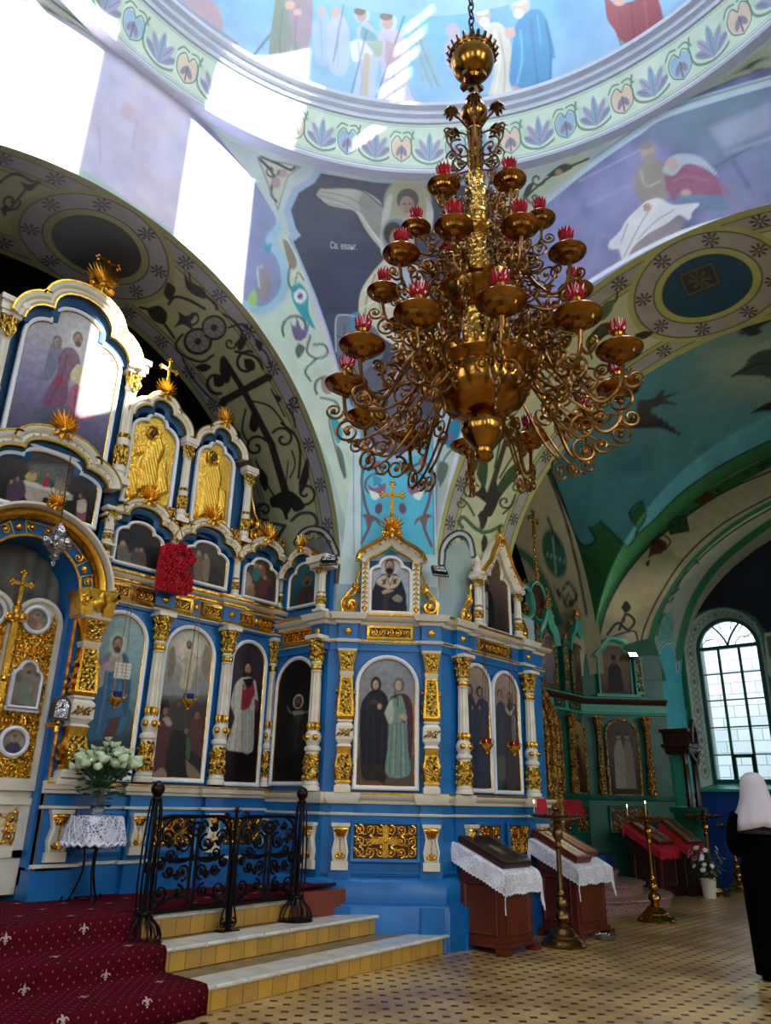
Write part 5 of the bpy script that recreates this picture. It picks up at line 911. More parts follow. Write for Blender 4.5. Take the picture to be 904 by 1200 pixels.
T2=[PO(Z((480,985),(500,945),(526,955),(530,1040),(520,1090),(486,1080)),'75644a',.85),PO(Z((530,985),(548,955),(566,980),(564,1080),(530,1090)),'86745a',.85),e(508,942,10,14,'a08468'),e(546,958,10,14,'a08468'),PO(Z((570,1000),(620,1040),(610,1110),(560,1100)),'2a2420',.8)]
Z,e=z5(0,480,6),zell(0,480,6)
TS=[('poly',Z((200,380),(480,400),(480,520),(200,500)),'6a6c66',.8,6),PO(Z((160,500),(200,510),(480,590),(505,620),(500,640),(420,640),(400,700),(230,690),(160,580)),'a89c88'),PO(Z((160,500),(210,505),(470,580),(440,600),(180,530)),'c9c0ac'),PO(Z((170,470),(200,440),(250,450),(246,500),(190,500)),'b59a58'),PO(Z((250,500),(270,460),(300,470),(296,530),(260,520)),'4a6a48'),PO(Z((290,520),(310,480),(350,490),(360,540),(300,545)),'a8333a'),PO(Z((336,490),(362,500),(366,550),(345,548)),'235a58'),PO(Z((380,520),(410,490),(460,520),(460,580),(384,560)),'8a7a68'),PO(Z((60,500),(110,480),(160,500),(176,590),(120,640),(40,640)),'4a3848'),PO(Z((540,660),(580,620),(606,660),(600,740),(580,860),(530,800)),'8a4a58'),PO(Z((540,640),(600,640),(596,720),(540,720)),'b5a890'),PO(Z((220,700),(300,640),(340,620),(330,660),(270,720)),'6a5c4c'),e(318,640,22,20,'1c1410'),('poly',Z((430,640),(480,650),(500,860),(430,760)),'1d2a24',.8,4)]+sum([face(e,x,y,11,15,'a47e62','3a281c')for x,y in((222,440),(270,450),(330,456),(402,480),(446,530),(120,490),(560,610),(76,510))],[])
Z,e=z5(0,330,6),zell(0,330,6)
TB=[e(640,520,190,240,'d8d4d0',.7,30),PO(Z((340,480),(370,430),(420,440),(430,520),(380,640),(330,700),(240,680),(300,640),(320,560)),'6a6c84',.8),PO(Z((410,540),(450,470),(520,480),(560,560),(540,640),(480,700),(460,860),(300,880),(330,760),(390,660)),'7c4a62',.85),PO(Z((380,700),(430,650),(440,720),(390,740)),'a8344c',.9),PO(Z((490,760),(560,700),(660,770),(690,850),(640,960),(560,970),(480,930)),'b8586c',.8),PO(Z((540,580),(640,640),(600,750),(490,670)),'d9c994',.95),PO(Z((240,900),(480,880),(500,980),(240,980)),'4a5468',.6)]+folds(Z,[((470,520),(420,700),(330,870)),((530,760),(520,940)),((620,800),(610,950))],'5a3a54',2,.6)+face(e,545,410,24,42,'b09080','6a5a58','6a5a58','d8d0b8')+face(e,400,430,22,36,'a88a7c','5a5458',None)
# ==== the main altar screen (blue, white and gold
scr=thing('altar_screen','blue and white altar screen with gilded carving under the left arch','icon screen',FE.mat(0,0,0))
UL=2.15
b=MB();b.box(3.42,6.2,.5,.80,-.1,.10);b.box(3.40,3.78,.5,.78,0,.20);b.box(3.38,3.80,.5,.66,0,.25)
for c in(4.44,5.34):b.box(c-.13,c+.13,.5,.80,0,.16)
b.box(3.42,3.55,.5,1.52,-.35,.04);obj('plinth',b,'blue',scr)
b=MB();b.box(3.45,6.2,.80,1.46,-.1,.05);b.box(3.45,3.74,.80,1.46,0,.15)
for c in(4.44,5.34):b.box(c-.11,c+.11,.80,1.46,0,.10)
for u0,u1 in((3.80,4.31),(4.57,5.21),(5.47,6.1)):b.sweep([(u0,.88),(u0,1.27),(u1,1.27),(u1,.88)],[(0,.05),(.0,.07),(-.03,.075),(-.045,.05)],closed=True,endcap=False)
obj('dado',b,'blue',scr)
PL=lambda d0,d1:[(3.38,d0+.14),(3.80,d0+.14),(3.80,d0)]+ressaut(3.81,6.22,(4.44,5.34),d0,d1,.15)[1:]
b=MB(SWAP);b.sweep(PL(.04,.10),[(0,1.42),(.03,1.425),(.035,1.45),(.06,1.46),(.075,1.50),(.075,1.525),(.0,1.53)]);b.sweep(PL(.04,.10),[(0,1.29),(.025,1.295),(.03,1.315),(0,1.32)]);b.sweep(PL(.04,.10),[(0,.80),(.03,.805),(.03,.825),(0,.835)])
obj('dado_cornice',b,'white',scr)
b=MB(SWAP);b.sweep(PL(.04,.10),[(.076,1.505),(.083,1.51),(.083,1.522),(.076,1.525)]);obj('gilded_fillet',b,'gold',scr)
for i,(u0,u1)in enumerate(((3.86,4.26),(4.63,5.15),(5.53,6.04))):carved_panel(scr,u0,u1,.94,1.22,.055,True,2,i)
for u,d,s in((3.6,.15,1.15),(4.44,.10,1),(5.34,.10,1),(6.12,.05,.7)):console(scr,u,1.09,d,s)
b=MB();b.box(3.43,6.2,1.53,3.40,-.08,.012);b.box(3.47,6.2,3.40,4.3,-.08,.0);obj('wall_panel',b,'blue',scr)
b=MB();b.box(3.53,5.55,4.2,5.35,-.08,-.0);b.box(2.2,3.72,4.0,6.2,-.10,-.02);b.box(2.3,3.6,3.85,4.6,-.08,.0);obj('upper_panel',b,'deep_blue',scr)
EN=lambda d:ressaut(3.74,6.24,(4.44,5.34,6.12),d,d+.05,.10)
obj('frieze_band',cornice(EN(.03),[(-.12,3.28),(.02,3.28),(.02,3.60),(-.12,3.60)]),'blue',scr)
b=cornice(EN(.03),[(.02,3.30),(.045,3.305),(.055,3.33),(.03,3.345),(.02,3.35)]);b.sweep(EN(.03),[(.02,3.515),(.05,3.52),(.06,3.555),(.09,3.57),(.115,3.61),(.12,3.635),(-.12,3.66)]);en=obj('entablature',b,'white',scr)
b=cornice(EN(.03),[(.055,3.322),(.066,3.33),(.062,3.345),(.05,3.347)]);b.sweep(EN(.03),[(.055,3.53),(.068,3.54),(.068,3.56),(.06,3.565)]);b.sweep(EN(.03),[(.117,3.605),(.128,3.612),(.128,3.64),(.10,3.648)]);obj('gilded_fillet',b,'gold',en)
for i,(u0,u1)in enumerate(((3.80,4.00),(4.10,4.32),(4.56,4.78),(4.98,5.21),(5.47,5.68),(5.82,6.0))):
 p=carved_panel(scr,u0,u1,3.385,3.485,.053,False,1,i+9,th=.008,frame='gold',back='dark_wood')
b=MB()
for u,d in((4.05,.055),(4.44,.105),(4.88,.055),(5.34,.105),(5.75,.055),(6.12,.105)):b.lathe([(.045,0),(.045,.012),(.03,.02),(.028,.035),(.012,.045),(.001,.046)],(0,0,0),14)if False else b.ball((u,3.435,d),(.042,.042,.03),14,8)
obj('rosettes',b,'gold',scr)
for u in(4.44,5.34):column(scr,T((u,1.55,.09))@Matrix.Diagonal((1,1.02,1,1)))
column(scr,T((6.08,1.55,.03))@Matrix.Diagonal((.75,1.02,.75,1)))
pilaster(scr,T((3.60,1.55,.12))@Matrix.Diagonal((1.15,.93,1.2,1)))
b=MB();b.box(3.46,3.74,1.50,1.56,0,.27);b.box(3.44,3.76,3.05,3.28,.02,.26);obj('pillar_block',b,'white',scr)
b=MB();b.sweep([(3.42,3.06),(3.40,3.2),(3.36,3.30),(3.46,3.34),(3.80,3.34),(3.82,3.28),(3.77,3.2),(3.76,3.06)],[(0,.05),(0,.27),(-.12,.29),(-.13,.05)]);b.spiral((3.47,3.2),.07,1.2,1,1,.018,.27);b.leaf((3.6,3.30,.28),-pi/2,.2,.16,.05);obj('pillar_capital',b,'gold',scr)
for u,w,h in((4.05,.60,.52),(4.91,.64,.54),(5.76,.56,.54)):
 bay_arch(scr,u,3.70,w+.14,h+.17,.0,.13,depth=.13)
for u in(4.47,5.36):upper_column(scr,u,3.66,.58,.09,.5)
upper_column(scr,6.1,3.66,.55,.05,.42);upper_column(scr,3.66,3.72,.48,.09,.6)
b=MB();scrolls(b,4.25,4.62,4.30,4.52,rows=1,th=.016,d=.08,seed=4);scrolls(b,5.15,5.50,4.28,4.48,rows=1,th=.012,d=.08,seed=5);scrolls(b,5.50,6.1,4.42,4.58,rows=1,th=.012,d=.06,seed=6);scrolls(b,3.76,5.4,4.42,4.52,rows=1,th=.011,d=.03,seed=7)
for u in(4.5,4.3,5.3,5.45,5.9,5.65):palmette(b,(u,4.42),.08,d=.05)
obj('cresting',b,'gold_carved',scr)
gc=2.95
def half_arc(r,n=28,z0=3.25,a0=0,a1=180,ex=1.0):return[(gc-r*cos(RAD(a0+(a1-a0)*i/n)),z0+r*ex*sin(RAD(a0+(a1-a0)*i/n)))for i in range(n+1)]
b=MB();b.sweep([(gc-.50,.58)]+half_arc(.50)+[(gc+.50,.58)],[(0,-.35),(0,.10),(.17,.10),(.17,-.05)]);obj('gate_arch',b,'blue',scr)
b=MB();b.sweep([(gc-.50,.58)]+half_arc(.50)+[(gc+.50,.58)],[(-.003,.105),(-.003,.12),(.02,.12),(.02,.09)]);b.sweep(half_arc(.665,a0=8,a1=172),[(0,.09),(0,.17),(.03,.21),(.06,.22),(.10,.18),(.10,.05)]);ga=obj('gate_arch_rim',b,'gold',scr)
b=MB();b.sweep(half_arc(.765,a0=8,a1=172),[(0,.05),(0,.19),(.03,.23),(.055,.23),(.06,.05)]);obj('gate_arch_moulding',b,'white',scr)
b=MB()
for k in range(5):
 a=90-80+k*40
 if k in(0,1,2,3,4):
  for q in(-7,7):aa=RAD(a+q);b.spiral((gc+.59*cos(aa),3.25+.59*sin(aa)),.045,1.2,aa,1 if q>0 else-1,.012,.11)
  b.sweep([(gc+.59*cos(RAD(a+q))+.055*s_*cos(RAD(a+q)),3.25+.59*sin(RAD(a+q))+.055*s_*sin(RAD(a+q)))for q,s_ in((-13,1),(-13,-1),(13,-1),(13,1))],[(0,.10),(0,.115),(.012,.115),(.012,.10)],closed=True,endcap=False)
 aa=RAD(a+20);b.ball((gc+.59*cos(aa),3.25+.59*sin(aa),.115),(.038,.038,.025),12,6)
palmette(b,(gc+.05,4.08),.15,d=.22);obj('gate_arch_carving',b,'gold',scr)
bay_arch(scr,gc,3.95,1.16,.80,.02,.16,depth=.16,prof_s=1.5)
for s_ in(-1,1):upper_column(scr,gc+s_*.70,3.85,.42,.12,.62)
b=MB();scrolls(b,2.3,3.62,4.86,4.98,rows=1,th=.012,d=.16,seed=12);obj('cresting',b,'gold_carved',scr)if False else None
bay_arch(scr,gc,4.62,1.20,1.88,.02,None,depth=.18,prof_s=1.5,kw=dict(sp=.70,cv=.84),gem=False)
for s_ in(-1,1):upper_column(scr,gc+s_*.71,4.55,1.50,.10,.80)
b=MB();b.box(3.52,3.80,6.04,6.10,-.05,.22);b.box(3.56,3.76,6.0,6.04,0,.19);b.box(2.10,2.38,6.04,6.10,-.05,.22);b.box(2.14,2.34,6.0,6.04,0,.19);obj('cap_block',b,'white',scr)
b=MB();palmette(b,(3.06,6.74),.27,n=13,d=.18);obj('crest',b,'gold',scr)
b=MB();bud_cross(b,(3.11,6.86),.40,.16);obj('finial_cross',b,'gold',scr)
for u,w,h,v in((4.07,.56,1.12,4.44),(4.93,.50,1.08,4.46)):
 bay_arch(scr,u,v,w+.12,h+.18,.0,.13,depth=.13,kw=dict(sp=.74,cv=.88,c=.18)if False else dict(sp=.76,cv=.9,c=.2),gem=False)
for u,h in((4.50,1.06),(5.42,1.0)):upper_column(scr,u,4.36,h,.08,.62)
b=MB();bud_cross(b,(4.10,5.98),.34,.08);obj('finial_cross',b,'gold',scr)
b=MB()
for k,(c,r,q)in enumerate((((5.60,4.50),.10,1),((5.72,4.42),.06,-1),((5.52,4.66),.05,1))):b.spiral(c,r,1.4,.5,q,.02,.08)
b.tube([(5.50,5.2,.05),(5.52,5.0,.05),(5.58,4.8,.06),(5.70,4.62,.07)],[.012,.02,.02,.016],6);b.leaf((5.62,4.6,.06),1.2,.16,.08,.03);palmette(b,(5.78,4.46),.09,d=.05);obj('side_volute',b,'gold',scr)
def embossed(name,label,u,v,w,h,figs,facepos):
 path=tre_path(w,h,c=.2,sp=.76,cv=.9);t=thing(name,label,'icon',FE.mat(u,v,.03),'gilded relief icons')
 g=panel_grid(w,path_top(path),.009);P=g.reshape(-1,3)[:,:2]
 hgt=np.zeros(len(P))+.006*value_noise(P,.05,3)
 for pts,a,f in figs:
  sd=_poly_sd(P,[tuple(FE.px(*p,.03)-(u,v))for p in pts]);hgt=np.maximum(hgt,a*np.clip(.5-sd/f,0,1)**.7+.006*np.sin(P[:,0]*160+3*P[:,1]*20)*(sd<0))
 g=g.reshape(-1,3).copy();g[:,2]=hgt;n=int(round(w/.009));g=g.reshape(max(8,int(w/.009)),-1,3)
 b=MB();b.grid(g.tolist());obj('embossed_cover',b,'gold_flat',t,fix=False,smooth=60)
 x,y=FE.px(*facepos,.03)-(u,v);b=MB();b.ball((x,y,.03),(.035,.05,.02),12,8);obj('painted_face',b,material('dark painted face','4a2c1c',.4),t)
 b=MB();b.lathe([(.062,0),(.085,.004),(.09,.012),(.08,.02),(.065,.012)],(x,y,.01),24,cap=False);obj('halo',b,'gold',t)
 b=MB();b.sweep(path,[(a,c+.0)for a,c in FRAME_PROF],closed=True,endcap=False);obj('frame',b,'frame_white',t)
Z=z5(120,440,4.52)
embossed('relief_icon','gilded relief icon of a robed figure turned sideways, left of the gold pair',4.07,4.44,.56,1.12,[(Z((230,410),(262,350),(300,330),(318,400),(290,460),(275,600),(190,600),(200,470)),.05,.05),(Z((160,380),(230,370),(240,410),(170,420)),.03,.03),(Z((140,480),(180,500),(180,640),(120,640)),.03,.04),(Z((300,480),(330,470),(340,620),(290,640)),.03,.04)],(179.5,508))
embossed('relief_icon','gilded relief icon of a standing figure with clasped hands, right of the gold pair',4.93,4.46,.50,1.08,[(Z((520,520),(560,480),(612,480),(622,540),(610,620),(600,760),(505,745),(520,620)),.05,.05),(Z((525,440),(545,420),(550,480),(530,500)),.03,.03),(Z((470,680),(510,690),(500,750),(450,740)),.03,.04),(Z((620,600),(650,620),(640,760),(615,750)),.03,.04)],(249.5,537))
def icon_px(name,label,fr,bl,br,apex,d,base,layers,**kw):
 a,c,t_=fr.px(*bl,d),fr.px(*br,d),fr.px(*apex,d);w=c[0]-a[0]-.08;v=(a[1]+c[1])/2+.04;h=t_[1]-v-.04
 return icon(name,label,fr,(a[0]+c[0])/2,v,d,w,h,base,layers,**kw)
D1=.05
icon_px('icon','tall arched icon of a bearded man in blue holding an open book',FE,(79,914),(151.6,916),(141,714.7),D1,grad(['8fa9a4','7d9c9c','5b8488','2c4a50','14201f']),I1)
icon_px('icon','tall arched icon of a glowing white figure above a dark crowd',FE,(171,916),(237,918),(227.5,733.5),D1,grad(['8b887a','9a9482','6c6a62','2c2822','241e1a']),I2)
icon_px('icon','tall arched dark icon of a standing deacon in a white robe with red breast',FE,(255,921),(301.6,922),(297,751),D1,grad(['33262a','3a2b30','281a1d','1a1012','140c0c']),I3)
icon_px('icon','almost black arched icon of a haloed figure with raised arms on the pier side',FN,(317,920),(367,922),(352.6,769),D1,grad(['0f0c0b','100d0c','0d0b0b']),I4)
icon_px('icon','arched icon of two veiled women, one in black and one in green',FC,(412,925),(491,927.7),(454,768),D1,grad(['7f8688','8a8486','867478','6c5a5c','4c3c34']),IC_)
icon_px('icon','left of the paired arched icons, two figures in dark blue robes',FW,(543.7,927.7),(577.5,930.5),(561.4,778),D1,grad(['a58c78','8d7870','5c5262','2b3340','1a1a20']),IR1)
icon_px('icon','right of the paired arched icons, two figures with a pale stole',FW,(578.5,930.7),(612,931.5),(594,787),D1,grad(['a58c78','8d7870','5a5058','2e3038','1c1618']),IR2)
D2=.05
icon('icon','trefoil icon of a pale seated group in the dark, left of the red flower letter',FE,4.05,3.74,D2,.54,.47,grad(['34343a','2c2a2a','1c1a1a']),T1,kind='tre',fw=.8)
icon('icon','trefoil icon of two standing figures half hidden by the red flower letter',FE,4.92,3.74,D2,.60,.48,grad(['4a4a42','40382e','241e1a']),T2,kind='tre',fw=.8)
icon('icon','trefoil icon of a colourful seated crowd, right of the red flower letter',FE,5.76,3.72,D2,.50,.50,grad(['4a3c34','3c2e26','241a16']),T3,kind='tre',fw=.8)
icon('icon','wide trefoil icon of a supper at a long white table',FE,gc,4.02,.09,1.04,.62,grad(['4c4440','443c38','2a2422','1a1614']),TS,kind='tre')
icon('icon','great trefoil icon at the top of the screen with a sunlit figure in red',FE,gc,4.68,.09,1.04,1.66,grad(['a8a49e','aaa0a4','9088a0','6c6480','4a4450']),TB,path=tre_path(1.04,1.66,sp=.70,cv=.84))
icon('icon','small trefoil icon of a brown robed figure on teal beside the pier corner',FN,-6.82,3.64,D2,.46,.52,grad(['2f6a74','245660','163a42']),INU,kind='tre',fw=.8)
# -------- gates
gate=thing('altar_gate','gilded double gate with round painted medallions at the left edge','gate',FE.mat(gc,.58,-.14))
for s_ in(1,-1):
 W_=.48
 b=MB();b.box(0,W_,0,.96,0,.04)if s_>0 else b.box(-W_,0,0,.96,0,.04)
 P=[(0,.92),(0,2.40)]+[(W_*.5-W_*.5*cos(pi*i/12),2.40+W_*.5*sin(pi*i/12))for i in range(1,12)]+[(W_,2.40),(W_,.92)]
 P=[(s_*x,y)for x,y in P];b.prism(P,0,.03);leaf=obj('door_leaf',b,'white',gate)
 b=MB();Q=P if s_>0 else P[::-1];b.sweep(Q,[(0,.03),(0,.065),(-.035,.065),(-.05,.03)],closed=True,endcap=False);b.box(*sorted((s_*.02,s_*(W_-.0))),.30,.36,.04,.06);b.box(*sorted((0,s_*W_)),.74,.80,.04,.075);b.box(*sorted((0,s_*W_)),.86,.94,.04,.09);b.box(*sorted((s_*.38,s_*W_)),.3,.8,.04,.06);obj('stile',b,'white',leaf)
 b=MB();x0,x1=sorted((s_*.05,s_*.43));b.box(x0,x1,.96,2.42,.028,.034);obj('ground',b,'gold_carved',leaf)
 b=MB();scrolls(b,x0,x1,.97,2.50,n=3,rows=11,th=.012,d=.03,seed=21);scrolls(b,x0+.02,x1-.02,.40,.70,n=2,rows=2,th=.013,d=.04,seed=22)
 for y in(1.42,2.1):palmette(b,(s_*.24,y),.07,d=.03)
 obj('scrollwork',b,'gold',leaf)
 for y,r,nm in((2.42,.105,'upper'),(1.28,.105,'lower')):
  b=MB();b.lathe([(r,0),(r,.02),(r+.015,.03),(r+.035,.02),(r+.04,0)],(s_*.215,y,.05),28,cap=False);m_=obj('medallion',b,'frame_white',leaf)
  g=np.array([[(s_*.215+q*cos(a),y+q*sin(a),.058)for a in np.linspace(0,2*pi,40)]for q in np.linspace(.001,r,16)]);PP=g.reshape(-1,3)[:,:2]-(s_*.215,y)
  ee=lambda x,yy,rx,ry,c,op=1,f=.004:('ell',x,yy,rx,ry,c,op,.006)
  col='8a6a5c' if nm=='upper' else '4a3a52'
  color_grid('painted_saint',g,paint(PP,mottled(PP,['9a8c78','857666','6c5e54'],.06,2),[('poly',[(-.08,-.10),(-.06,-.03),(-.015,0),(.03,0),(.07,-.04),(.085,-.10)],col,1,.008),('poly',[(0,-.1),(.02,-.02),(.06,-.04),(.085,-.1)],'2c3a54' if nm!='upper' else 'b08a78',1,.008),ee(0,.035,.035,.042,'b8a478',.5)]+[('ell',0,.034,.02,.027,'b38c72'),('ell',0,.05,.022,.016,'6a5a4c'),('ell',0,.012,.014,.012,'8a7c6c')],.006),'painting',m_)
 Pp=tre_path(.24,.40,sp=.66,cv=.8);Pq=[(s_*.225+x,1.60+y)for x,y in Pp]
 b=MB();b.sweep(Pq,[(0,.03),(0,.09),(.015,.10),(.03,.08),(.03,.03)],closed=True,endcap=False);b.box(s_*.225-.16,s_*.225+.16,1.55,1.59,.03,.075);m_=obj('medallion',b,'frame_white',leaf)
 g=panel_grid(.24,path_top(Pp),.012);PP=g.reshape(-1,3)[:,:2];color_grid('painted_saint',g+np.array([s_*.225,1.60,.078]),paint(PP,mottled(PP,['7a6a5c','8a7a68','5a4c42'],.08,4),[('poly',[(-.06,.02),(-.05,.2),(0,.26),(.05,.2),(.07,.02)],'6a7a62',.9,.01),('ell',0,.29,.02,.028,'a88a70'),('ell',0,.31,.024,.018,'4a3c32'),('ell',.04,.16,.02,.03,'a08a74',.8)],.006),'painting',m_)
b=MB();b.box(-.028,.028,.94,2.36,.02,.10)
for k in range(7):b.lathe([(.03,0),(.045,.02),(.03,.05)],(0,1.0+k*.2,.08),12,'v')if k in(3,4)else None
for s_ in(-1,1):b.spiral((s_*.055,2.40),.05,1.3,0,s_,.018,.09)
b.lathe([(.03,2.36),(.05,2.40),(.03,2.44),(.045,2.50),(.02,2.54)],(0,0,.08),14,'v');obj('meeting_post',b,'gold',gate)
b=MB();bud_cross(b,(0,2.54),.30,.08,.018);obj('finial_cross',b,'gold',gate)
M['curtain']=material('grey watered silk','8a857c',.6,0,('noise',6,.3,.02),(3,'5f5b54',.35,.7))
b=MB();b.grid([[(gc-.6+1.2*i/40,.58+y,-.30+.012*sin(i*1.3))for i in range(41)]for y in(0,1.6,3.25)]);tag(obj('gate_curtain',b,'curtain',mw=FE.mat(),fix=False),'grey silk curtain hanging behind the gilded gate','curtain')
# ==== the pier: blue casing, icons and pediments
pier=thing('pier_casing','blue and gold casing round the pier with white cornices and carved panels','icon screen',FC.mat(0,0,0))
IC=FC.mat().inverted()
def on(fr):return IC@fr.mat()
def part_on(fr,name,b,mat,parent=None):return obj(name,b,mat,parent or pier,on(fr)if parent is None else None)
def ar(name,prof,mat,parent=None):
 P=[(6.14,7.34),(6.14,6.37),(7.06,5.45),(9.28,5.45),(9.28,7.3)][::-1]
 b=MB();b.sweep([(x,y)for x,y in P],prof)
 return obj(name,b,mat,parent or pier,IC if parent is None else None)
ar('plinth',[(-.03,0),(.16,0),(.16,.36),(.14,.40),(.14,.42),(.09,.43),(.09,.62),(.06,.66),(-.03,.70)],'blue')
ar('dado',[(-.03,.66),(.03,.68),(.03,1.46),(-.03,1.47)],'blue')
ar('wall_panel',[(-.03,1.5),(.015,1.5),(.015,3.42),(-.03,3.43)],'blue')
dc=ar('dado_cornice',[(.02,1.385),(.05,1.39),(.055,1.42),(.09,1.435),(.11,1.47),(.115,1.50),(.0,1.51)],'white')
ar('dado_fillet',[(.02,1.27),(.045,1.272),(.05,1.29),(.02,1.30)],'white');ar('dado_fillet',[(.02,.70),(.05,.705),(.05,.725),(.02,.73)],'blue')
ar('frieze_band',[(0,3.05),(.04,3.05),(.04,3.40),(0,3.40)],'blue')
ar('architrave',[(.02,3.13),(.06,3.135),(.075,3.16),(.05,3.18),(.02,3.185)],'white')
en=ar('entablature',[(.02,3.34),(.06,3.35),(.075,3.38),(.12,3.395),(.15,3.44),(.16,3.465),(-.05,3.48)],'white')
ar('gilded_fillet',[(.06,3.142),(.08,3.15),(.08,3.162),(.065,3.168)],'gold');ar('gilded_fillet',[(.15,3.44),(.172,3.445),(.172,3.468),(.15,3.472)],'gold');ar('gilded_fillet',[(.115,1.485),(.122,1.488),(.122,1.50),(.112,1.504)],'gold')
UCL,UCR=.05,1.02
for fr,u in((FC,UCL),(FC,UCR),(FW,7.36),(FW,8.83),(FN,-6.46)):
 b=MB();b.box(u-.125,u+.125,3.05,3.14,0,.10);b.box(u-.11,u+.11,3.17,3.35,0,.11);part_on(fr,'frieze_block',b,'blue')
 b=MB(SWAP);q=[(u-.12,0),(u-.12,.11),(u+.12,.11),(u+.12,0)];b.sweep(q,[(0,3.345),(.02,3.35),(.035,3.38),(.07,3.395),(.09,3.44),(.10,3.465),(-.1,3.47)]);b.sweep(q,[(0,3.13),(.02,3.135),(.03,3.16),(0,3.175)]);b.sweep([(u-.14,0),(u-.14,.08),(u+.14,.08),(u+.14,0)],[(0,1.385),(.02,1.39),(.05,1.45),(.05,1.50),(-.1,1.51)]);b.sweep([(u-.12,0),(u-.12,.07),(u+.12,.07),(u+.12,0)],[(0,1.27),(.012,1.272),(.018,1.29),(0,1.30)]);part_on(fr,'ressaut',b,'white')
 b=MB();b.ball((u,3.26,.115),(.045,.045,.03),14,8);part_on(fr,'rosette',b,'gold')
 b=MB();b.box(u-.12,u+.12,.0,.40,0,.20);b.box(u-.115,u+.115,.40,1.4,0,.06);part_on(fr,'dado_block',b,'blue')
for u in(UCL,UCR):pilaster(pier,on(FC)@T((u,1.50,.03))@Matrix.Diagonal((.95,.95,.9,1)))
for fr,u in((FW,7.36),(FW,8.83),(FN,-6.46)):column(pier,on(fr)@T((u,1.51,.10))@Matrix.Diagonal((1.05,.915 if fr is FW else 1.0,1.05,1)))
for fr,u in((FC,UCL),(FC,UCR),(FW,7.50),(FW,9.02),(FN,-6.46)):o=console(pier,0,0,0);o.matrix_local=on(fr)@T((u,.99,.06))@Matrix.Diagonal((1.05,1.2,1,1))
for fr,u0,u1,v0,v1,d in((FC,.19,.87,.85,1.19,.06),(FW,7.66,8.10,.86,1.18,.06),(FW,8.30,8.74,.86,1.18,.06)):
 p=carved_panel(pier,u0,u1,v0,v1,d,True,3,int(u0*10));p.matrix_local=on(fr)
for fr,u0,u1 in((FC,.30,.78),(FW,7.80,8.42),(FN,-7.1,-6.62)):
 p=carved_panel(pier,u0,u1,3.215,3.315,.045,False,1,3,th=.008,frame='gold');p.matrix_local=on(fr)
uc=.535
bz=3.48
b=MB();b.box(uc-.36,uc+.36,bz,4.15,-.02,.03);part_on(FC,'pediment_panel',b,'deep_blue')
b=MB()
for s_ in(-1,1):b.box(uc+s_*.305-.045,uc+s_*.305+.045,bz,4.14,.02,.10)
part_on(FC,'pediment_post',b,'white')
b=MB()
for s_ in(-1,1):
 x=uc+s_*.305
 for k in range(9):b.tube([(x-.035,bz+.06+k*.06,.10),(x,bz+.09+k*.06,.112),(x+.035,bz+.06+k*.06,.10)],.009,5);b.ball((x,bz+.055+k*.06,.10),.012,6,4)
 palmette(b,(x,4.08),.05,d=.09);b.leaf((x,bz+.02,.10),pi/2,.06,.06,.02)
part_on(FC,'post_carving',b,'gold')
ped=[(uc-.38,4.12),(uc-.35,4.20),(uc-.27,4.27),(uc-.14,4.34),(uc-.06,4.41),(uc,4.43),(uc+.06,4.41),(uc+.14,4.34),(uc+.27,4.27),(uc+.35,4.20),(uc+.38,4.12)];ped=[tuple(p)for p in smooth_pts(ped,4)]
b=MB();b.sweep(ped,[(-.10,.02),(-.09,.10),(-.05,.12),(-.02,.15),(0,.17),(0,.02)]);part_on(FC,'pediment',b,'white')
b=MB();b.sweep(ped,[(0,.02),(0,.18),(.03,.20),(.055,.17),(.06,.02)]);b.sweep(ped,[(-.105,.08),(-.105,.115),(-.09,.115),(-.09,.08)])
for i in range(3,len(ped)-2,3):b.ball((ped[i][0],ped[i][1]-.02,.165),.016,8,5)
part_on(FC,'pediment_rim',b,'gold')
b=MB();palmette(b,(uc,4.49),.22,n=9,d=.14);part_on(FC,'crest',b,'gold')
b=MB();bud_cross(b,(uc,4.72),.42,.12,.02);part_on(FC,'finial_cross',b,'gold')
def volute(fr,x,s_,h=.62):
 b=MB();b.spiral((x+s_*.10,bz+.11),.10,1.35,pi/2,-s_ if False else s_*-1,.026,.06);b.tube([(x+s_*.10,bz+.21,.06),(x+s_*.02,bz+.30,.06),(x+s_*.04,bz+.42,.06),(x-s_*.0,bz+.52,.05),(x-s_*.01,bz+h-.04,.05)],[.026,.024,.018,.016,.012],6)
 for a,q in((80,.14),(110,.12),(60,.10)):b.leaf((x+s_*.04,bz+.26,.06),RAD(a),q,.06,.03)
 b.tube([(x+s_*.19,bz+.02,.05),(x+s_*.21,bz+.14,.06),(x+s_*.14,bz+.24,.06),(x+s_*.05,bz+.36,.05)],.014,5);b.ball((x-s_*.005,bz+h-.02,.05),.022,8,5);b.leaf((x+s_*.10,bz+.05,.05),RAD(90+s_*30),.08,.05,.03);return b
for s_ in(-1,1):part_on(FC,'side_volute',volute(FC,uc+s_*.37,s_),'gold')
icon('icon','trefoil icon of a bearded bishop above the two veiled women',FC,uc,3.51,.06,.46,.66,grad(['a9aeb6','9fa4ac','9aa0aa','8f96a2']),IU,path=tre_path(.46,.66,c=.27,sp=.72,cv=.82),fw=.85)
ucw=8.18
b=MB();b.box(ucw-.40,ucw+.40,bz,4.25,-.03,.02);b.prism([(ucw-.34,4.2),(ucw-.1,4.62),(ucw+.1,4.62),(ucw+.34,4.2)],-.02,.02);part_on(FW,'pediment_panel',b,'deep_blue')
ped=[tuple(p)for p in smooth_pts([(ucw-.42,4.14),(ucw-.34,4.24),(ucw-.22,4.36),(ucw-.12,4.54),(ucw,4.68),(ucw+.12,4.54),(ucw+.22,4.36),(ucw+.34,4.24),(ucw+.42,4.14)],4)]
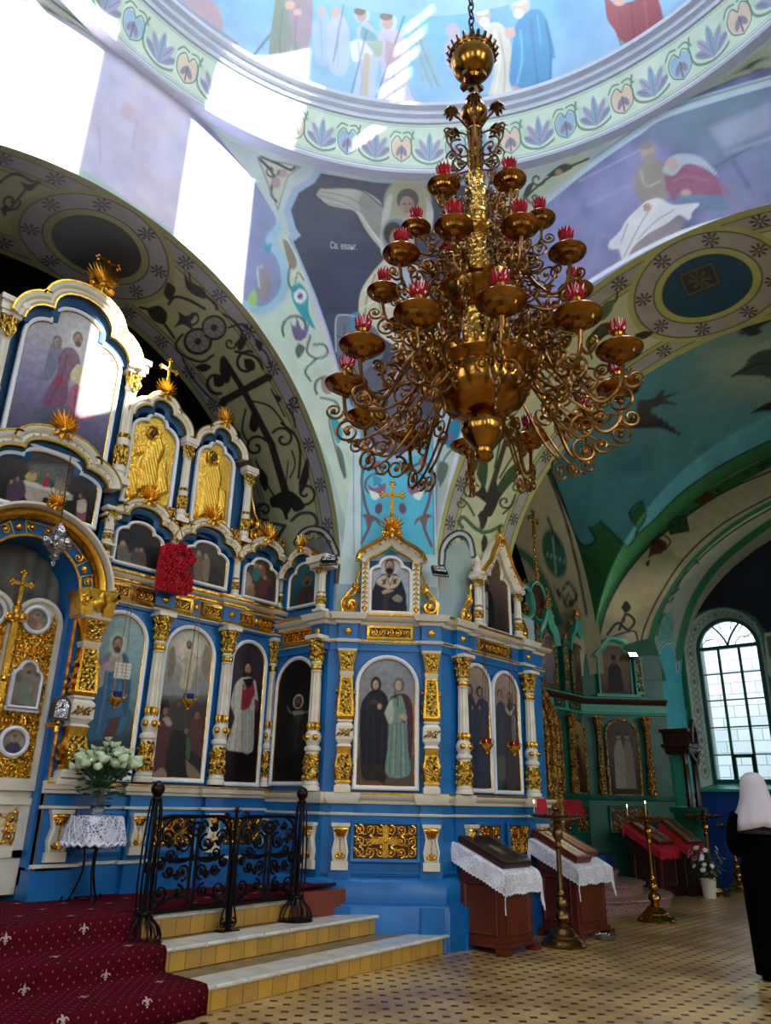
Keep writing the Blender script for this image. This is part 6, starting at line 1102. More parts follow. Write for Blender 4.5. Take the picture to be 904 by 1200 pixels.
b=MB();b.sweep(ped,[(-.09,.02),(-.08,.14),(-.04,.17),(0,.19),(.05,.18),(.05,.02)]);part_on(FW,'pediment',b,'white')
b=MB();b.sweep(ped,[(.02,.15),(.02,.20),(.04,.22),(.058,.19),(.06,.15)])
for i in range(2,len(ped)-1,3):b.ball((ped[i][0],ped[i][1]+.06,.16),(.02,.035,.02),8,5);b.ball((ped[i][0],ped[i][1]-.02,.185),.014,6,4)
part_on(FW,'pediment_rim',b,'gold')
b=MB();palmette(b,(ucw+.02,4.66),.16,d=.13);part_on(FW,'crest',b,'gold')
b=MB();bud_cross(b,(ucw+.02,4.80),.34,.14,.018);part_on(FW,'finial_cross',b,'gold')
for s_ in(-1,1):
 upper=upper_column(pier,0,0,.66,0,.62);upper.matrix_local=on(FW)@T((ucw+s_*.46,bz,.10))@Matrix.Diagonal((.62,.66,.62,1))
 part_on(FW,'side_volute',volute(FW,ucw+s_*.54,s_,.5),'gold')
 b=MB();b.lathe([(.10,0),(.11,.03),(.05,.05),(.07,.10),(.03,.13),(.05,.18),(.02,.24),(.001,.27)],(ucw+s_*.46,bz+.66,.10),16,'v');part_on(FW,'finial_urn',b,'white')
icon('icon','pointed icon of a dark bearded monk above the paired arched icons',FW,ucw,3.51,.05,.58,.98,grad(['5a4c3c','5c4c40','40342e','241e1c']),IUW,path=tre_path(.58,.98,c=.22,sp=.62,cv=.72),fw=.85)
bay_arch(pier,0,0,.60,.68,.0,.11,depth=.12,mw=on(FN)@T((-6.82,3.60,0)))
o=upper_column(pier,0,0,.55,0,.6);o.matrix_local=on(FN)@T((-6.45,3.50,.10))@Matrix.Diagonal((.62,.60,.62,1))
b=MB();b.box(-6.6,-6.26,4.08,4.16,-.02,.24);b.box(-6.57,-6.29,4.03,4.08,0,.2);part_on(FN,'cap_block',b,'white')
b=MB();b.box(-7.3,-6.4,3.48,4.1,-.05,.0);part_on(FN,'upper_panel',b,'blue')
# ==== ambo: platform, steps, carpet
def ln(x,y0,x0,k):return y0+k*(x-x0)
ZP=.53
def step_block(name,z0,z1,yf,x0,x1,yb,mat):
 b=MB();b.prism([(x0,yf(x0)),(x1,yf(x1)),(x1,yb),(x0,yb)],z0,z1);return b
yf1=lambda x:ln(x,5.02,3.6,.085);yf2=lambda x:ln(x,5.58,3.7,.085);yf3=lambda x:ln(x,5.98,3.9,.085)
def riser_material():
 mt=bpy.data.materials.new('ochre riser tiles');mt.use_nodes=True;nt=mt.node_tree;bs=nt.nodes['Principled BSDF'];L=nt.links.new
 tc=nt.nodes.new('ShaderNodeTexCoord');br=nt.nodes.new('ShaderNodeTexBrick');br.offset=0;br.inputs['Scale'].default_value=1;br.inputs['Brick Width'].default_value=.155;br.inputs['Row Height'].default_value=4;br.inputs['Mortar Size'].default_value=.003
 br.inputs['Color1'].default_value=(*lin('e6b048'),1);br.inputs['Color2'].default_value=(*lin('d0a04a'),1);br.inputs['Mortar'].default_value=(*lin('5e4420'),1)
 n=nt.nodes.new('ShaderNodeTexNoise');n.inputs['Scale'].default_value=5;n.inputs['Detail'].default_value=5;mx=nt.nodes.new('ShaderNodeMix');mx.data_type='RGBA';mx.blend_type='MULTIPLY';mx.inputs[0].default_value=.4
 L(tc.outputs['Object'],br.inputs['Vector']);L(tc.outputs['Object'],n.inputs['Vector']);L(br.outputs['Color'],mx.inputs[6]);L(n.outputs['Fac'],mx.inputs[7]);L(mx.outputs[2],bs.inputs['Base Color']);bs.inputs['Roughness'].default_value=.4;return mt
M['riser']=riser_material()
def carpet_material():
 mt=bpy.data.materials.new('burgundy carpet');mt.use_nodes=True;nt=mt.node_tree;bs=nt.nodes['Principled BSDF'];L=nt.links.new;N=nt.nodes.new
 tc=N('ShaderNodeTexCoord');sp=N('ShaderNodeSeparateXYZ');L(tc.outputs['UV'],sp.inputs[0])
 def mth(op,a,v=None):
  n=N('ShaderNodeMath');n.operation=op
  for i,q in enumerate((a,v)):
   if q is None:continue
   if isinstance(q,(int,float)):n.inputs[i].default_value=q
   else:L(q,n.inputs[i])
  return n.outputs[0]
 def cell(P,sx,sy):
  x=mth('DIVIDE',sp.outputs['X'],P);y=mth('DIVIDE',sp.outputs['Y'],P*.5)
  row=mth('FLOOR',y);xs=mth('ADD',x,mth('MULTIPLY',mth('MODULO',row,2),.5))
  return mth('MULTIPLY',mth('SUBTRACT',mth('FRACT',xs),.5),P),mth('MULTIPLY',mth('SUBTRACT',mth('FRACT',y),.5),P*.5)
 cx,cy=cell(.085,1,1);dots=mth('LESS_THAN',mth('ADD',mth('ABSOLUTE',cx),mth('ABSOLUTE',cy)),.009)
 fx,fy=cell(.60,1,1);ax=mth('ABSOLUTE',fx)
 fx,fy,ax=(mth('MULTIPLY',q,1.4)for q in(fx,fy,ax))
 pet=mth('LESS_THAN',mth('ADD',mth('MULTIPLY',ax,3.0),mth('ABSOLUTE',mth('SUBTRACT',fy,.022))),.042)
 r=mth('SQRT',mth('ADD',mth('POWER',mth('SUBTRACT',ax,.030),2),mth('POWER',mth('ADD',fy,.004),2)))
 side=mth('MULTIPLY',mth('LESS_THAN',mth('ABSOLUTE',mth('SUBTRACT',r,.020)),.006),mth('GREATER_THAN',fy,-.006))
 band=mth('MULTIPLY',mth('LESS_THAN',ax,.022),mth('LESS_THAN',mth('ABSOLUTE',mth('ADD',fy,.016)),.005));foot=mth('MULTIPLY',mth('LESS_THAN',mth('ADD',ax,mth('ABSOLUTE',mth('ADD',fy,.034))),.013),1)
 fl=mth('MAXIMUM',mth('MAXIMUM',pet,side),mth('MAXIMUM',band,foot))
 n=N('ShaderNodeTexNoise');n.inputs['Scale'].default_value=220;L(tc.outputs['UV'],n.inputs['Vector'])
 m1=N('ShaderNodeMix');m1.data_type='RGBA';m1.inputs[6].default_value=(*lin('500b18'),1);m1.inputs[7].default_value=(*lin('8e4450'),1);L(dots,m1.inputs[0])
 m2=N('ShaderNodeMix');m2.data_type='RGBA';L(m1.outputs[2],m2.inputs[6]);m2.inputs[7].default_value=(*lin('b9a594'),1);L(fl,m2.inputs[0]);L(m2.outputs[2],bs.inputs['Base Color'])
 bs.inputs['Roughness'].default_value=.95;bs.inputs['Specular IOR Level'].default_value=.05;bp=N('ShaderNodeBump');bp.inputs['Strength'].default_value=.6;bp.inputs['Distance'].default_value=.004;L(n.outputs['Fac'],bp.inputs['Height']);L(bp.outputs[0],bs.inputs['Normal']);return mt
M['carpet']=carpet_material()
amb=thing('ambo','stepped platform before the altar screen with ochre tiled risers and pale stone treads','steps',(0,0,0))
XA,XB=-.6,7.72
RM=Matrix.Rotation(math.atan(.085),4,'Z')
def step(z0,z1,yf,x1,depth,nose=True,mat='riser'):
 k=math.atan(.085);p0=(XA,yf(XA));L_=(x1-XA)/cos(k);mw=T((p0[0],p0[1],0))@Rz(k)@Matrix.Rotation(pi/2,4,'X')
 b=MB();b.box(0,L_,z0,z1-.035,-depth,-.02);o=obj('riser',b,mat,amb,mw)
 b=MB();n=int(L_/.31)
 for i in range(n):b.bevel_box(L_*i/n+.002,L_*(i+1)/n-.002,z1-.035,z1,-depth,.012,.012)
 t_=obj('tread',b,'marble',amb,mw);return o
step(0,.165,yf1,7.42,.30);step(.165,.335,yf2,7.42,.30);step(.335,ZP-.02,yf3,6.3,.3)
b=MB();b.prism([(XA,yf1(XA)+.25),(7.05,yf1(7.05)+.1),(6.0,6.3),(XA,7.0)],0,.14);b.prism([(XA,yf2(XA)+.25),(6.4,yf2(6.4)+.2),(6.0,6.4),(XA,7.0)],.14,.31);b.prism([(XA,yf3(XA)+.25),(6.2,yf3(6.2)+.2),(6.0,7.28),(XA,7.28)],0,ZP-.02);obj('core',b,'marble',amb)
M['tile_floor']=material('worn ochre tread tiles','8f7c58',.4,0,None,(6,'6e5e44',.35,.7))
b=MB();b.prism([(XA,yf1(XA)+.31),(7.42,yf1(7.42)+.31),(7.42,yf2(7.42)-.0),(XA,yf2(XA))],.14,.163);b.prism([(XA,yf2(XA)+.31),(7.3,yf2(7.3)+.31),(6.4,yf3(6.4)),(XA,yf3(XA))],.31,.333);obj('tread_tiles',b,'tile_floor',amb)
b=MB();b.prism([(6.36,6.26),(7.10,5.52),(7.34,5.40),(7.34,5.8),(6.7,6.5)],.33,.66);obj('end_block',b,'blue',amb)
def carpet_mesh(name,strips,mat,parent=None,th=.012):
 me=bpy.data.meshes.new(name);V=[];Fc=[];UV=[]
 R=len(strips);K=len(strips[0])
 vlen=[0.]
 for i in range(1,R):vlen.append(vlen[-1]+math.dist(strips[i-1][0],strips[i][0]))
 for i,row in enumerate(strips):
  u=0.
  for j,p in enumerate(row):
   if j:u+=math.dist(row[j-1],p)
   V.append(p);UV.append((u,vlen[i]))
 Fc=[(i*K+j,i*K+j+1,(i+1)*K+j+1,(i+1)*K+j)for i in range(R-1)for j in range(K-1)]
 me.from_pydata(V,[],Fc);uv=me.uv_layers.new(name='UVMap')
 for l in me.loops:uv.data[l.index].uv=UV[l.vertex_index]
 me.polygons.foreach_set('use_smooth',[True]*len(Fc));me.set_sharp_from_angle(angle=RAD(50));me.materials.append(M[mat])
 o=bpy.data.objects.new(name,me);COLL.objects.link(o);md=o.modifiers.new('thickness','SOLIDIFY');md.thickness=th;md.offset=1
 return o
xs_=np.linspace(XA,3.80,24)
prof=[(yf1,-.03,.005),(yf1,-.03,.08),(yf1,-.028,.150),(yf1,-.01,.176),(yf1,.06,.180),(yf1,.3,.178),(yf2,-.05,.178),(yf2,-.03,.20),(yf2,-.03,.26),(yf2,-.028,.325),(yf2,-.01,.348),(yf2,.05,.350),(yf3,-.05,.350),(yf3,-.03,.37),(yf3,-.03,.45),(yf3,-.026,ZP-.02),(yf3,.0,ZP+.004),(yf3,.06,ZP+.006)]
rows=[[(x+(.0 if k<6 else .05*0),f(x)+dy,z)for x in xs_]for k,(f,dy,z)in enumerate(prof)]
tag(carpet_mesh('stair_carpet',rows,'carpet'),'burgundy carpet with fleurs-de-lis running down the steps at the left','carpet')
rows=[]
xs2=np.linspace(XA,6.05,50)
for k,t_ in enumerate(np.linspace(0,1,14)):rows.append([(x,(yf3(x)+.065)*(1-t_)+7.28*t_,ZP+.006+.02*sin(t_*3)*0)for x in xs2])
tag(carpet_mesh('platform_carpet',rows,'carpet'),'burgundy carpet covering the platform along the foot of the altar screen','carpet')
rows=[]
for i in range(12):
 t_=i/11;rows.append([(5.6+(7.0-5.6)*s_*(1-.05*t_),yf3(5.6)+.07+(5.72-yf3(5.6))*0*s_+t_*(.62*(1-s_)+.02)-.05*s_,ZP+.03+.10*s_+.008*sin(9*s_+3*t_))for s_ in np.linspace(0,1,20)])
tag(carpet_mesh('carpet_end',rows,'carpet',th=.02),'loose pointed end of burgundy carpet lying against the pier casing','carpet')
b=MB();b.prism([(5.58,yf3(5.58)),(6.62,yf3(6.62)-.12),(6.5,6.2),(5.6,6.4)],.335,ZP+.03);M['brick_red']=material('red brown riser','7a3418',.5,0,('noise',20,.2,.004));obj('side_riser',b,'brick_red',amb)
# ==== wrought-iron railing
rail=thing('iron_railing','black wrought iron railing with scrolled panels on the steps','railing',(0,0,0))
RP=[np.array((3.80,5.93,.335)),np.array((4.67,5.955,.335)),np.array((5.53,6.03,.335))]
def post(p,big):
 b=MB();x,y,z=p
 if big:
  b.lathe([(.17,z),(.17,z+.012),(.15,z+.02)],(x,y,0),20)
  for k in range(14):
   a=2*pi*k/14;b.tube([(x+r*cos(a),y+r*sin(a),z+h)for r,h in((.15,.015),(.155,.05),(.13,.11),(.08,.16),(.055,.20))],.009,5)
  b.lathe([(.065,z+.19),(.075,z+.205),(.065,z+.22)],(x,y,0),16)
  for k in range(5):
   a=2*pi*k/5+.3;b.tube([(x+r*cos(a),y+r*sin(a),z+h)for r,h in((.06,.21),(.075,.40),(.07,.70),(.055,.95),(.04,1.06))],.009,5)
  b.tube([(x,y,z+.2),(x,y,z+1.08)],.018,8);b.lathe([(.03,z+.5),(.04,z+.54),(.03,z+.58)],(x,y,0),12);o=obj('post',b,'iron',rail)
  b=MB();b.lathe([(.03,z+1.04),(.045,z+1.06),(.03,z+1.08),(.052,z+1.11),(.06,z+1.14),(.045,z+1.18),(.015,z+1.20),(.001,z+1.205)],(x,y,0),16);obj('finial',b,'iron_boss',o)
 else:
  b.box(x-.10,x+.10,y-.05,y+.05,z,z+.012)
  for s_ in(-1,1):
   b.tube([(x+s_*.02,y,z+.012),(x+s_*.03,y,z+.3),(x+s_*.025,y,z+.6),(x+s_*.06,y,z+.85),(x+s_*.12,y,z+.96)],.011,5)
   b.spiral((x+s_*.05,z+.06),.04,1.2,pi/2,-s_,.009,plane=lambda q,w_,d,y=y:(q,y+d,w_));b.spiral((x+s_*.10,z+.92),.05,1.3,0,s_,.009,plane=lambda q,w_,d,y=y:(q,y+d,w_));b.tube([(x+s_*.09,y,z+.06),(x+s_*.05,y,z+.2),(x+s_*.02,y,z+.34)],.009,5)
  b.tube([(x,y,z),(x,y,z+.98)],.014,6)
  for k in range(5):b.leaf((x,z+.94),RAD(30+30*k),.09,.04,.01)if False else b.tube([(x,y,z+.95),(x+.05*cos(RAD(30+30*k)),y,z+.95+.07*sin(RAD(30+30*k)))],[.012,.004],5)
  b.box(x-.035,x+.035,y-.02,y+.02,z+.55,z+.62);o=obj('post',b,'iron',rail)
 return o
post(RP[0],True);post(RP[1],False);post(RP[2],True)
def rail_panel(p,q,z0,z1):
 p,q=p.copy(),q.copy();d=(q-p)[:2];Lh=np.linalg.norm(d);d=d/Lh;b=MB()
 pl=lambda u,v,w_=0:(p[0]+d[0]*u-d[1]*w_,p[1]+d[1]*u+d[0]*w_,v)
 tb=lambda pts,r:b.tube([pl(*x)for x in pts],[q*1.5 for q in r]if hasattr(r,'__len__')else r*1.5,5)
 m_=Lh/2;h=z1-z0
 tb([(.05,z0),(Lh-.05,z0)],.011)
 tb([(.06,z1-.02),(.16,z1),(Lh-.16,z1),(Lh-.06,z1-.02)],.010)
 for s_ in(-1,1):
  X=lambda t:m_+s_*t
  tb(smooth_pts([(X(m_-.06),z0+.02),(X(m_-.04),z0+.25),(X(m_-.05),z0+.5),(X(m_-.12),z1-.06),(X(.2),z1)],5),.009)
  tb([(X(.028),z0+.01),(X(.028),z1-.10)],.010)
  for(cx,cz,r,a0,dr)in((.12,.60,.075,pi/2,1),(.10,.34,.065,-pi/2,-1),(.23,.50,.06,pi,1),(.24,.35,.05,0,-1),(.13,.16,.055,pi/2,1),(.30,.16,.075,0,-1),(.29,.66,.06,pi,-1),(.07,.76,.05,0,1),(.20,.76,.04,pi,1),(.33,.42,.05,pi/2,1)):
   if cx<m_-.03:b.spiral((X(cx),z0+cz*h/.86),r,1.35,a0 if s_>0 else pi-a0,dr*s_,.013,plane=pl)
  tb(smooth_pts([(X(.03),z0+.47*h/.86),(X(.14),z0+.43*h/.86),(X(.30),z0+.47*h/.86)],5),.009);tb([(X(.03),z0+.08),(X(.10),z0+.11),(X(.22),z0+.09),(X(.34),z0+.02)],.008)
  for c in((.16,.55),(.05,.70),(.26,.58),(.15,.28)):
   u,v=X(c[0]),z0+c[1]*h/.86
   for k in range(3):a=pi/2+(k-1)*.8;tb([(u,v),(u+.045*cos(a),v+.045*sin(a)),(u+.07*cos(a+.2),v+.07*sin(a+.2))],[.012,.010,.003])
 tb([(m_+.08*cos(a),z1-.10+.05*sin(a))for a in np.linspace(0,2*pi,14)],.009);tb([(.12,z0+.46*h/.86),(Lh-.12,z0+.46*h/.86)],.009);b.tube([pl(m_,z0+.44*h/.86),pl(m_,z0+.5*h/.86)],.03,8)
 return obj('scroll_panel',b,'iron',rail)
rail_panel(RP[0],RP[1],.54,1.26);rail_panel(RP[1],RP[2],.54,1.26)
# ==== flower stand, vase and bouquet
M['lace']=None
def lace_material(name,col,hole):
 mt=bpy.data.materials.new(name);mt.use_nodes=True;nt=mt.node_tree;bs=nt.nodes['Principled BSDF'];L=nt.links.new;N=nt.nodes.new;bs.inputs['Base Color'].default_value=(*lin(col),1);bs.inputs['Roughness'].default_value=.8
 tc=N('ShaderNodeTexCoord');v=N('ShaderNodeTexVoronoi');v.feature='DISTANCE_TO_EDGE';v.inputs['Scale'].default_value=42;L(tc.outputs['Object'],v.inputs['Vector'])
 v2=N('ShaderNodeTexVoronoi');v2.inputs['Scale'].default_value=7;L(tc.outputs['Object'],v2.inputs['Vector'])
 r=N('ShaderNodeMath');r.operation='LESS_THAN';L(v.outputs['Distance'],r.inputs[0]);r.inputs[1].default_value=.16
 r2=N('ShaderNodeMath');r2.operation='LESS_THAN';L(v2.outputs['Distance'],r2.inputs[0]);r2.inputs[1].default_value=.42
 mx=N('ShaderNodeMath');mx.operation='MAXIMUM';L(r.outputs[0],mx.inputs[0]);L(r2.outputs[0],mx.inputs[1])
 mr=N('ShaderNodeMapRange');L(mx.outputs[0],mr.inputs[0]);mr.inputs[3].default_value=1-hole;mr.inputs[4].default_value=1;L(mr.outputs[0],bs.inputs['Alpha']);return mt
M['lace']=lace_material('white lace','eceaf0',.4);M['lace_net']=lace_material('lace net','dcdcea',.9)
tx,ty,tz=3.80,6.86,ZP
st=thing('plant_stand','small black wire table with curled feet before the bearded man icon','table',(tx,ty,tz))
b=MB();b.lathe([(.001,.69),(.19,.69),(.195,.70),(.19,.71),(.001,.71)],(0,0,0),24);obj('table_top',b,'iron',st)
for k in range(3):
 a=2*pi*k/3+.4;b=MB();b.tube(smooth_pts([(.15*cos(a),.15*sin(a),.69),(.07*cos(a),.07*sin(a),.45),(.06*cos(a),.06*sin(a),.25),(.13*cos(a),.13*sin(a),.05),(.17*cos(a),.17*sin(a),.015),(.20*cos(a),.20*sin(a),.03),(.19*cos(a),.19*sin(a),.06)],4),.010,6);obj('leg',b,'iron',st)
b=MB();rows=[]
for i in range(14):
 t_=i/13;row=[]
 for j in range(65):
  a=2*pi*j/64;sq=1/max(abs(cos(a)),abs(sin(a)))**.55;r=(.20+.06*max(0,t_-.2))*(.98+.03*sin(8*a)*t_)*(sq if t_>.2 else 1);r=r if t_>.2 else r*t_/.2
  row.append((r*cos(a),r*sin(a),.714 if t_<=.2 else .714-(t_-.2)/.8*(.24+.02*cos(4*a))))
 rows.append(row)
b.grid(rows);cl=tag(obj('lace_cloth',b,'lace_net',mw=T((tx,ty,tz)),fix=False),'white lace cloth hanging over the small wire flower table','tablecloth')
b=MB()
for k in range(20):
 a0=2*pi*k/20
 for s_ in(-1,1):b.tube([((.203+.05*t_)*cos(a0+s_*.55*t_)*1.06,(.203+.05*t_)*sin(a0+s_*.55*t_)*1.06,.712-.225*t_)for t_ in np.linspace(0,1,8)],.004,4)
b.tube([(.27*cos(a),.27*sin(a),.482+.012*sin(24*a))for a in np.linspace(0,2*pi,97)],.012,5);M['thread']=material('white lace thread','f0eef4',.8);obj('lace_border',b,'thread',cl)
va=thing('vase','clear glass vase of stems on the lace covered table','vase',(tx,ty,tz+.718))
b=MB();b.lathe([(.055,0),(.06,.01),(.05,.06),(.06,.14),(.085,.23),(.082,.23),(.057,.14),(.046,.06),(.05,.02),(.001,.018)],seg=24);obj('glass',b,'clear',va)
bq=thing('bouquet','bunch of pale green white roses in the glass vase','flowers',(tx,ty,tz+.80))
b=MB();fl=[]
for k in range(90):
 a=random.uniform(0,2*pi);q=math.sqrt(random.uniform(.02,1))*.32;z=.30+random.uniform(0,.26)*(1.05-q*2.0)+.10*(1-q/.3);p=(q*cos(a),q*sin(a)*.8,z)
 if any(math.dist(p,w_)<.060 for w_ in fl):continue
 fl.append(p)
for p in fl:b.tube([(.02*p[0],.02*p[1],.0),(.12*p[0],.12*p[1],.14),p],.004,4)
obj('stems',b,'green_leaf',bq)
b=MB()
for k in range(120):
 a=random.uniform(0,2*pi);q=random.uniform(.03,.27);z=random.uniform(.08,.44)-.1*(q<.1);c=(q*cos(a),q*sin(a)*.8,z)
 mb2=MB(T(c)@Matrix.Rotation(random.uniform(0,6.3),4,'Z')@Matrix.Rotation(random.uniform(-1,1),4,'X'));mb2.leaf((0,0,0),0,.085,.045,.008);k0=len(b.v);b.v+=mb2.v;b.f+=[tuple(i+k0 for i in f)for f in mb2.f]
obj('leaves',b,'green_leaf',bq,fix=False)
def rose(r):
 b=MB()
 for ring,(n,rad,tilt,s)in enumerate(((3,.25,.25,.7),(5,.5,.6,.9),(6,.78,.95,1.0))):
  for k in range(n):
   a=2*pi*k/n+ring*.5;rows=[]
   for i in range(5):
    t_=i/4;row=[]
    for j in range(5):
     w_=(j/4-.5)*1.5*s*(1-.5*t_**3);rr=r*(rad*.35+rad*.75*sin(t_*pi*.55)+.12*t_*ring);zz=r*(-.55+1.25*t_*s*cos(tilt*.6));row.append((rr*cos(a+w_),rr*sin(a+w_),zz))
    rows.append(row)
   b.grid(rows)
 b.ball((0,0,-.1*r),(.4*r,.4*r,.55*r),8,5);return mesh_of(b,'rose',60,False)
RS=rose(.048);RS.materials.append(M['petal'])
for k,p in enumerate(fl):
 s_=random.uniform(.8,1.25)if p[2]<.48 else random.uniform(.6,.85);o=bpy.data.objects.new('flower',RS);COLL.objects.link(o);o.parent=bq;o.matrix_local=T(p)@Rz(random.uniform(0,6))@Matrix.Rotation(.7*p[0]/.3,4,'Y')@Matrix.Rotation(-.9*(p[1]+.1)/.3+.35,4,'X')@Matrix.Scale(s_,4)
# ==== the red flower letter on the cornice
lt=thing('flower_letter','large letter of red carnations standing on the white cornice','letter',FE.mat(*FE.px(201,696,.20),.20)@Matrix.Scale(1.12,4))
def letter_sd(P):
 a=_poly_sd(P,[(-.20,0),(-.20,.47),(.06,.49),(.17,.42),(.17,.32),(.10,.255),(.17,.20),(.19,.10),(.12,.01),(-.02,-.01)])
 return a
b=MB();out=[(-.19,.0),(-.20,.2),(-.185,.44),(-.12,.485),(.04,.49),(.13,.455),(.165,.38),(.15,.30),(.085,.262),(.15,.215),(.185,.12),(.16,.04),(.08,.0)];b.prism(out,0,.06);obj('backing',b,'red_carnation',lt)
hole=[(-.03,.31),(-.02,.41),(.05,.42),(.07,.36),(.03,.31)];hole2=[(-.03,.09),(-.03,.19),(.04,.20),(.07,.14),(.04,.08)]
bb=MB();cnt=0
for ring in range(3):
 for k in range(9):a=2*pi*k/9+ring*.35;bb.leaf((0,0,.004+.007*ring),a,.034-.008*ring,.02,.008,up=.006+.012*ring)
CARN=mesh_of(bb,'carnation',60,False);CARN.materials.append(M['red_carnation'])
yv=0
for i in range(13):
 for j in range(11):
  u,v=-.185+.036*j+(.018 if i%2 else 0)+random.uniform(-.005,.005),.015+.039*i+random.uniform(-.005,.005);P=np.array([[u,v]])
  if _poly_sd(P,out)[0]>-.004 or _poly_sd(P,hole)[0]<.006 or _poly_sd(P,hole2)[0]<.006:continue
  o=bpy.data.objects.new('carnation',CARN);COLL.objects.link(o);o.parent=lt;o.matrix_local=T((u,v,.06+random.uniform(0,.015)))@Matrix.Rotation(random.uniform(0,6),4,'Z')@Matrix.Rotation(random.uniform(-.3,.3),4,'X')@Matrix.Scale(random.uniform(.85,1.05),4);cnt+=1
# ==== hanging icon lamps
def icon_lamp(fr,u,v,d,top,glass,label,s=1.0):
 t=thing('hanging_lamp',label,'lamp',fr.mat(u,v,d),'icon lamps on chains')
 b=MB();b.lathe([(.012,-.11),(.02,-.10),(.012,-.085),(.045,-.06),(.068,-.02),(.07,.0),(.06,.005),(.05,-.02),(.001,-.05)],(0,0,0),18,'v')
 for k in range(3):a=2*pi*k/3+.5;b.ball((.07*cos(a),.005,.07*sin(a)),.016,8,5);b.tube([(.075*cos(a),-.01,.075*sin(a)),(.095*cos(a),.02,.095*sin(a)),(.08*cos(a),.045,.08*sin(a))],.006,5)
 obj('bowl',b,'gold',t)
 b=MB();b.lathe([(.04,-.02),(.052,.01),(.055,.05),(.058,.06),(.05,.058),(.045,.01)],(0,0,0),18,'v',cap=False);obj('glass',b,glass,t)
 b=MB()
 for k in range(3):a=2*pi*k/3+.5;b.tube([(.07*cos(a),.01,.07*sin(a)),(.012*cos(a),top-v-.12,.012*sin(a))],.0035,4)
 b.tube([(0,top-v-.12,0),(0,top-v,0),(0,top-v+.02,-d+.03)],.004,4);bud_cross(b,(0,top-v-.16),.10,0,.006);obj('chain',b,'bronze',t)
 return t
for fr,(x,y),d,tp,gl,lb in((FE,(136,818),.32,3.5,'blue_glass','gilded lamp on chains before the bearded man with a book'),(FE,(221,820),.32,3.5,'blue_glass','lamp with a blue glass before the glowing white figure'),(FW,(571,872),.30,3.3,'red_glass','dim brass lamp before the left of the paired icons'),(FW,(603,875),.30,3.3,'red_glass','dim brass lamp before the right of the paired icons')):
 p=fr.px(x,y,d);icon_lamp(fr,p[0],p[1],d,tp,gl,lb)
p=FE.px(66,640,.42);t=thing('censer_lamp','ornate silver lamp hanging from the gilded crest over the gate','lamp',FE.mat(p[0],p[1],.42))
b=MB();b.lathe([(.01,-.20),(.02,-.17),(.012,-.14),(.05,-.11),(.03,-.08),(.085,-.03),(.10,.03),(.07,.07),(.04,.10),(.075,.13),(.05,.18),(.02,.22),(.001,.24)],(0,0,0),18,'v',flute=(6,.08));obj('body',b,'silver',t)
for k in range(6):a=k*pi/3;b=MB();b.lathe([(.001,-.02),(.03,.0),(.035,.04),(.02,.05)],(.11*cos(a),.02,.11*sin(a)),10,'v');obj('cup',b,'silver',t)
b=MB();b.tube([(0,.24,0),(0,1.0,-.05)],.006,5);obj('chain',b,'bronze',t)
p=FE.px(71,832,.36);t=thing('small_icon','small silver icon in a dark arched case fixed to the gilded pillar','icon',FE.mat(p[0],p[1]-.09,.36))
b=MB();b.prism(arch_path(.17,.21,14),-.03,.02);obj('case',b,'dark_wood',t)
b=MB();b.prism([(x,y+.02)for x,y in arch_path(.125,.165,14)],.02,.026);
for k in range(6):b.ball((.028*cos(k),.09+.03*sin(k*2),.026),(.014,.02,.006),6,4)
obj('silver_cover',b,'silver',t);b=MB();b.ball((0,.125,.028),(.014,.019,.006),8,5);obj('painted_face',b,'dark_wood',t);b=MB();b.lathe([(.03,0),(.04,-.03),(.025,-.05),(.03,-.10)],(0,0,-.02),12,'v');b.box(-.03,.03,-.06,-.02,-.2,-.02);obj('bracket',b,'gold',t)
def flood(fr,px_,d,label,on_=False,rot=0.):
 p=fr.px(*px_,d);t=thing('floodlight',label,'light',fr.mat(p[0],p[1],d)@Matrix.Rotation(rot,4,'Y')@Matrix.Rotation(-.7,4,'X'))
 b=MB();b.box(-.09,.09,-.06,.06,-.02,.02);
 for k in range(7):b.box(-.08+.026*k,-.075+.026*k,-.055,.055,-.04,-.02)
 obj('housing',b,'plastic',t);b=MB();b.bevel_box(-.075,.075,-.048,.048,.018,.024,.004);obj('lens',b,'lamp_face' if on_ else 'silver',t);b=MB();b.tube([(-.1,0,0),(-.1,-.1,-.02),(.1,-.1,-.02),(.1,0,0)],.008,5);obj('bracket',b,'plastic',t);return t
flood(FN,(386,655),.20,'small black floodlight on the white cap at the pier corner',rot=.6);flood(FW,(515,668),.05,'small dark floodlight on the wall right of the bishop icon',rot=-.5)
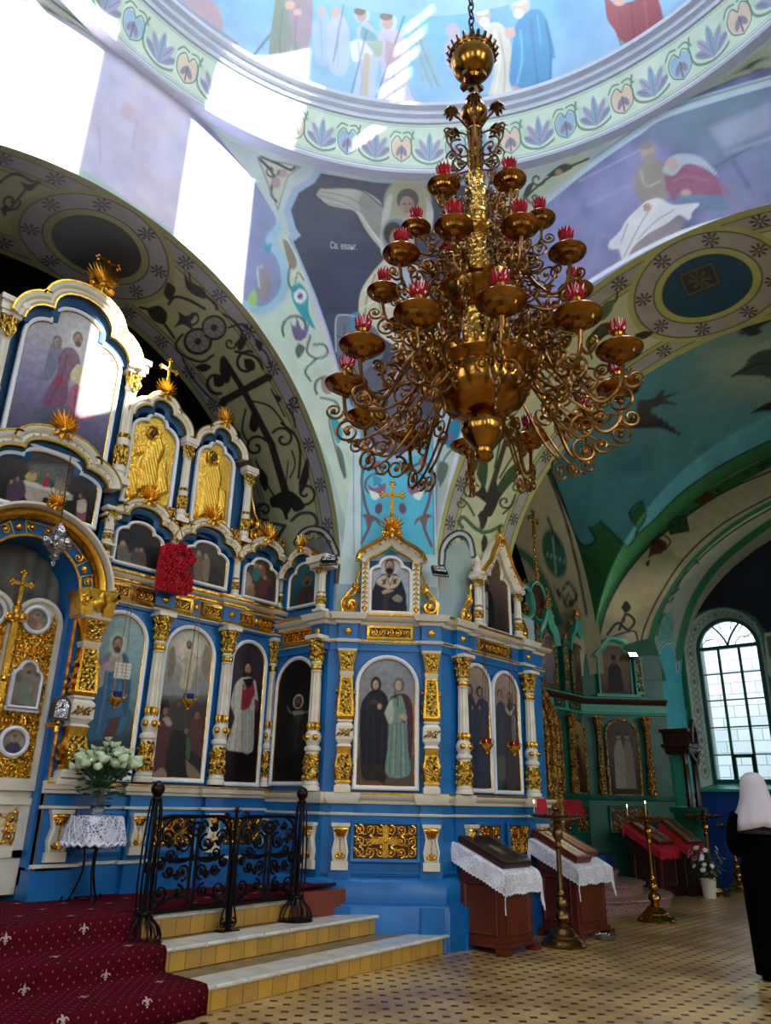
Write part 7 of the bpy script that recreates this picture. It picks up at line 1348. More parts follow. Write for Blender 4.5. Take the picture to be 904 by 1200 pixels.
# ==== lecterns with lace cloths and icons
def lectern(name,label,x0,x1,y0,y1,zf,zb,mat='wood'):
 cx,cy=(x0+x1)/2,(y0+y1)/2;t=thing(name,label,'lectern',(cx,cy,0));hx,hy=(x1-x0)/2,(y1-y0)/2
 b=MB();P=[(-hy,.09),(hy,.09),(hy,zb-.05),(-hy,zf-.05)];n=len(P)
 b.add([(-hx,y,z)for y,z in P]+[(hx,y,z)for y,z in P],[(0,1,2,3),(7,6,5,4),(0,4,5,1),(1,5,6,2),(2,6,7,3),(3,7,4,0)]);body=obj('body',b,mat,t)
 for fx in(0,1):
  b=MB();u0,u1,z0,z1=(-hx+.06,hx-.06,.16,zf-.16)if fx==0 else(-hy+.06,hy-.06,.16,zf-.16)
  for q in(0,):b.sweep([(u0,z0),(u0,z1),(u1,z1),(u1,z0)],[(0,0),(0,.012),(-.012,.02),(-.03,.0)],closed=True,endcap=False)
  mw=Matrix(((1,0,0,0),(0,0,-1,-hy),(0,1,0,0),(0,0,0,1)))if fx==0 else Matrix(((0,0,-1,-hx),(-1,0,0,0),(0,1,0,0),(0,0,0,1)))
  obj('side_panel',b,mat,body,mw)
 b=MB();b.box(-hx-.025,hx+.025,-hy-.025,hy+.025,.055,.095);obj('base_moulding',b,mat,t)
 for sx in(-1,1):
  for sy in(-1,1):b=MB();b.box(sx*hx-.06-.0,sx*hx+.06,sy*hy-.06,sy*hy+.06,0,.058);obj('foot',b,mat,t)
 a=math.atan2(zb-zf,y1-y0);L_=math.hypot(zb-zf,y1-y0);mw=T((0,-hy,zf-.03))@Matrix.Rotation(a,4,'X')
 b=MB();b.box(-hx-.04,hx+.04,-.05,L_+.04,-.02,.01);obj('desk_top',b,mat,t,mw)
 return t,T((cx,cy,0))@mw,hx,L_
def drape(name,label,mw,hx,L_,drop,mat,tip=.16,group=None):
 b=MB();N=46;rows=[];ex=hx+.05;inv=mw.inverted();down=(inv.to_3x3()@Vector((0,0,-1)))
 def pt(u,v):
  cu,cv=max(-ex,min(ex,u)),max(-.06,min(L_+.05,v));ou,ov=u-cu,v-cv;over=math.hypot(ou,ov)
  over=max(abs(ou),abs(ov))+.95*min(abs(ou),abs(ov));p=Vector((cu,cv,.014));
  if over>0:
   w_=.012*sin(u*22+v*17);p=p+down*over+Vector(((1 if ou>0 else-1 if ou<0 else 0)*(.016+.05*over+w_),(1 if ov>0 else-1 if ov<0 else 0)*(.016+.05*over+w_),0))
  return p
 us=np.linspace(-ex-drop,ex+drop,N);vs=np.linspace(-.06-drop,L_+.05+drop*.6,N)
 b.grid([[pt(u,v)for v in vs]for u in us]);o=tag(obj(name,b,mat,None,mw,fix=False,smooth=70),label,'tablecloth',group)
 b=MB();edge=[pt(us[0],v)for v in vs]+[pt(u,vs[-1])for u in us]+[pt(us[-1],v)for v in vs[::-1]]+[pt(u,vs[0])for u in us[::-1]];b.tube(edge,.005,4)
 for i in range(0,len(edge)-1,2):e_=(edge[i]+edge[i+1])/2+down*.008;b.ball(e_,.009,5,3)
 obj('edging',b,'thread' if 'lace' in name or 'white' in label else 'red_cloth',o);return o
M['book_gold']=material('gilded icon cover','d2a857',.3,1,('voronoi',22,.8,.02));M['dark_glass']=material('dark glazed icon','12100c',.06,0,None,(9,'3c3418',.45,.75),spec=.8)
def icon_case(label,mw,u0,u1,v0,v1,th,wood,face,extra=None,group=None):
 o=thing('icon_case',label,'icon',mw@T(((u0+u1)/2,v0,.022)),group);hw,L_=(u1-u0)/2,v1-v0
 b=MB();b.box(-hw,hw,0,L_,0,th);obj('case',b,wood,o)
 b=MB();b.sweep([(-hw,0),(-hw,L_),(hw,L_),(hw,0)],[(0,th-.005),(0,th+.012),(-.035,th+.016),(-.045,th)],closed=True,endcap=False);obj('rim',b,wood,o)
 g=np.array([[(-hw+.04+(2*hw-.08)*i/30,.04+(L_-.08)*j/40,th+.004)for j in range(41)]for i in range(31)]);P=g.reshape(-1,3)[:,:2]/np.array([hw,L_])
 col=face;color_grid('picture',g,paint(P,col[0],col[1],.03),'painting',o)
 return o
FIG=lambda robe,bgd:(bgd,[('ell',0,.80,.28,.11,'b08a40',.8),('poly',[(-.5,.05),(-.42,.5),(-.2,.66),(.2,.66),(.42,.5),(.5,.05)],robe),('ell',0,.79,.15,.08,'a07a58'),('ell',0,.84,.17,.05,'4a3020'),('line',[(-.1,.6),(-.2,.1)],.03,'c0a060'),('line',[(.15,.55),(.2,.1)],.03,'3a2a20')])
t1,mw1,hx1,L1=lectern('lectern','reddish wooden lectern with a white lace cloth, nearest the blue pier',7.27,7.83,4.83,5.37,.80,1.02)
drape('lace_cloth','white lace cloth with pointed corners on the nearest lectern',mw1,hx1,L1,.19,'lace')
icon_case('dark glazed icon case lying on the nearest lectern',mw1,-.27,.27,.0,.62,.055,'dark_wood',('15120c',[('poly',[(-.3,.3),(-.2,.6),(.2,.65),(.3,.3)],'4a3c1c'),('ell',.05,.5,.2,.14,'8a7434',.7),('line',[(-.8,.6),(.8,.5)],.03,'5c5238')]))
t2,mw2,hx2,L2=lectern('lectern','reddish wooden lectern with lace cloth standing behind the dark candle stand',8.72,9.42,4.78,5.28,.80,1.04)
drape('lace_cloth','white lace cloth with pointed corners on the lectern carrying the gilded icon',mw2,hx2,L2,.17,'lace')
icon_case('pale gilded icon on the lectern behind the dark candle stand',mw2,-.33,.02,.0,.66,.06,'wood',FIG('a89a6a','d9c890'),group=None)
icon_case('red and gold framed icon, right one on the lectern behind the dark candle stand',mw2,.05,.36,.1,.72,.06,'wood',FIG('8c3a2c','d2a548'))
for i,(x0,lb)in enumerate(((13.7,'left of the two dark lecterns with red cloths beside the stairs'),(14.52,'right of the two dark lecterns with red cloths beside the stairs'))):
 t_,mw_,hx_,L_=lectern('lectern',lb,x0,x0+.66+.1*(i==0),5.92-.2*i,6.42-.3*i,.82,1.14,'dark_wood')
 drape('red_cloth','red fringed cloth on the %s of the two dark lecterns'%('left' if i==0 else 'right'),mw_,hx_,L_,.15,'red_cloth')
 for k in range(2):icon_case('%s flat framed icon on the %s red covered lectern'%(('left','right')[k],('left','right')[i]),mw_,-.33+.34*k,-.01+.34*k,.02,.62,.05,'wood',FIG(('6a4a38','3c4a5a','7a5a3c','5a3a34')[2*i+k],('b09a78','c0a880','a8906c','b89c70')[2*i+k]))
# ==== brass candle stands
def candle_stand(label,x,y,h,mat,s=1.,plate=.20,lit=0,knob=True):
 t=thing('candle_stand',label,'candle stand',(x,y,0),'tall brass candle stands')
 b=MB();P=[(.0,0),(.215,0),(.22,.02),(.20,.035),(.19,.05),(.15,.075),(.15,.09),(.11,.115),(.10,.14),(.055,.165),(.05,.18)];b.lathe([(r*s,z*s)for r,z in P],seg=28)
 for k in range(3):a=2*pi*k/3+.5;b.ball((.2*s*cos(a),.2*s*sin(a),.022),.03,8,5)
 obj('base',b,mat,t)
 H=h-.12
 b=MB();P=[(.05,.18),(.06,.20),(.04,.22),(.075,.27),(.07,.31),(.035,.35),(.055,.38),(.062,.42),(.045,.46),(.03,.48),(.045,.50),(.028,.53),(.03,.56),(.026,.60)]
 b.lathe([(r*s,z)for r,z in P]+[(.024*s,.62),(.024*s,H-.34),(.04*s,H-.32),(.026*s,H-.29),(.03*s,H-.25),(.055*s,H-.20),(.05*s,H-.15),(.03*s,H-.11),(.04*s,H-.08),(.03*s,H-.05)],seg=20);obj('stem',b,mat,t)
 b=MB();b.lathe([(.03*s,H-.06),(.09,H-.045),(plate*.7,H-.03),(plate,H-.005),(plate+.015,H+.012),(plate-.01,H+.012),(plate*.6,H-.01),(.06,H),(.05,H+.03)],seg=28)
 n=12
 for k in range(n):a=2*pi*k/n;b.lathe([(.012,H),(.014,H+.03),(.010,H+.032)],(plate*.85*cos(a),plate*.85*sin(a),0),8)
 obj('candle_tray',b,mat,t)
 b=MB();b.lathe([(.05,H),(.06,H+.02),(.03,H+.05),(.045,H+.075),(.03,H+.10),(.012,H+.12),(.001,H+.125)],seg=16);obj('finial',b,mat,t)
 for k in range(lit):
  a=2.2+k*1.35;c=(plate*.85*cos(a),plate*.85*sin(a));L_=(.10,.15,.07)[k%3]
  b=MB();b.lathe([(.006,H+.03),(.0055,H+.03+L_),(.001,H+.033+L_)],(*c,0),8);cd=tag(obj('candle',b,'candle',mw=T((x,y,0))),('shorter','taller')[k%2]+' lit candle on the '+' '.join(label.split(',')[0].split()[:5]),'candle','thin lit candles')
  b=MB();b.lathe([(.001,0),(.007,.010),(.005,.022),(.001,.036)],(*c,H+.035+L_),8);obj('flame',b,'flame',cd)
 return t
candle_stand('dark brass candle stand, nearest of the tall stands and left of the gilded icons',8.26,4.72,1.42,'bronze',1.15,.29,1)
candle_stand('bright brass candle stand with burning candles before the round stairs',10.95,4.84,1.40,'brass',1.15,.30,2)
candle_stand('third brass candle stand, beside the white potted flowers and under the window',14.95,5.52,1.42,'brass',1.3,.33,0)
candle_stand('farthest brass candle stand, partly behind the woman in the headscarf',16.1,5.45,1.25,'brass',1.2,.28,0)
b=MB();b.lathe([(.001,0),(.09,0),(.13,.05),(.125,.052),(.085,.012),(.001,.012)],(9.02,4.60,0),24);tag(obj('bowl',b,'silver'),'small shiny metal bowl on the floor by the second lectern','bowl')
# ==== round stair, dais and carpet of the south b
stp=thing('round_stairs','three rounded granite steps with a red carpet before the green screen','steps',(12.3,7.25,0))
for k,r in enumerate((1.95,1.55,1.15)):
 b=MB();b.lathe([(r-.04,.15*k),(r-.04,.15*k+.115),(r,.15*k+.12),(r+.005,.15*k+.14),(r-.01,.15*k+.15),(.01,.15*k+.15)],seg=40,a0=pi,a1=2*pi);obj('step',b,'granite',stp)
b=MB();b.lathe([(1.1,.452),(1.1,.47),(.01,.47)],seg=40,a0=pi,a1=2*pi);tag(obj('stair_carpet',b,'red_cloth',mw=T((12.3,7.25,0))),'red carpet on the topmost round granite step','carpet')
M['blue_carpet']=material('blue carpet','1c3f8a',.9,0,('noise',60,.3,.005),(7,'2a58a8',.4,.7))
b=MB();b.box(12.9,14.0,6.9,7.26,.0,.62);tag(obj('carpet_roll',b,'blue_carpet'),'blue carpeted dais at the foot of the green screen','dais')
# ==== green screen of the south bay
gs=thing('green_screen','green icon screen with dark gilded columns in the south bay','icon screen',FG.mat(0,0,0));IG=FG.mat().inverted()
def g_on(fr):return IG@fr.mat()
def g_ar(name,prof,mat):
 P=[(9.3,7.32),(14.0,7.32),(15.2,6.12)];b=MB();b.sweep(P,[(-n_,z)for n_,z in prof]);return obj(name,b,mat,gs,IG)
g_ar('plinth',[(-.05,0),(.12,0),(.12,.60),(.10,.64),(-.05,.66)],'green');g_ar('dado',[(-.05,.6),(.03,.62),(.03,1.55),(-.05,1.56)],'green');g_ar('dado_cornice',[(0,1.53),(.07,1.54),(.10,1.60),(.10,1.63),(-.05,1.64)],'green')
g_ar('wall_panel',[(-.05,1.6),(.012,1.6),(.012,4.3),(-.05,4.31)],'green')
g_ar('entablature',[(0,3.10),(.05,3.11),(.06,3.15),(.03,3.16),(.03,3.30),(.07,3.32),(.14,3.38),(.15,3.43),(-.05,3.45)],'mint');M['maroon']=material('maroon painted wood','4a2420',.4);g_ar('maroon_band',[(.05,3.305),(.085,3.315),(.15,3.38),(.155,3.40),(.06,3.41)],'maroon')
gcx=FGC.px(733,930)[0]
OG=('old_gold','old_gold','old_gold','old_gold')
def gcol(fr,u,sc=1.0,h=.96):return column(gs,g_on(fr)@T((u,1.64,.09))@Matrix.Diagonal((.9*sc,.875*h,.9*sc,1)),OG)
for px_ in(643,668,694):gcol(FG,FG.px(px_,900)[0])
gcol(FGC,FGC.px(704,900)[0],.85);gcol(FGC,FGC.px(760,890)[0])
for fr,(a,c)in((FG,(12.85,13.28)),(FG,(13.45,13.9)),(FGC,(gcx-.32,gcx+.32))):
 p=carved_panel(gs,a,c,1.0,1.40,.04,False,2,5,mat='old_gold',frame='green');p.matrix_local=g_on(fr)
for fr,(a,c)in((FG,(12.95,13.25)),(FG,(13.5,13.85))):p=carved_panel(gs,a,c,3.19,3.28,.035,False,1,6,mat='old_gold',frame='green',th=.007);p.matrix_local=g_on(fr)
GI=lambda robe,two=False:[('poly',[(-.19,.1),(-.17,.8),(-.10,.98),(-.02,.98),(.03,.8),(.03,.1)],robe),('ell',-.065,1.06,.045,.06,'9a7a60'),('ell',-.065,1.10,.05,.04,'3a2a22')]+([('poly',[(.02,.1),(.03,.8),(.07,.98),(.15,.98),(.20,.8),(.21,.1)],'7a6a5a'),('ell',.11,1.06,.045,.06,'9a7a60'),('ell',.11,1.10,.05,.045,'4a3428')]if two else[])
icon_px('icon','arched icon of a blue grey figure low on the green screen, by the gilded arch',FG,(646,930),(662,931),(654,838),.04,grad(['8a7a5c','7c7a70','4c5660','2c3038']),[],px=False,frame='old_gold',inner=None)
icon_px('icon','arched icon of a dark red saint low on the green screen, next to the corner',FG,(671,931),(690,932),(680,842),.04,grad(['9a8456','8a7048','4a3a2a','241c18']),[('poly',[(-.13,.2),(-.10,.75),(0,.88),(.10,.75),(.13,.2)],'4a2420'),('ell',0,.96,.06,.07,'8a6448'),('ell',0,1.0,.06,.05,'3a241a')],px=False,frame='old_gold',inner=None)
icon_px('icon','arched icon of two standing saints on the canted green corner',FGC,(714,933),(755,934),(733,842),.04,grad(['4a4034','4c4238','3c3430','241c1a']),GI('8a8272',True),px=False,frame='old_gold',inner=None)
ux=FGC.px(722,815)[0]
icon('icon','framed icon of a monk standing, upper tier of the canted green corner',FGC,ux,3.50,.04,.62,.98,grad(['6a5844','7a6448','6a523a','3a2c22']),[('poly',[(-.16,.05),(-.13,.5),(-.05,.62),(.05,.62),(.13,.5),(.16,.05)],'1e1a1a'),('ell',0,.70,.05,.07,'8a6a50'),('ell',0,.73,.055,.06,'2a1e1a'),('ell',0,.62,.04,.05,'5a4a40')],path=tre_path(.62,.98,c=.3,sp=.8,cv=.86),frame='mint',inner='old_gold',px=False)
b=MB();b.box(ux-.42,ux+.46,3.44,3.50,0,.14);part=obj('ledge',b,'mint',gs,g_on(FGC))
pc=FGC.px(748,800)[0];b=MB();b.box(pc-.08,pc+.08,3.50,4.22,.0,.10);b.box(pc-.10,pc+.10,4.18,4.24,0,.13);obj('upper_pilaster',b,'mint',gs,g_on(FGC))
b=MB();scrolls(b,pc-.06,pc+.06,3.55,4.12,n=1,rows=4,th=.012,d=.10,seed=3);palmette(b,(pc,4.14),.07,d=.10);obj('pilaster_carving',b,'old_gold',gs,g_on(FGC))
ped=[tuple(p)for p in smooth_pts([(ux-.36,4.22),(ux-.22,4.40),(ux-.08,4.56),(ux+.10,4.58),(ux+.30,4.50)],5)];b=MB();b.sweep(ped,[(0,0),(0,.10),(.06,.12),(.07,0)]);obj('pediment',b,'mint',gs,g_on(FGC))
for i,(px_,w)in enumerate(((641,.52),(676,.46))):
 u=FG.px(px_,790)[0]
 icon('icon',('upper icon of a pale figure on the green screen, left of the carved posts','upper icon on the green screen beside the dark corner')[i],FG,u,3.50,.04,w,.95,grad(['5a4c48','6a5c58','4a3e3c']),[('poly',[(-.13,.05),(-.10,.5),(0,.62),(.10,.5),(.13,.05)],('6a5a6a','4a3a3a')[i]),('ell',0,.70,.05,.07,'8a6a54')],path=tre_path(w,.95,c=.3,sp=.7,cv=.8),frame='old_gold',inner=None,px=False)
 ped=[tuple(p)for p in smooth_pts([(u-.36,4.30),(u-.30,4.55),(u-.16,4.70),(u,4.98),(u+.16,4.70),(u+.30,4.55),(u+.36,4.30)],5)]
 b=MB();b.sweep(ped,[(-.12,0),(-.12,.08),(0,.13),(.03,.13),(.03,0)]);obj('gable',b,'mint',gs,g_on(FG))
 b=MB();palmette(b,(u,5.02),.22,d=.06);b.spiral((u-.2,4.86),.09,1.2,0,1,.02,.06);b.spiral((u+.2,4.86),.09,1.2,pi,-1,.02,.06);obj('gable_crest',b,'old_gold',gs,g_on(FG))
for px_ in(626,658,692):
 u=FG.px(px_,790)[0];b=MB();b.box(u-.09,u+.09,3.46,4.42,0,.12);b.box(u-.11,u+.11,4.36,4.44,0,.15);obj('upper_post',b,'green',gs,g_on(FG))
 b=MB();scrolls(b,u-.07,u+.07,3.52,4.34,n=1,rows=5,th=.014,d=.12,seed=8);palmette(b,(u,4.48),.12,d=.10);obj('post_carving',b,'old_gold',gs,g_on(FG))
gu=11.75
b=MB()
for k,(r,d)in enumerate(((.62,.02),(.72,.08),(.82,.14),(.92,.18))):b.sweep([(gu-r,.6)]+[(gu-r*cos(pi*i/24),2.55+r*sin(pi*i/24))for i in range(25)]+[(gu+r,.6)],[(0,d-.05),(0,d),(.03,d+.035),(.07,d+.035),(.10,d),(.10,d-.05)])
obj('carved_gate_arch',b,'old_gold',gs)
b=MB();b.prism([(gu-.62,.6)]+[(gu-.62*cos(pi*i/20),2.55+.62*sin(pi*i/20))for i in range(21)]+[(gu+.62,.6)],-.04,.02);obj('gate_leaf',b,'old_gold',gs);b=MB();scrolls(b,gu-.55,gu+.55,.9,3.0,n=4,rows=7,th=.02,d=.02,seed=31);obj('gate_carving',b,'old_gold',gs)
b=MB();b.lathe([(.26,0),(.30,.04),(.34,.03),(.36,0)],(11.95,4.95,.08),26,cap=False);obj('medallion_frame',b,'mint',gs,None)
for v_ in gs.children:
 if v_.name.startswith('medallion_frame'):v_.rotation_euler=(0,0,0)
b=MB();b.prism([(gu+.7+.24*cos(a),5.05+.32*sin(a))for a in np.linspace(0,2*pi,24,False)],.02,.06);b2=obj('medallion',b,'maroon',gs)
b=MB();b.sweep([(gu+.7+.26*cos(-a),5.05+.34*sin(-a))for a in np.linspace(0,2*pi,28,False)],[(0,.0),(0,.08),(.05,.10),(.08,.0)],closed=True,endcap=False);obj('medallion_rim',b,'mint',gs)
b=MB();
for q in(-1,1):b.spiral((gu+.7+q*.42,4.85),.14,1.4,0,q,.03,.05);b.spiral((gu+.7+q*.36,5.3),.10,1.3,2,-q,.025,.05);b.tube([(gu+.7+q*.6,4.5,.06),(gu+.7+q*.9,4.3,.06),(gu+.7+q*1.1,3.9,.05)],[.04,.05,.02],6)
for k in range(9):palmette(b,(gu+.7+.03*sin(k),5.42+k*.13),.13-.008*k,d=.05)
bud_cross(b,(gu+.7,6.4),.5,.06,.028);obj('gate_crest',b,'old_gold',gs)
def hung_cloth(fr,px_,w,h,d,label):
 p=fr.px(*px_,d);b=MB();b.grid([[(w*(i/24-.5)*(1+.15*j/8),-h*j/8*(1-.25*abs(i/24-.5)),.02+.02*sin(i*1.6)*j/8)for j in range(9)]for i in range(25)]);return tag(obj('hung_cloth',b,'red_cloth',mw=fr.mat(p[0],p[1],d),fix=False),label,'cloth')
hung_cloth(FG,(671,937),.62,.34,.14,'red cloth hanging from the ledge of the green screen');hung_cloth(FW,(633,936),.22,.22,.30,'bright red cloth corner at the right end of the pier casing')
fl_=flood(FGC,(742,768),.20,'bright floodlight shining on top of the green corner pilaster',True)
p=FGC.px(742,768,.30);P3=FGC.w(p[0],p[1],.30);lamp('floodlight_glow','SPOT',120,(1,.93,.8),tuple(P3),(-.6,-.5,.55),spot_size=2.7,spot_blend=.8,shadow_soft_size=.05)
# ==== carved icon shelter by the window
ks=thing('icon_shelter','dark carved wooden icon shelter with a gabled top beside the window','icon shelter',FS.mat(-6.12,0,1.86));hw=.38;dp=.52
b=MB();b.box(-hw,hw,0,1.36,-dp,0);b.box(-hw-.05,hw+.05,1.36,1.44,-dp,.06);obj('cabinet',b,'green',ks)
b=MB();b.box(-hw+.1,hw-.1,1.46,2.42,-.16,-.14);obj('back_panel',b,'mint',ks)
for x,z in((-hw+.08,-.02),(hw-.08,-.02),(hw-.08,-dp+.08)):
 b=MB();b.lathe([(.05,1.44),(.06,1.5),(.045,1.56),(.06,1.66),(.04,1.72),(.05,1.95),(.045,2.18),(.06,2.2),(.045,2.25),(.065,2.4)],(x,0,z),14,'v',flute=(5,.12));obj('turned_post',b,'dark_wood',ks)
b=MB();b.box(-hw,hw,2.40,2.52,-dp,.0);scrolls(b,-hw,hw,2.40,2.52,rows=1,th=.012,d=.0,seed=2);b.box(-hw-.06,hw+.06,2.52,2.58,-dp-.04,.07);obj('frieze',b,'dark_wood',ks)
b=MB();b.box(-hw-.02,hw+.02,2.58,2.80,-dp,.03);
for k in range(5):b.box(-hw+.03+.14*k,-hw+.11+.14*k,2.62,2.76,.03,.045)
b.box(-hw-.06,hw+.06,2.80,2.86,-dp-.04,.08);obj('cornice',b,'dark_wood',ks)
GT=T((hw+.02,0,-dp/2))@Matrix.Rotation(pi/2,4,'Y')
b=MB();b.sweep([(-.17,2.62),(-.16,2.80),(-.08,2.96),(0,3.05),(.08,2.96),(.16,2.80),(.17,2.62)],[(0,-.02),(0,.06),(-.07,.06),(-.07,-.02)]);
for q in(-1,1):b.spiral((q*.15,2.6),.05,1.2,0,q,.016,.03);b.leaf((q*.13,2.62,.03),-pi/2,.12,.08,.02)
obj('gable',b,'dark_wood',ks,GT);b=MB();b.sweep([(-.3,2.48),(-.16,2.40),(0,2.30),(.12,2.40),(.26,2.48)],[(0,0),(0,.03),(-.06,.03),(-.06,0)]);b.leaf((.1,2.36,.02),-pi/2,.16,.12,.03);obj('side_bracket',b,'dark_wood',ks,GT)
# ==== potted white flowers
px0,py0=14.45,5.40
t=thing('flower_pot','white pot on the floor beside the third candle stand','flower pot',(px0,py0,0));b=MB();b.lathe([(.001,0),(.10,0),(.13,.28),(.14,.30),(.12,.30),(.11,.26),(.001,.25)],seg=22);obj('pot',b,'white',t)
t=thing('potted_flowers','bushy plant with white flowers growing in the white floor pot','plant',(px0,py0,.27));b=MB()
for k in range(110):
 a,q,z=random.uniform(0,6.28),random.uniform(.02,.26),random.uniform(.04,.45);mb2=MB(T((q*cos(a),q*sin(a),z))@Rz(a)@Matrix.Rotation(random.uniform(-.8,.5),4,'Y'));mb2.leaf((0,0,0),0,.11,.05,.01);k0=len(b.v);b.v+=mb2.v;b.f+=[tuple(i+k0 for i in f)for f in mb2.f]
obj('foliage',b,'green_leaf',t,fix=False)
bb=MB()
for k in range(9):bb.leaf((0,0,0),2*pi*k/9,.045,.02,.006)
DAISY=mesh_of(bb,'daisy',60,False);DAISY.materials.append(M['white_petal'])
for k in range(34):
 a,q=random.uniform(0,6.28),random.uniform(.12,.28);z=random.uniform(.10,.52);o=bpy.data.objects.new('flower',DAISY);COLL.objects.link(o);o.parent=t;o.matrix_local=T((q*cos(a),q*sin(a),z))@Vector((cos(a),sin(a),.6)).to_track_quat('Z','Y').to_matrix().to_4x4()
# ==== woman in a white headscarf
def loft(b,secs,seg=28):
 b.grid([[(cx+rx*cos(2*pi*k/seg),cy+ry*sin(2*pi*k/seg),z)for k in range(seg+1)]for z,cx,cy,rx,ry in secs])
wx,wy=on_z(916,1150,0)[:2]
wm=thing('person','woman in a long black dress and white headscarf seen from behind, at the right edge','person',T((wx,wy,0))@Rz(RAD(-62)))
b=MB();secs=[]
for z,rx,ry,cy in((.04,.185,.15,0),(.2,.19,.155,0),(.5,.20,.16,0),(.75,.21,.165,-.01),(.9,.215,.165,-.02),(1.0,.195,.145,-.01),(1.08,.178,.125,0),(1.18,.190,.125,-.01),(1.28,.21,.12,-.015),(1.36,.205,.105,-.01),(1.41,.14,.085,0),(1.44,.075,.07,.005),(1.50,.06,.06,.01)):secs.append((z,0,cy,rx,ry))
bm_rows=[]
seg=40
for i,(z,cx,cy,rx,ry)in enumerate(secs):bm_rows.append([((cx+(rx+.012*sin(7*2*pi*k/seg)*max(0,(1.0-z)))*cos(2*pi*k/seg)),cy+(ry+.012*sin(7*2*pi*k/seg)*max(0,1.0-z))*sin(2*pi*k/seg),z)for k in range(seg+1)])
b.grid(bm_rows);obj('dress',b,'black',wm,fix=False,smooth=80)
V=[(0,0,.95),(0,0,1.15),(0,0,1.32),(0,.0,1.44),(0,.02,1.54),(0,.03,1.62),(.09,0,.88),(.10,.01,.48),(.10,-.01,.09),(.10,.10,.035),(-.09,0,.88),(-.10,.01,.48),(-.10,-.01,.09),(-.10,.10,.035),(.17,0,1.35),(.225,.02,1.08),(.12,.20,1.02),(-.17,0,1.35),(-.225,.02,1.08),(-.12,.20,1.00)]
E_=[(0,1),(1,2),(2,3),(3,4),(4,5),(0,6),(6,7),(7,8),(8,9),(0,10),(10,11),(11,12),(12,13),(2,14),(14,15),(15,16),(2,17),(17,18),(18,19)]
Rr=[.13,.11,.12,.052,.075,.085,.085,.052,.038,.03,.085,.052,.038,.03,.055,.042,.028,.055,.042,.028]
ext=[]
for s_,wi in((1,16),(-1,19)):
 wv=V[wi]
 pm=(wv[0]-s_*.045,wv[1]+.05,wv[2]-.01);V.append(pm);Rr.append(.024);pi_=len(V)-1;E_.append((wi,pi_))
 for k,(dx,ln_)in enumerate(((-.024,.062),(-.008,.074),(.008,.07),(.023,.055))):
  a_=(pm[0]-s_*.03,pm[1]+.028,pm[2]+dx);c_=(a_[0]-s_*ln_*.6,a_[1]+ln_*.15,a_[2]);V+=[a_,c_];Rr+=[.0095,.008];E_+=[(pi_,len(V)-2),(len(V)-2,len(V)-1)]
 th_=(pm[0]-s_*.005,pm[1]+.01,pm[2]+.045);V.append(th_);Rr.append(.010);E_.append((pi_,len(V)-1));V.append((th_[0]-s_*.03,th_[1]+.02,th_[2]+.015));Rr.append(.009);E_.append((len(V)-2,len(V)-1))
me=bpy.data.meshes.new('body');me.from_pydata(V,E_,[]);me.materials.append(M['skin']);bo=bpy.data.objects.new('body',me);COLL.objects.link(bo);bo.parent=wm
sk=bo.modifiers.new('skin','SKIN');sk.use_smooth_shade=True
for i,r in enumerate(Rr):me.skin_vertices[0].data[i].radius=(r,r)
me.skin_vertices[0].data[0].use_root=True;sb=bo.modifiers.new('sub','SUBSURF');sb.levels=2;sb.render_levels=2
b=MB();b.ball((0,.125,1.585),(.014,.022,.022),8,6);b.ball((0,.105,1.545),(.024,.014,.010),8,5);
for s_ in(-1,1):b.ball((s_*.033,.105,1.615),(.014,.010,.009),8,5)
obj('face',b,'skin',wm)
for s_ in(-1,1):
 b=MB();b.tube(smooth_pts([(s_*.165,-.01,1.36),(s_*.215,0,1.28),(s_*.24,.01,1.10),(s_*.19,.10,1.04),(s_*.13,.18,1.02)],5),[.07]*4+[.064]*6+[.055]*6+[.046]*5,12);obj('sleeve',b,'black',wm)
 b=MB();b.lathe([(.001,0),(.04,0),(.045,.03),(.03,.06),(.001,.07)],(0,0,0),12);o=obj('shoe',b,'black',wm,T((s_*.10,.06,0))@Matrix.Diagonal((1,2.4,1,1)))
b=MB();rows=[]
for z,rx,ry,cy,op in((1.745,.01,.01,.0,0),(1.735,.055,.06,.0,.0),(1.70,.095,.105,.0,.25),(1.64,.112,.125,.0,.5),(1.57,.122,.128,-.01,.55),(1.50,.135,.135,-.02,.5),(1.44,.155,.145,-.025,.35),(1.39,.18,.155,-.03,.3),(1.34,.20,.165,-.04,.25),(1.27,.205,.175,-.045,.2)):
 row=[]
 for k in range(49):
  a=pi/2+op+(2*pi-2*op)*k/48;f=1+.05*sin(9*a)*max(0,(1.52-z))*4+.012*sin(5*a+z*30);row.append((rx*f*cos(a),cy+ry*f*sin(a),z-(.05*abs(cos(a))if z<1.36 else 0)))
 rows.append(row)
b.grid(rows);o=obj('headscarf',b,'scarf',wm,fix=False,smooth=80);md=o.modifiers.new('thickness','SOLIDIFY');md.thickness=.006
M['lace_black']=material('black lace yoke','1a0f0e',.6,0,('voronoi',60,.8,.01),(30,'3a201a',.45,.65))
b=MB();b.grid([[(1.03*rx*cos(2*pi*k/40),cy+1.06*ry*sin(2*pi*k/40),z+.003)for k in range(41)]for z,rx,ry,cy in((1.20,.195,.128,-.01),(1.28,.212,.124,-.015),(1.36,.207,.11,-.01),(1.41,.142,.088,0))]);obj('lace_yoke',b,'lace_black',wm,fix=False)
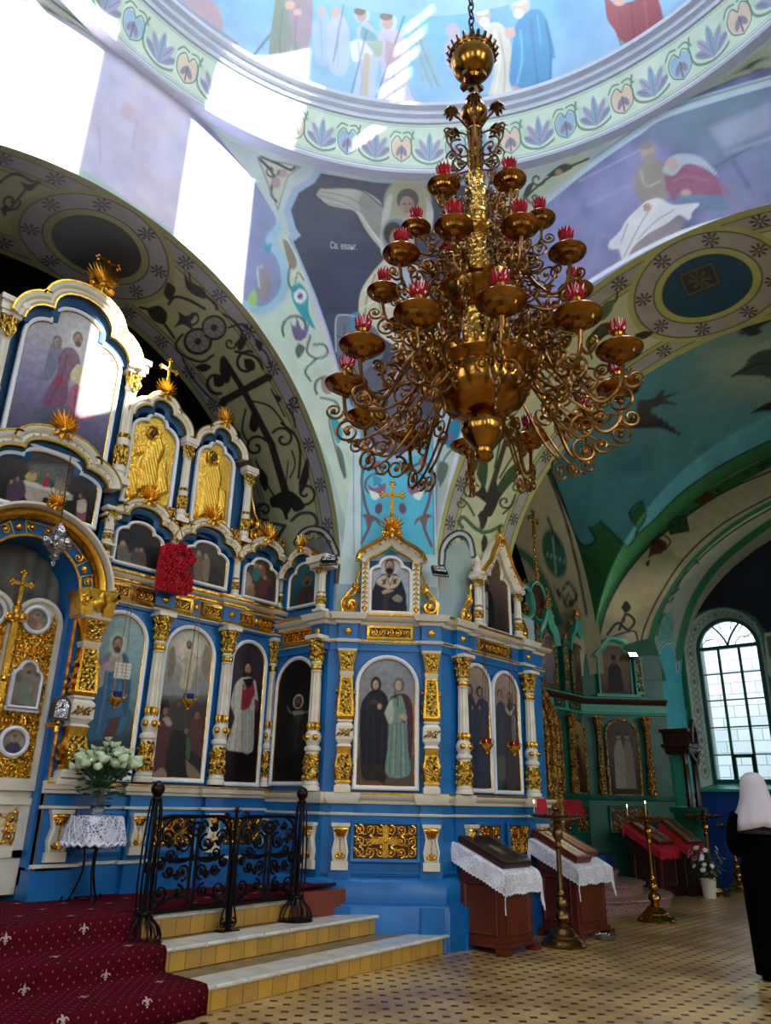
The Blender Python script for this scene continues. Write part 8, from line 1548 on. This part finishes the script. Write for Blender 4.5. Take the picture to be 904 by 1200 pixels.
# ==== the great brass chandelier
CX,CY=2.955,1.99
ch=thing('chandelier','great brass chandelier of scrolled arms with red glass cups under the dome','chandelier',(CX,CY,3.04))
o0=3.04
def cl(name,prof,mat,parent=None,seg=32,flute=None):b=MB();b.lathe([(r,z-o0)for r,z in prof],seg=seg,flute=flute);return obj(name,b,mat,parent or ch)
cl('bottom_knob',[(.001,3.045),(.035,3.05),(.05,3.07),(.045,3.10),(.055,3.12),(.10,3.18),(.115,3.22),(.11,3.25),(.085,3.26),(.055,3.275),(.055,3.30),(.075,3.31)],'brass',seg=28,flute=(8,.03))
cl('great_bowl',[(.075,3.30),(.11,3.305),(.19,3.345),(.235,3.41),(.25,3.48),(.242,3.53),(.255,3.55),(.295,3.57),(.30,3.595),(.265,3.62),(.23,3.64),(.19,3.665),(.12,3.68)],'brass')
b=MB()
for k in range(10):
 a=2*pi*k/10
 pl=lambda u,v,w,a=a:((.258-.02*abs(v-.56)*4+w)*cos(a+u/.25),(.258-.02*abs(v-.56)*4+w)*sin(a+u/.25),v)
 b.spiral((0,.43),.05,1.4,0,1 if k%2 else-1,.010,.006,plane=lambda u,v,w,a=a:((.248-max(0,.43-v)*.5+.004)*cos(a+u/.25),(.248-max(0,.43-v)*.5+.004)*sin(a+u/.25),v))
for k in range(36):
 a=2*pi*k/36;b.tube([(.298*cos(a),.298*sin(a),3.585-o0),(.325*cos(a),.325*sin(a),3.625-o0),(.318*cos(a),.318*sin(a),3.66-o0)],[.013,.014,.003],5)
obj('bowl_chasing',b,'brass_engraved',ch)
cl('lower_drum',[(.12,3.66),(.105,3.70),(.10,3.74),(.102,3.90),(.11,3.93),(.09,3.95)],'brass_engraved')
cl('upper_bowl',[(.09,3.92),(.13,3.94),(.19,4.0),(.215,4.06),(.235,4.07),(.24,4.09),(.21,4.11),(.16,4.14),(.10,4.16)],'brass')
cl('barrel',[(.08,4.15),(.07,4.22),(.085,4.30),(.09,4.36),(.085,4.42),(.07,4.45),(.10,4.48),(.115,4.50),(.10,4.53),(.07,4.55)],'brass_engraved')
cl('upper_stem',[(.07,4.54),(.06,4.58),(.075,4.62),(.06,4.66),(.065,4.68),(.068,4.82),(.055,4.85),(.05,4.88),(.058,4.92),(.04,4.95)],'brass_engraved')
cl('spiral_stem',[(.04+(.008 if k%2 else 0),4.95+.022*k)for k in range(17)],'brass')
cl('ball',[(.03,5.32),(.045,5.33),(.03,5.35),(.075,5.39),(.085,5.44),(.07,5.49),(.03,5.53),(.02,5.56)],'brass')
b=MB();z=5.56-o0;b.box(-.018,.018,-.018,.018,z,z+.18);b.box(-.035,.035,-.02,.02,z+.06,z+.09)
for s_ in(-1,1):b.box(*sorted((s_*.01,s_*.09)),-.02,.02,z+.14,z+.17);b.box(-.02,.02,*sorted((s_*.01,s_*.09)),z+.14,z+.17)
obj('link_cross',b,'bronze',ch)
cl('canopy_bowl',[(.02,5.70),(.05,5.71),(.06,5.73),(.05,5.75),(.09,5.77),(.125,5.82),(.14,5.88),(.135,5.92),(.15,5.94),(.06,5.96),(.02,6.0)],'brass')
b=MB()
for k in range(22):a=2*pi*k/22;b.tube([(.145*cos(a),.145*sin(a),5.93-o0),(.165*cos(a),.165*sin(a),5.96-o0),(.15*cos(a),.15*sin(a),5.99-o0)],[.012,.010,.002],4)
obj('crown_rim',b,'bronze',ch)
b=MB()
for k in range(46):
 z=6.0+.065*k-o0;P=[(.02*cos(a),0,z+.042*sin(a))if k%2 else(0,.02*cos(a),z+.042*sin(a))for a in np.linspace(0,2*pi,10)];b.tube(P,.0065,4,cap=False)
b.tube([(0,0,6.0+.065*45-o0),(0,0,19.5-o0)],.009,5);obj('chain',b,'iron',ch)
def glass_crown():
 b=MB();n=14;prof=[(.024,0),(.036,.012),(.040,.035),(.046,.060)]
 rows=[[(r*(1+.06*(1 if k%2 else-1))*cos(pi*k/n),r*(1+.06*(1 if k%2 else-1))*sin(pi*k/n),z+(.012*(1 if k%2 else-1)if i==3 else 0))for k in range(2*n+1)]for i,(r,z)in enumerate(prof)]
 b.grid(rows);b.lathe([(.001,.004),(.028,.006)],(0,0,0),14);return mesh_of(b,'red_glass_cup',30,False)
GL=glass_crown();GL.materials.append(M['red_glass'])
def tray_mesh(s):
 b=MB();b.lathe([(r*s,z*s)for r,z in((.012,-.075),(.02,-.07),(.014,-.055),(.035,-.045),(.04,-.035),(.07,-.028),(.078,-.012),(.108,.0),(.116,.012),(.112,.018),(.06,.006),(.04,.012),(.03,.03),(.022,.045),(.03,.06),(.036,.075),(.026,.085),(.028,.10))],seg=26);me=mesh_of(b,'drip_tray');me.materials.append(M['brass']);return me
def arm_mesh(R,r0,zt,zb,s,seed):
 b=MB();pl=lambda u,v,w:(u,w,v);rd=random.Random(seed);L_=R-r0
 main=smooth_pts([(r0,zb),(r0+L_*.22,zb+.05*s),(r0+L_*.45,zb-.09*s),(r0+L_*.72,zt-.24*s),(R-.02*s,zt-.20*s),(R+.01*s,zt-.07*s)],6)
 b.tube([pl(x,y,0)for x,y in main],[.011*s]*len(main),6)
 sp=[(R-.02,zt-.27*s,.065,pi/2,-1),(R+.055*s,zt-.16*s,.05,pi,1),(r0+L_*.62,zt-.10*s,.075,-pi/2,1),(r0+L_*.40,zb+.06*s,.07,-pi/2,-1),(r0+L_*.55,zt-.36*s,.07,pi/2,1),(r0+L_*.30,zb-.14*s,.07,pi/2,-1),(r0+L_*.80,zt-.08*s,.045,-pi/2,-1),(r0+L_*.14,zb+.10*s,.055,0,1),(r0+L_*.74,zt-.33*s,.05,0,-1),(r0+L_*.48,zt+.02*s,.05,pi,1),(r0+L_*.2,zb-.24*s,.05,0,1)]
 for x,y,r,a0,dr in sp:b.spiral((x,y),r*s,1.45,a0,dr,.0085*s,rd.uniform(-.012,.012),plane=pl)
 for(x0,y0),(x1,y1)in(((r0,zb-.08*s),(r0+L_*.55,zt-.30*s)),((r0+.02,zb+.12*s),(r0+L_*.62,zt-.03*s)),((r0+L_*.30,zb-.21*s),(R-.02,zt-.335*s))):
  b.tube([pl(x0+(x1-x0)*t,y0+(y1-y0)*t-.05*s*sin(pi*t),0)for t in np.linspace(0,1,9)],.0075*s,5)
 for t in(.25,.5,.75):
  i=int(t*(len(main)-1));p=main[i]
  for q in(-1,1):b.tube([pl(p[0],p[1],0),pl(p[0]+.035*s,p[1]+q*.03*s,.012*q),pl(p[0]+.06*s,p[1]+q*.015*s,.02*q)],[.004,.010*s,.002],4)
 me=mesh_of(b,'arm',60,False);me.materials.append(M['brass_arm']);return me
cam_a=math.atan2(-CY,-CX)
def tier(n,R,zt,r0,zb,s,phase,seed,gs_=1.0):
 am,tm=arm_mesh(R,r0,zt-o0,zb-o0,s,seed),tray_mesh(s)
 for k in range(n):
  a=cam_a+phase+2*pi*k/n;o=bpy.data.objects.new('arm',am);COLL.objects.link(o);o.parent=ch;o.matrix_local=Rz(a)
  t_=bpy.data.objects.new('drip_tray',tm);COLL.objects.link(t_);t_.parent=o;t_.matrix_local=T((R,0,zt-o0))
  g=bpy.data.objects.new('red_glass_cup',GL);COLL.objects.link(g);g.parent=o;g.matrix_local=T((R,0,zt-o0+.10*s))@Matrix.Scale(s*gs_,4)
tier(12,.725,3.475,.27,3.56,1.0,.13,1);tier(10,.535,4.085,.20,4.06,.86,-.22,2,1.1);tier(6,.36,4.56,.09,4.50,.78,.53,3,1.2)
bm_=MB();pl=lambda u,v,w:(u,w,v)
bm_.tube([pl(x,y-o0,0)for x,y in smooth_pts([(.04,5.28),(.10,5.34),(.16,5.36),(.17,5.30)],5)],.007,5);bm_.spiral((.10,5.10-o0),.075,1.5,pi/2,-1,.008,plane=pl);bm_.spiral((.17,5.20-o0),.04,1.3,0,1,.007,plane=pl);bm_.spiral((.11,4.98-o0),.05,1.3,-pi/2,1,.007,plane=pl);bm_.tube([pl(.05,5.0-o0,0),pl(.12,5.02-o0,0),pl(.19,5.12-o0,0),pl(.205,5.2-o0,0)],.006,5)
for k in range(9):
 a=2*pi*k/9;bm_.tube([pl(.16,5.36-o0,0),(.16+.035*cos(a),.035*sin(a),5.375-o0+.01),(.16+.05*cos(a),.05*sin(a),5.36-o0)],[.008,.013,.003],5)
BRK=mesh_of(bm_,'flower_bracket',60,False);BRK.materials.append(M['bronze'])
for k in range(6):o=bpy.data.objects.new('flower_bracket',BRK);COLL.objects.link(o);o.parent=ch;o.matrix_local=Rz(cam_a+pi/6+pi/2+k*pi/3)
def collar(n,r,z,s,seed):
 b=MB()
 for q,(x,y,rr,a0,dr)in enumerate(((r,z,.06,pi/2,1),(r+.06*s,z+.07*s,.05,-pi/2,-1),(r+.05*s,z-.08*s,.05,0,1))):b.spiral((x,y-o0),rr*s,1.4,a0,dr,.008*s,plane=pl)
 me=mesh_of(b,'scroll_collar',60,False);me.materials.append(M['bronze'])
 for k in range(n):o=bpy.data.objects.new('scroll_collar',me);COLL.objects.link(o);o.parent=ch;o.matrix_local=Rz(2*pi*k/n+seed)
collar(12,.30,3.72,1.1,.1);collar(10,.24,4.22,.9,.2);collar(8,.14,4.66,.8,.3);collar(8,.14,4.84,.6,.5)
# ==== thin incense haze under the dome
hz=bpy.data.materials.new('incense haze');hz.use_nodes=True;nt=hz.node_tree;nt.nodes.clear()
vo=nt.nodes.new('ShaderNodeVolumeScatter');vo.inputs['Density'].default_value=.013;vo.inputs['Anisotropy'].default_value=.35;vo.inputs['Color'].default_value=(.92,.96,1,1)
ou=nt.nodes.new('ShaderNodeOutputMaterial');nt.links.new(vo.outputs[0],ou.inputs['Volume'])
b=MB();b.box(-1.1,6.8,-1.8,6.3,6.0,15.2);o=tag(obj('incense_haze',b,hz,smooth=None),'thin bluish incense haze with light shafts under the dome','haze',kind='stuff')
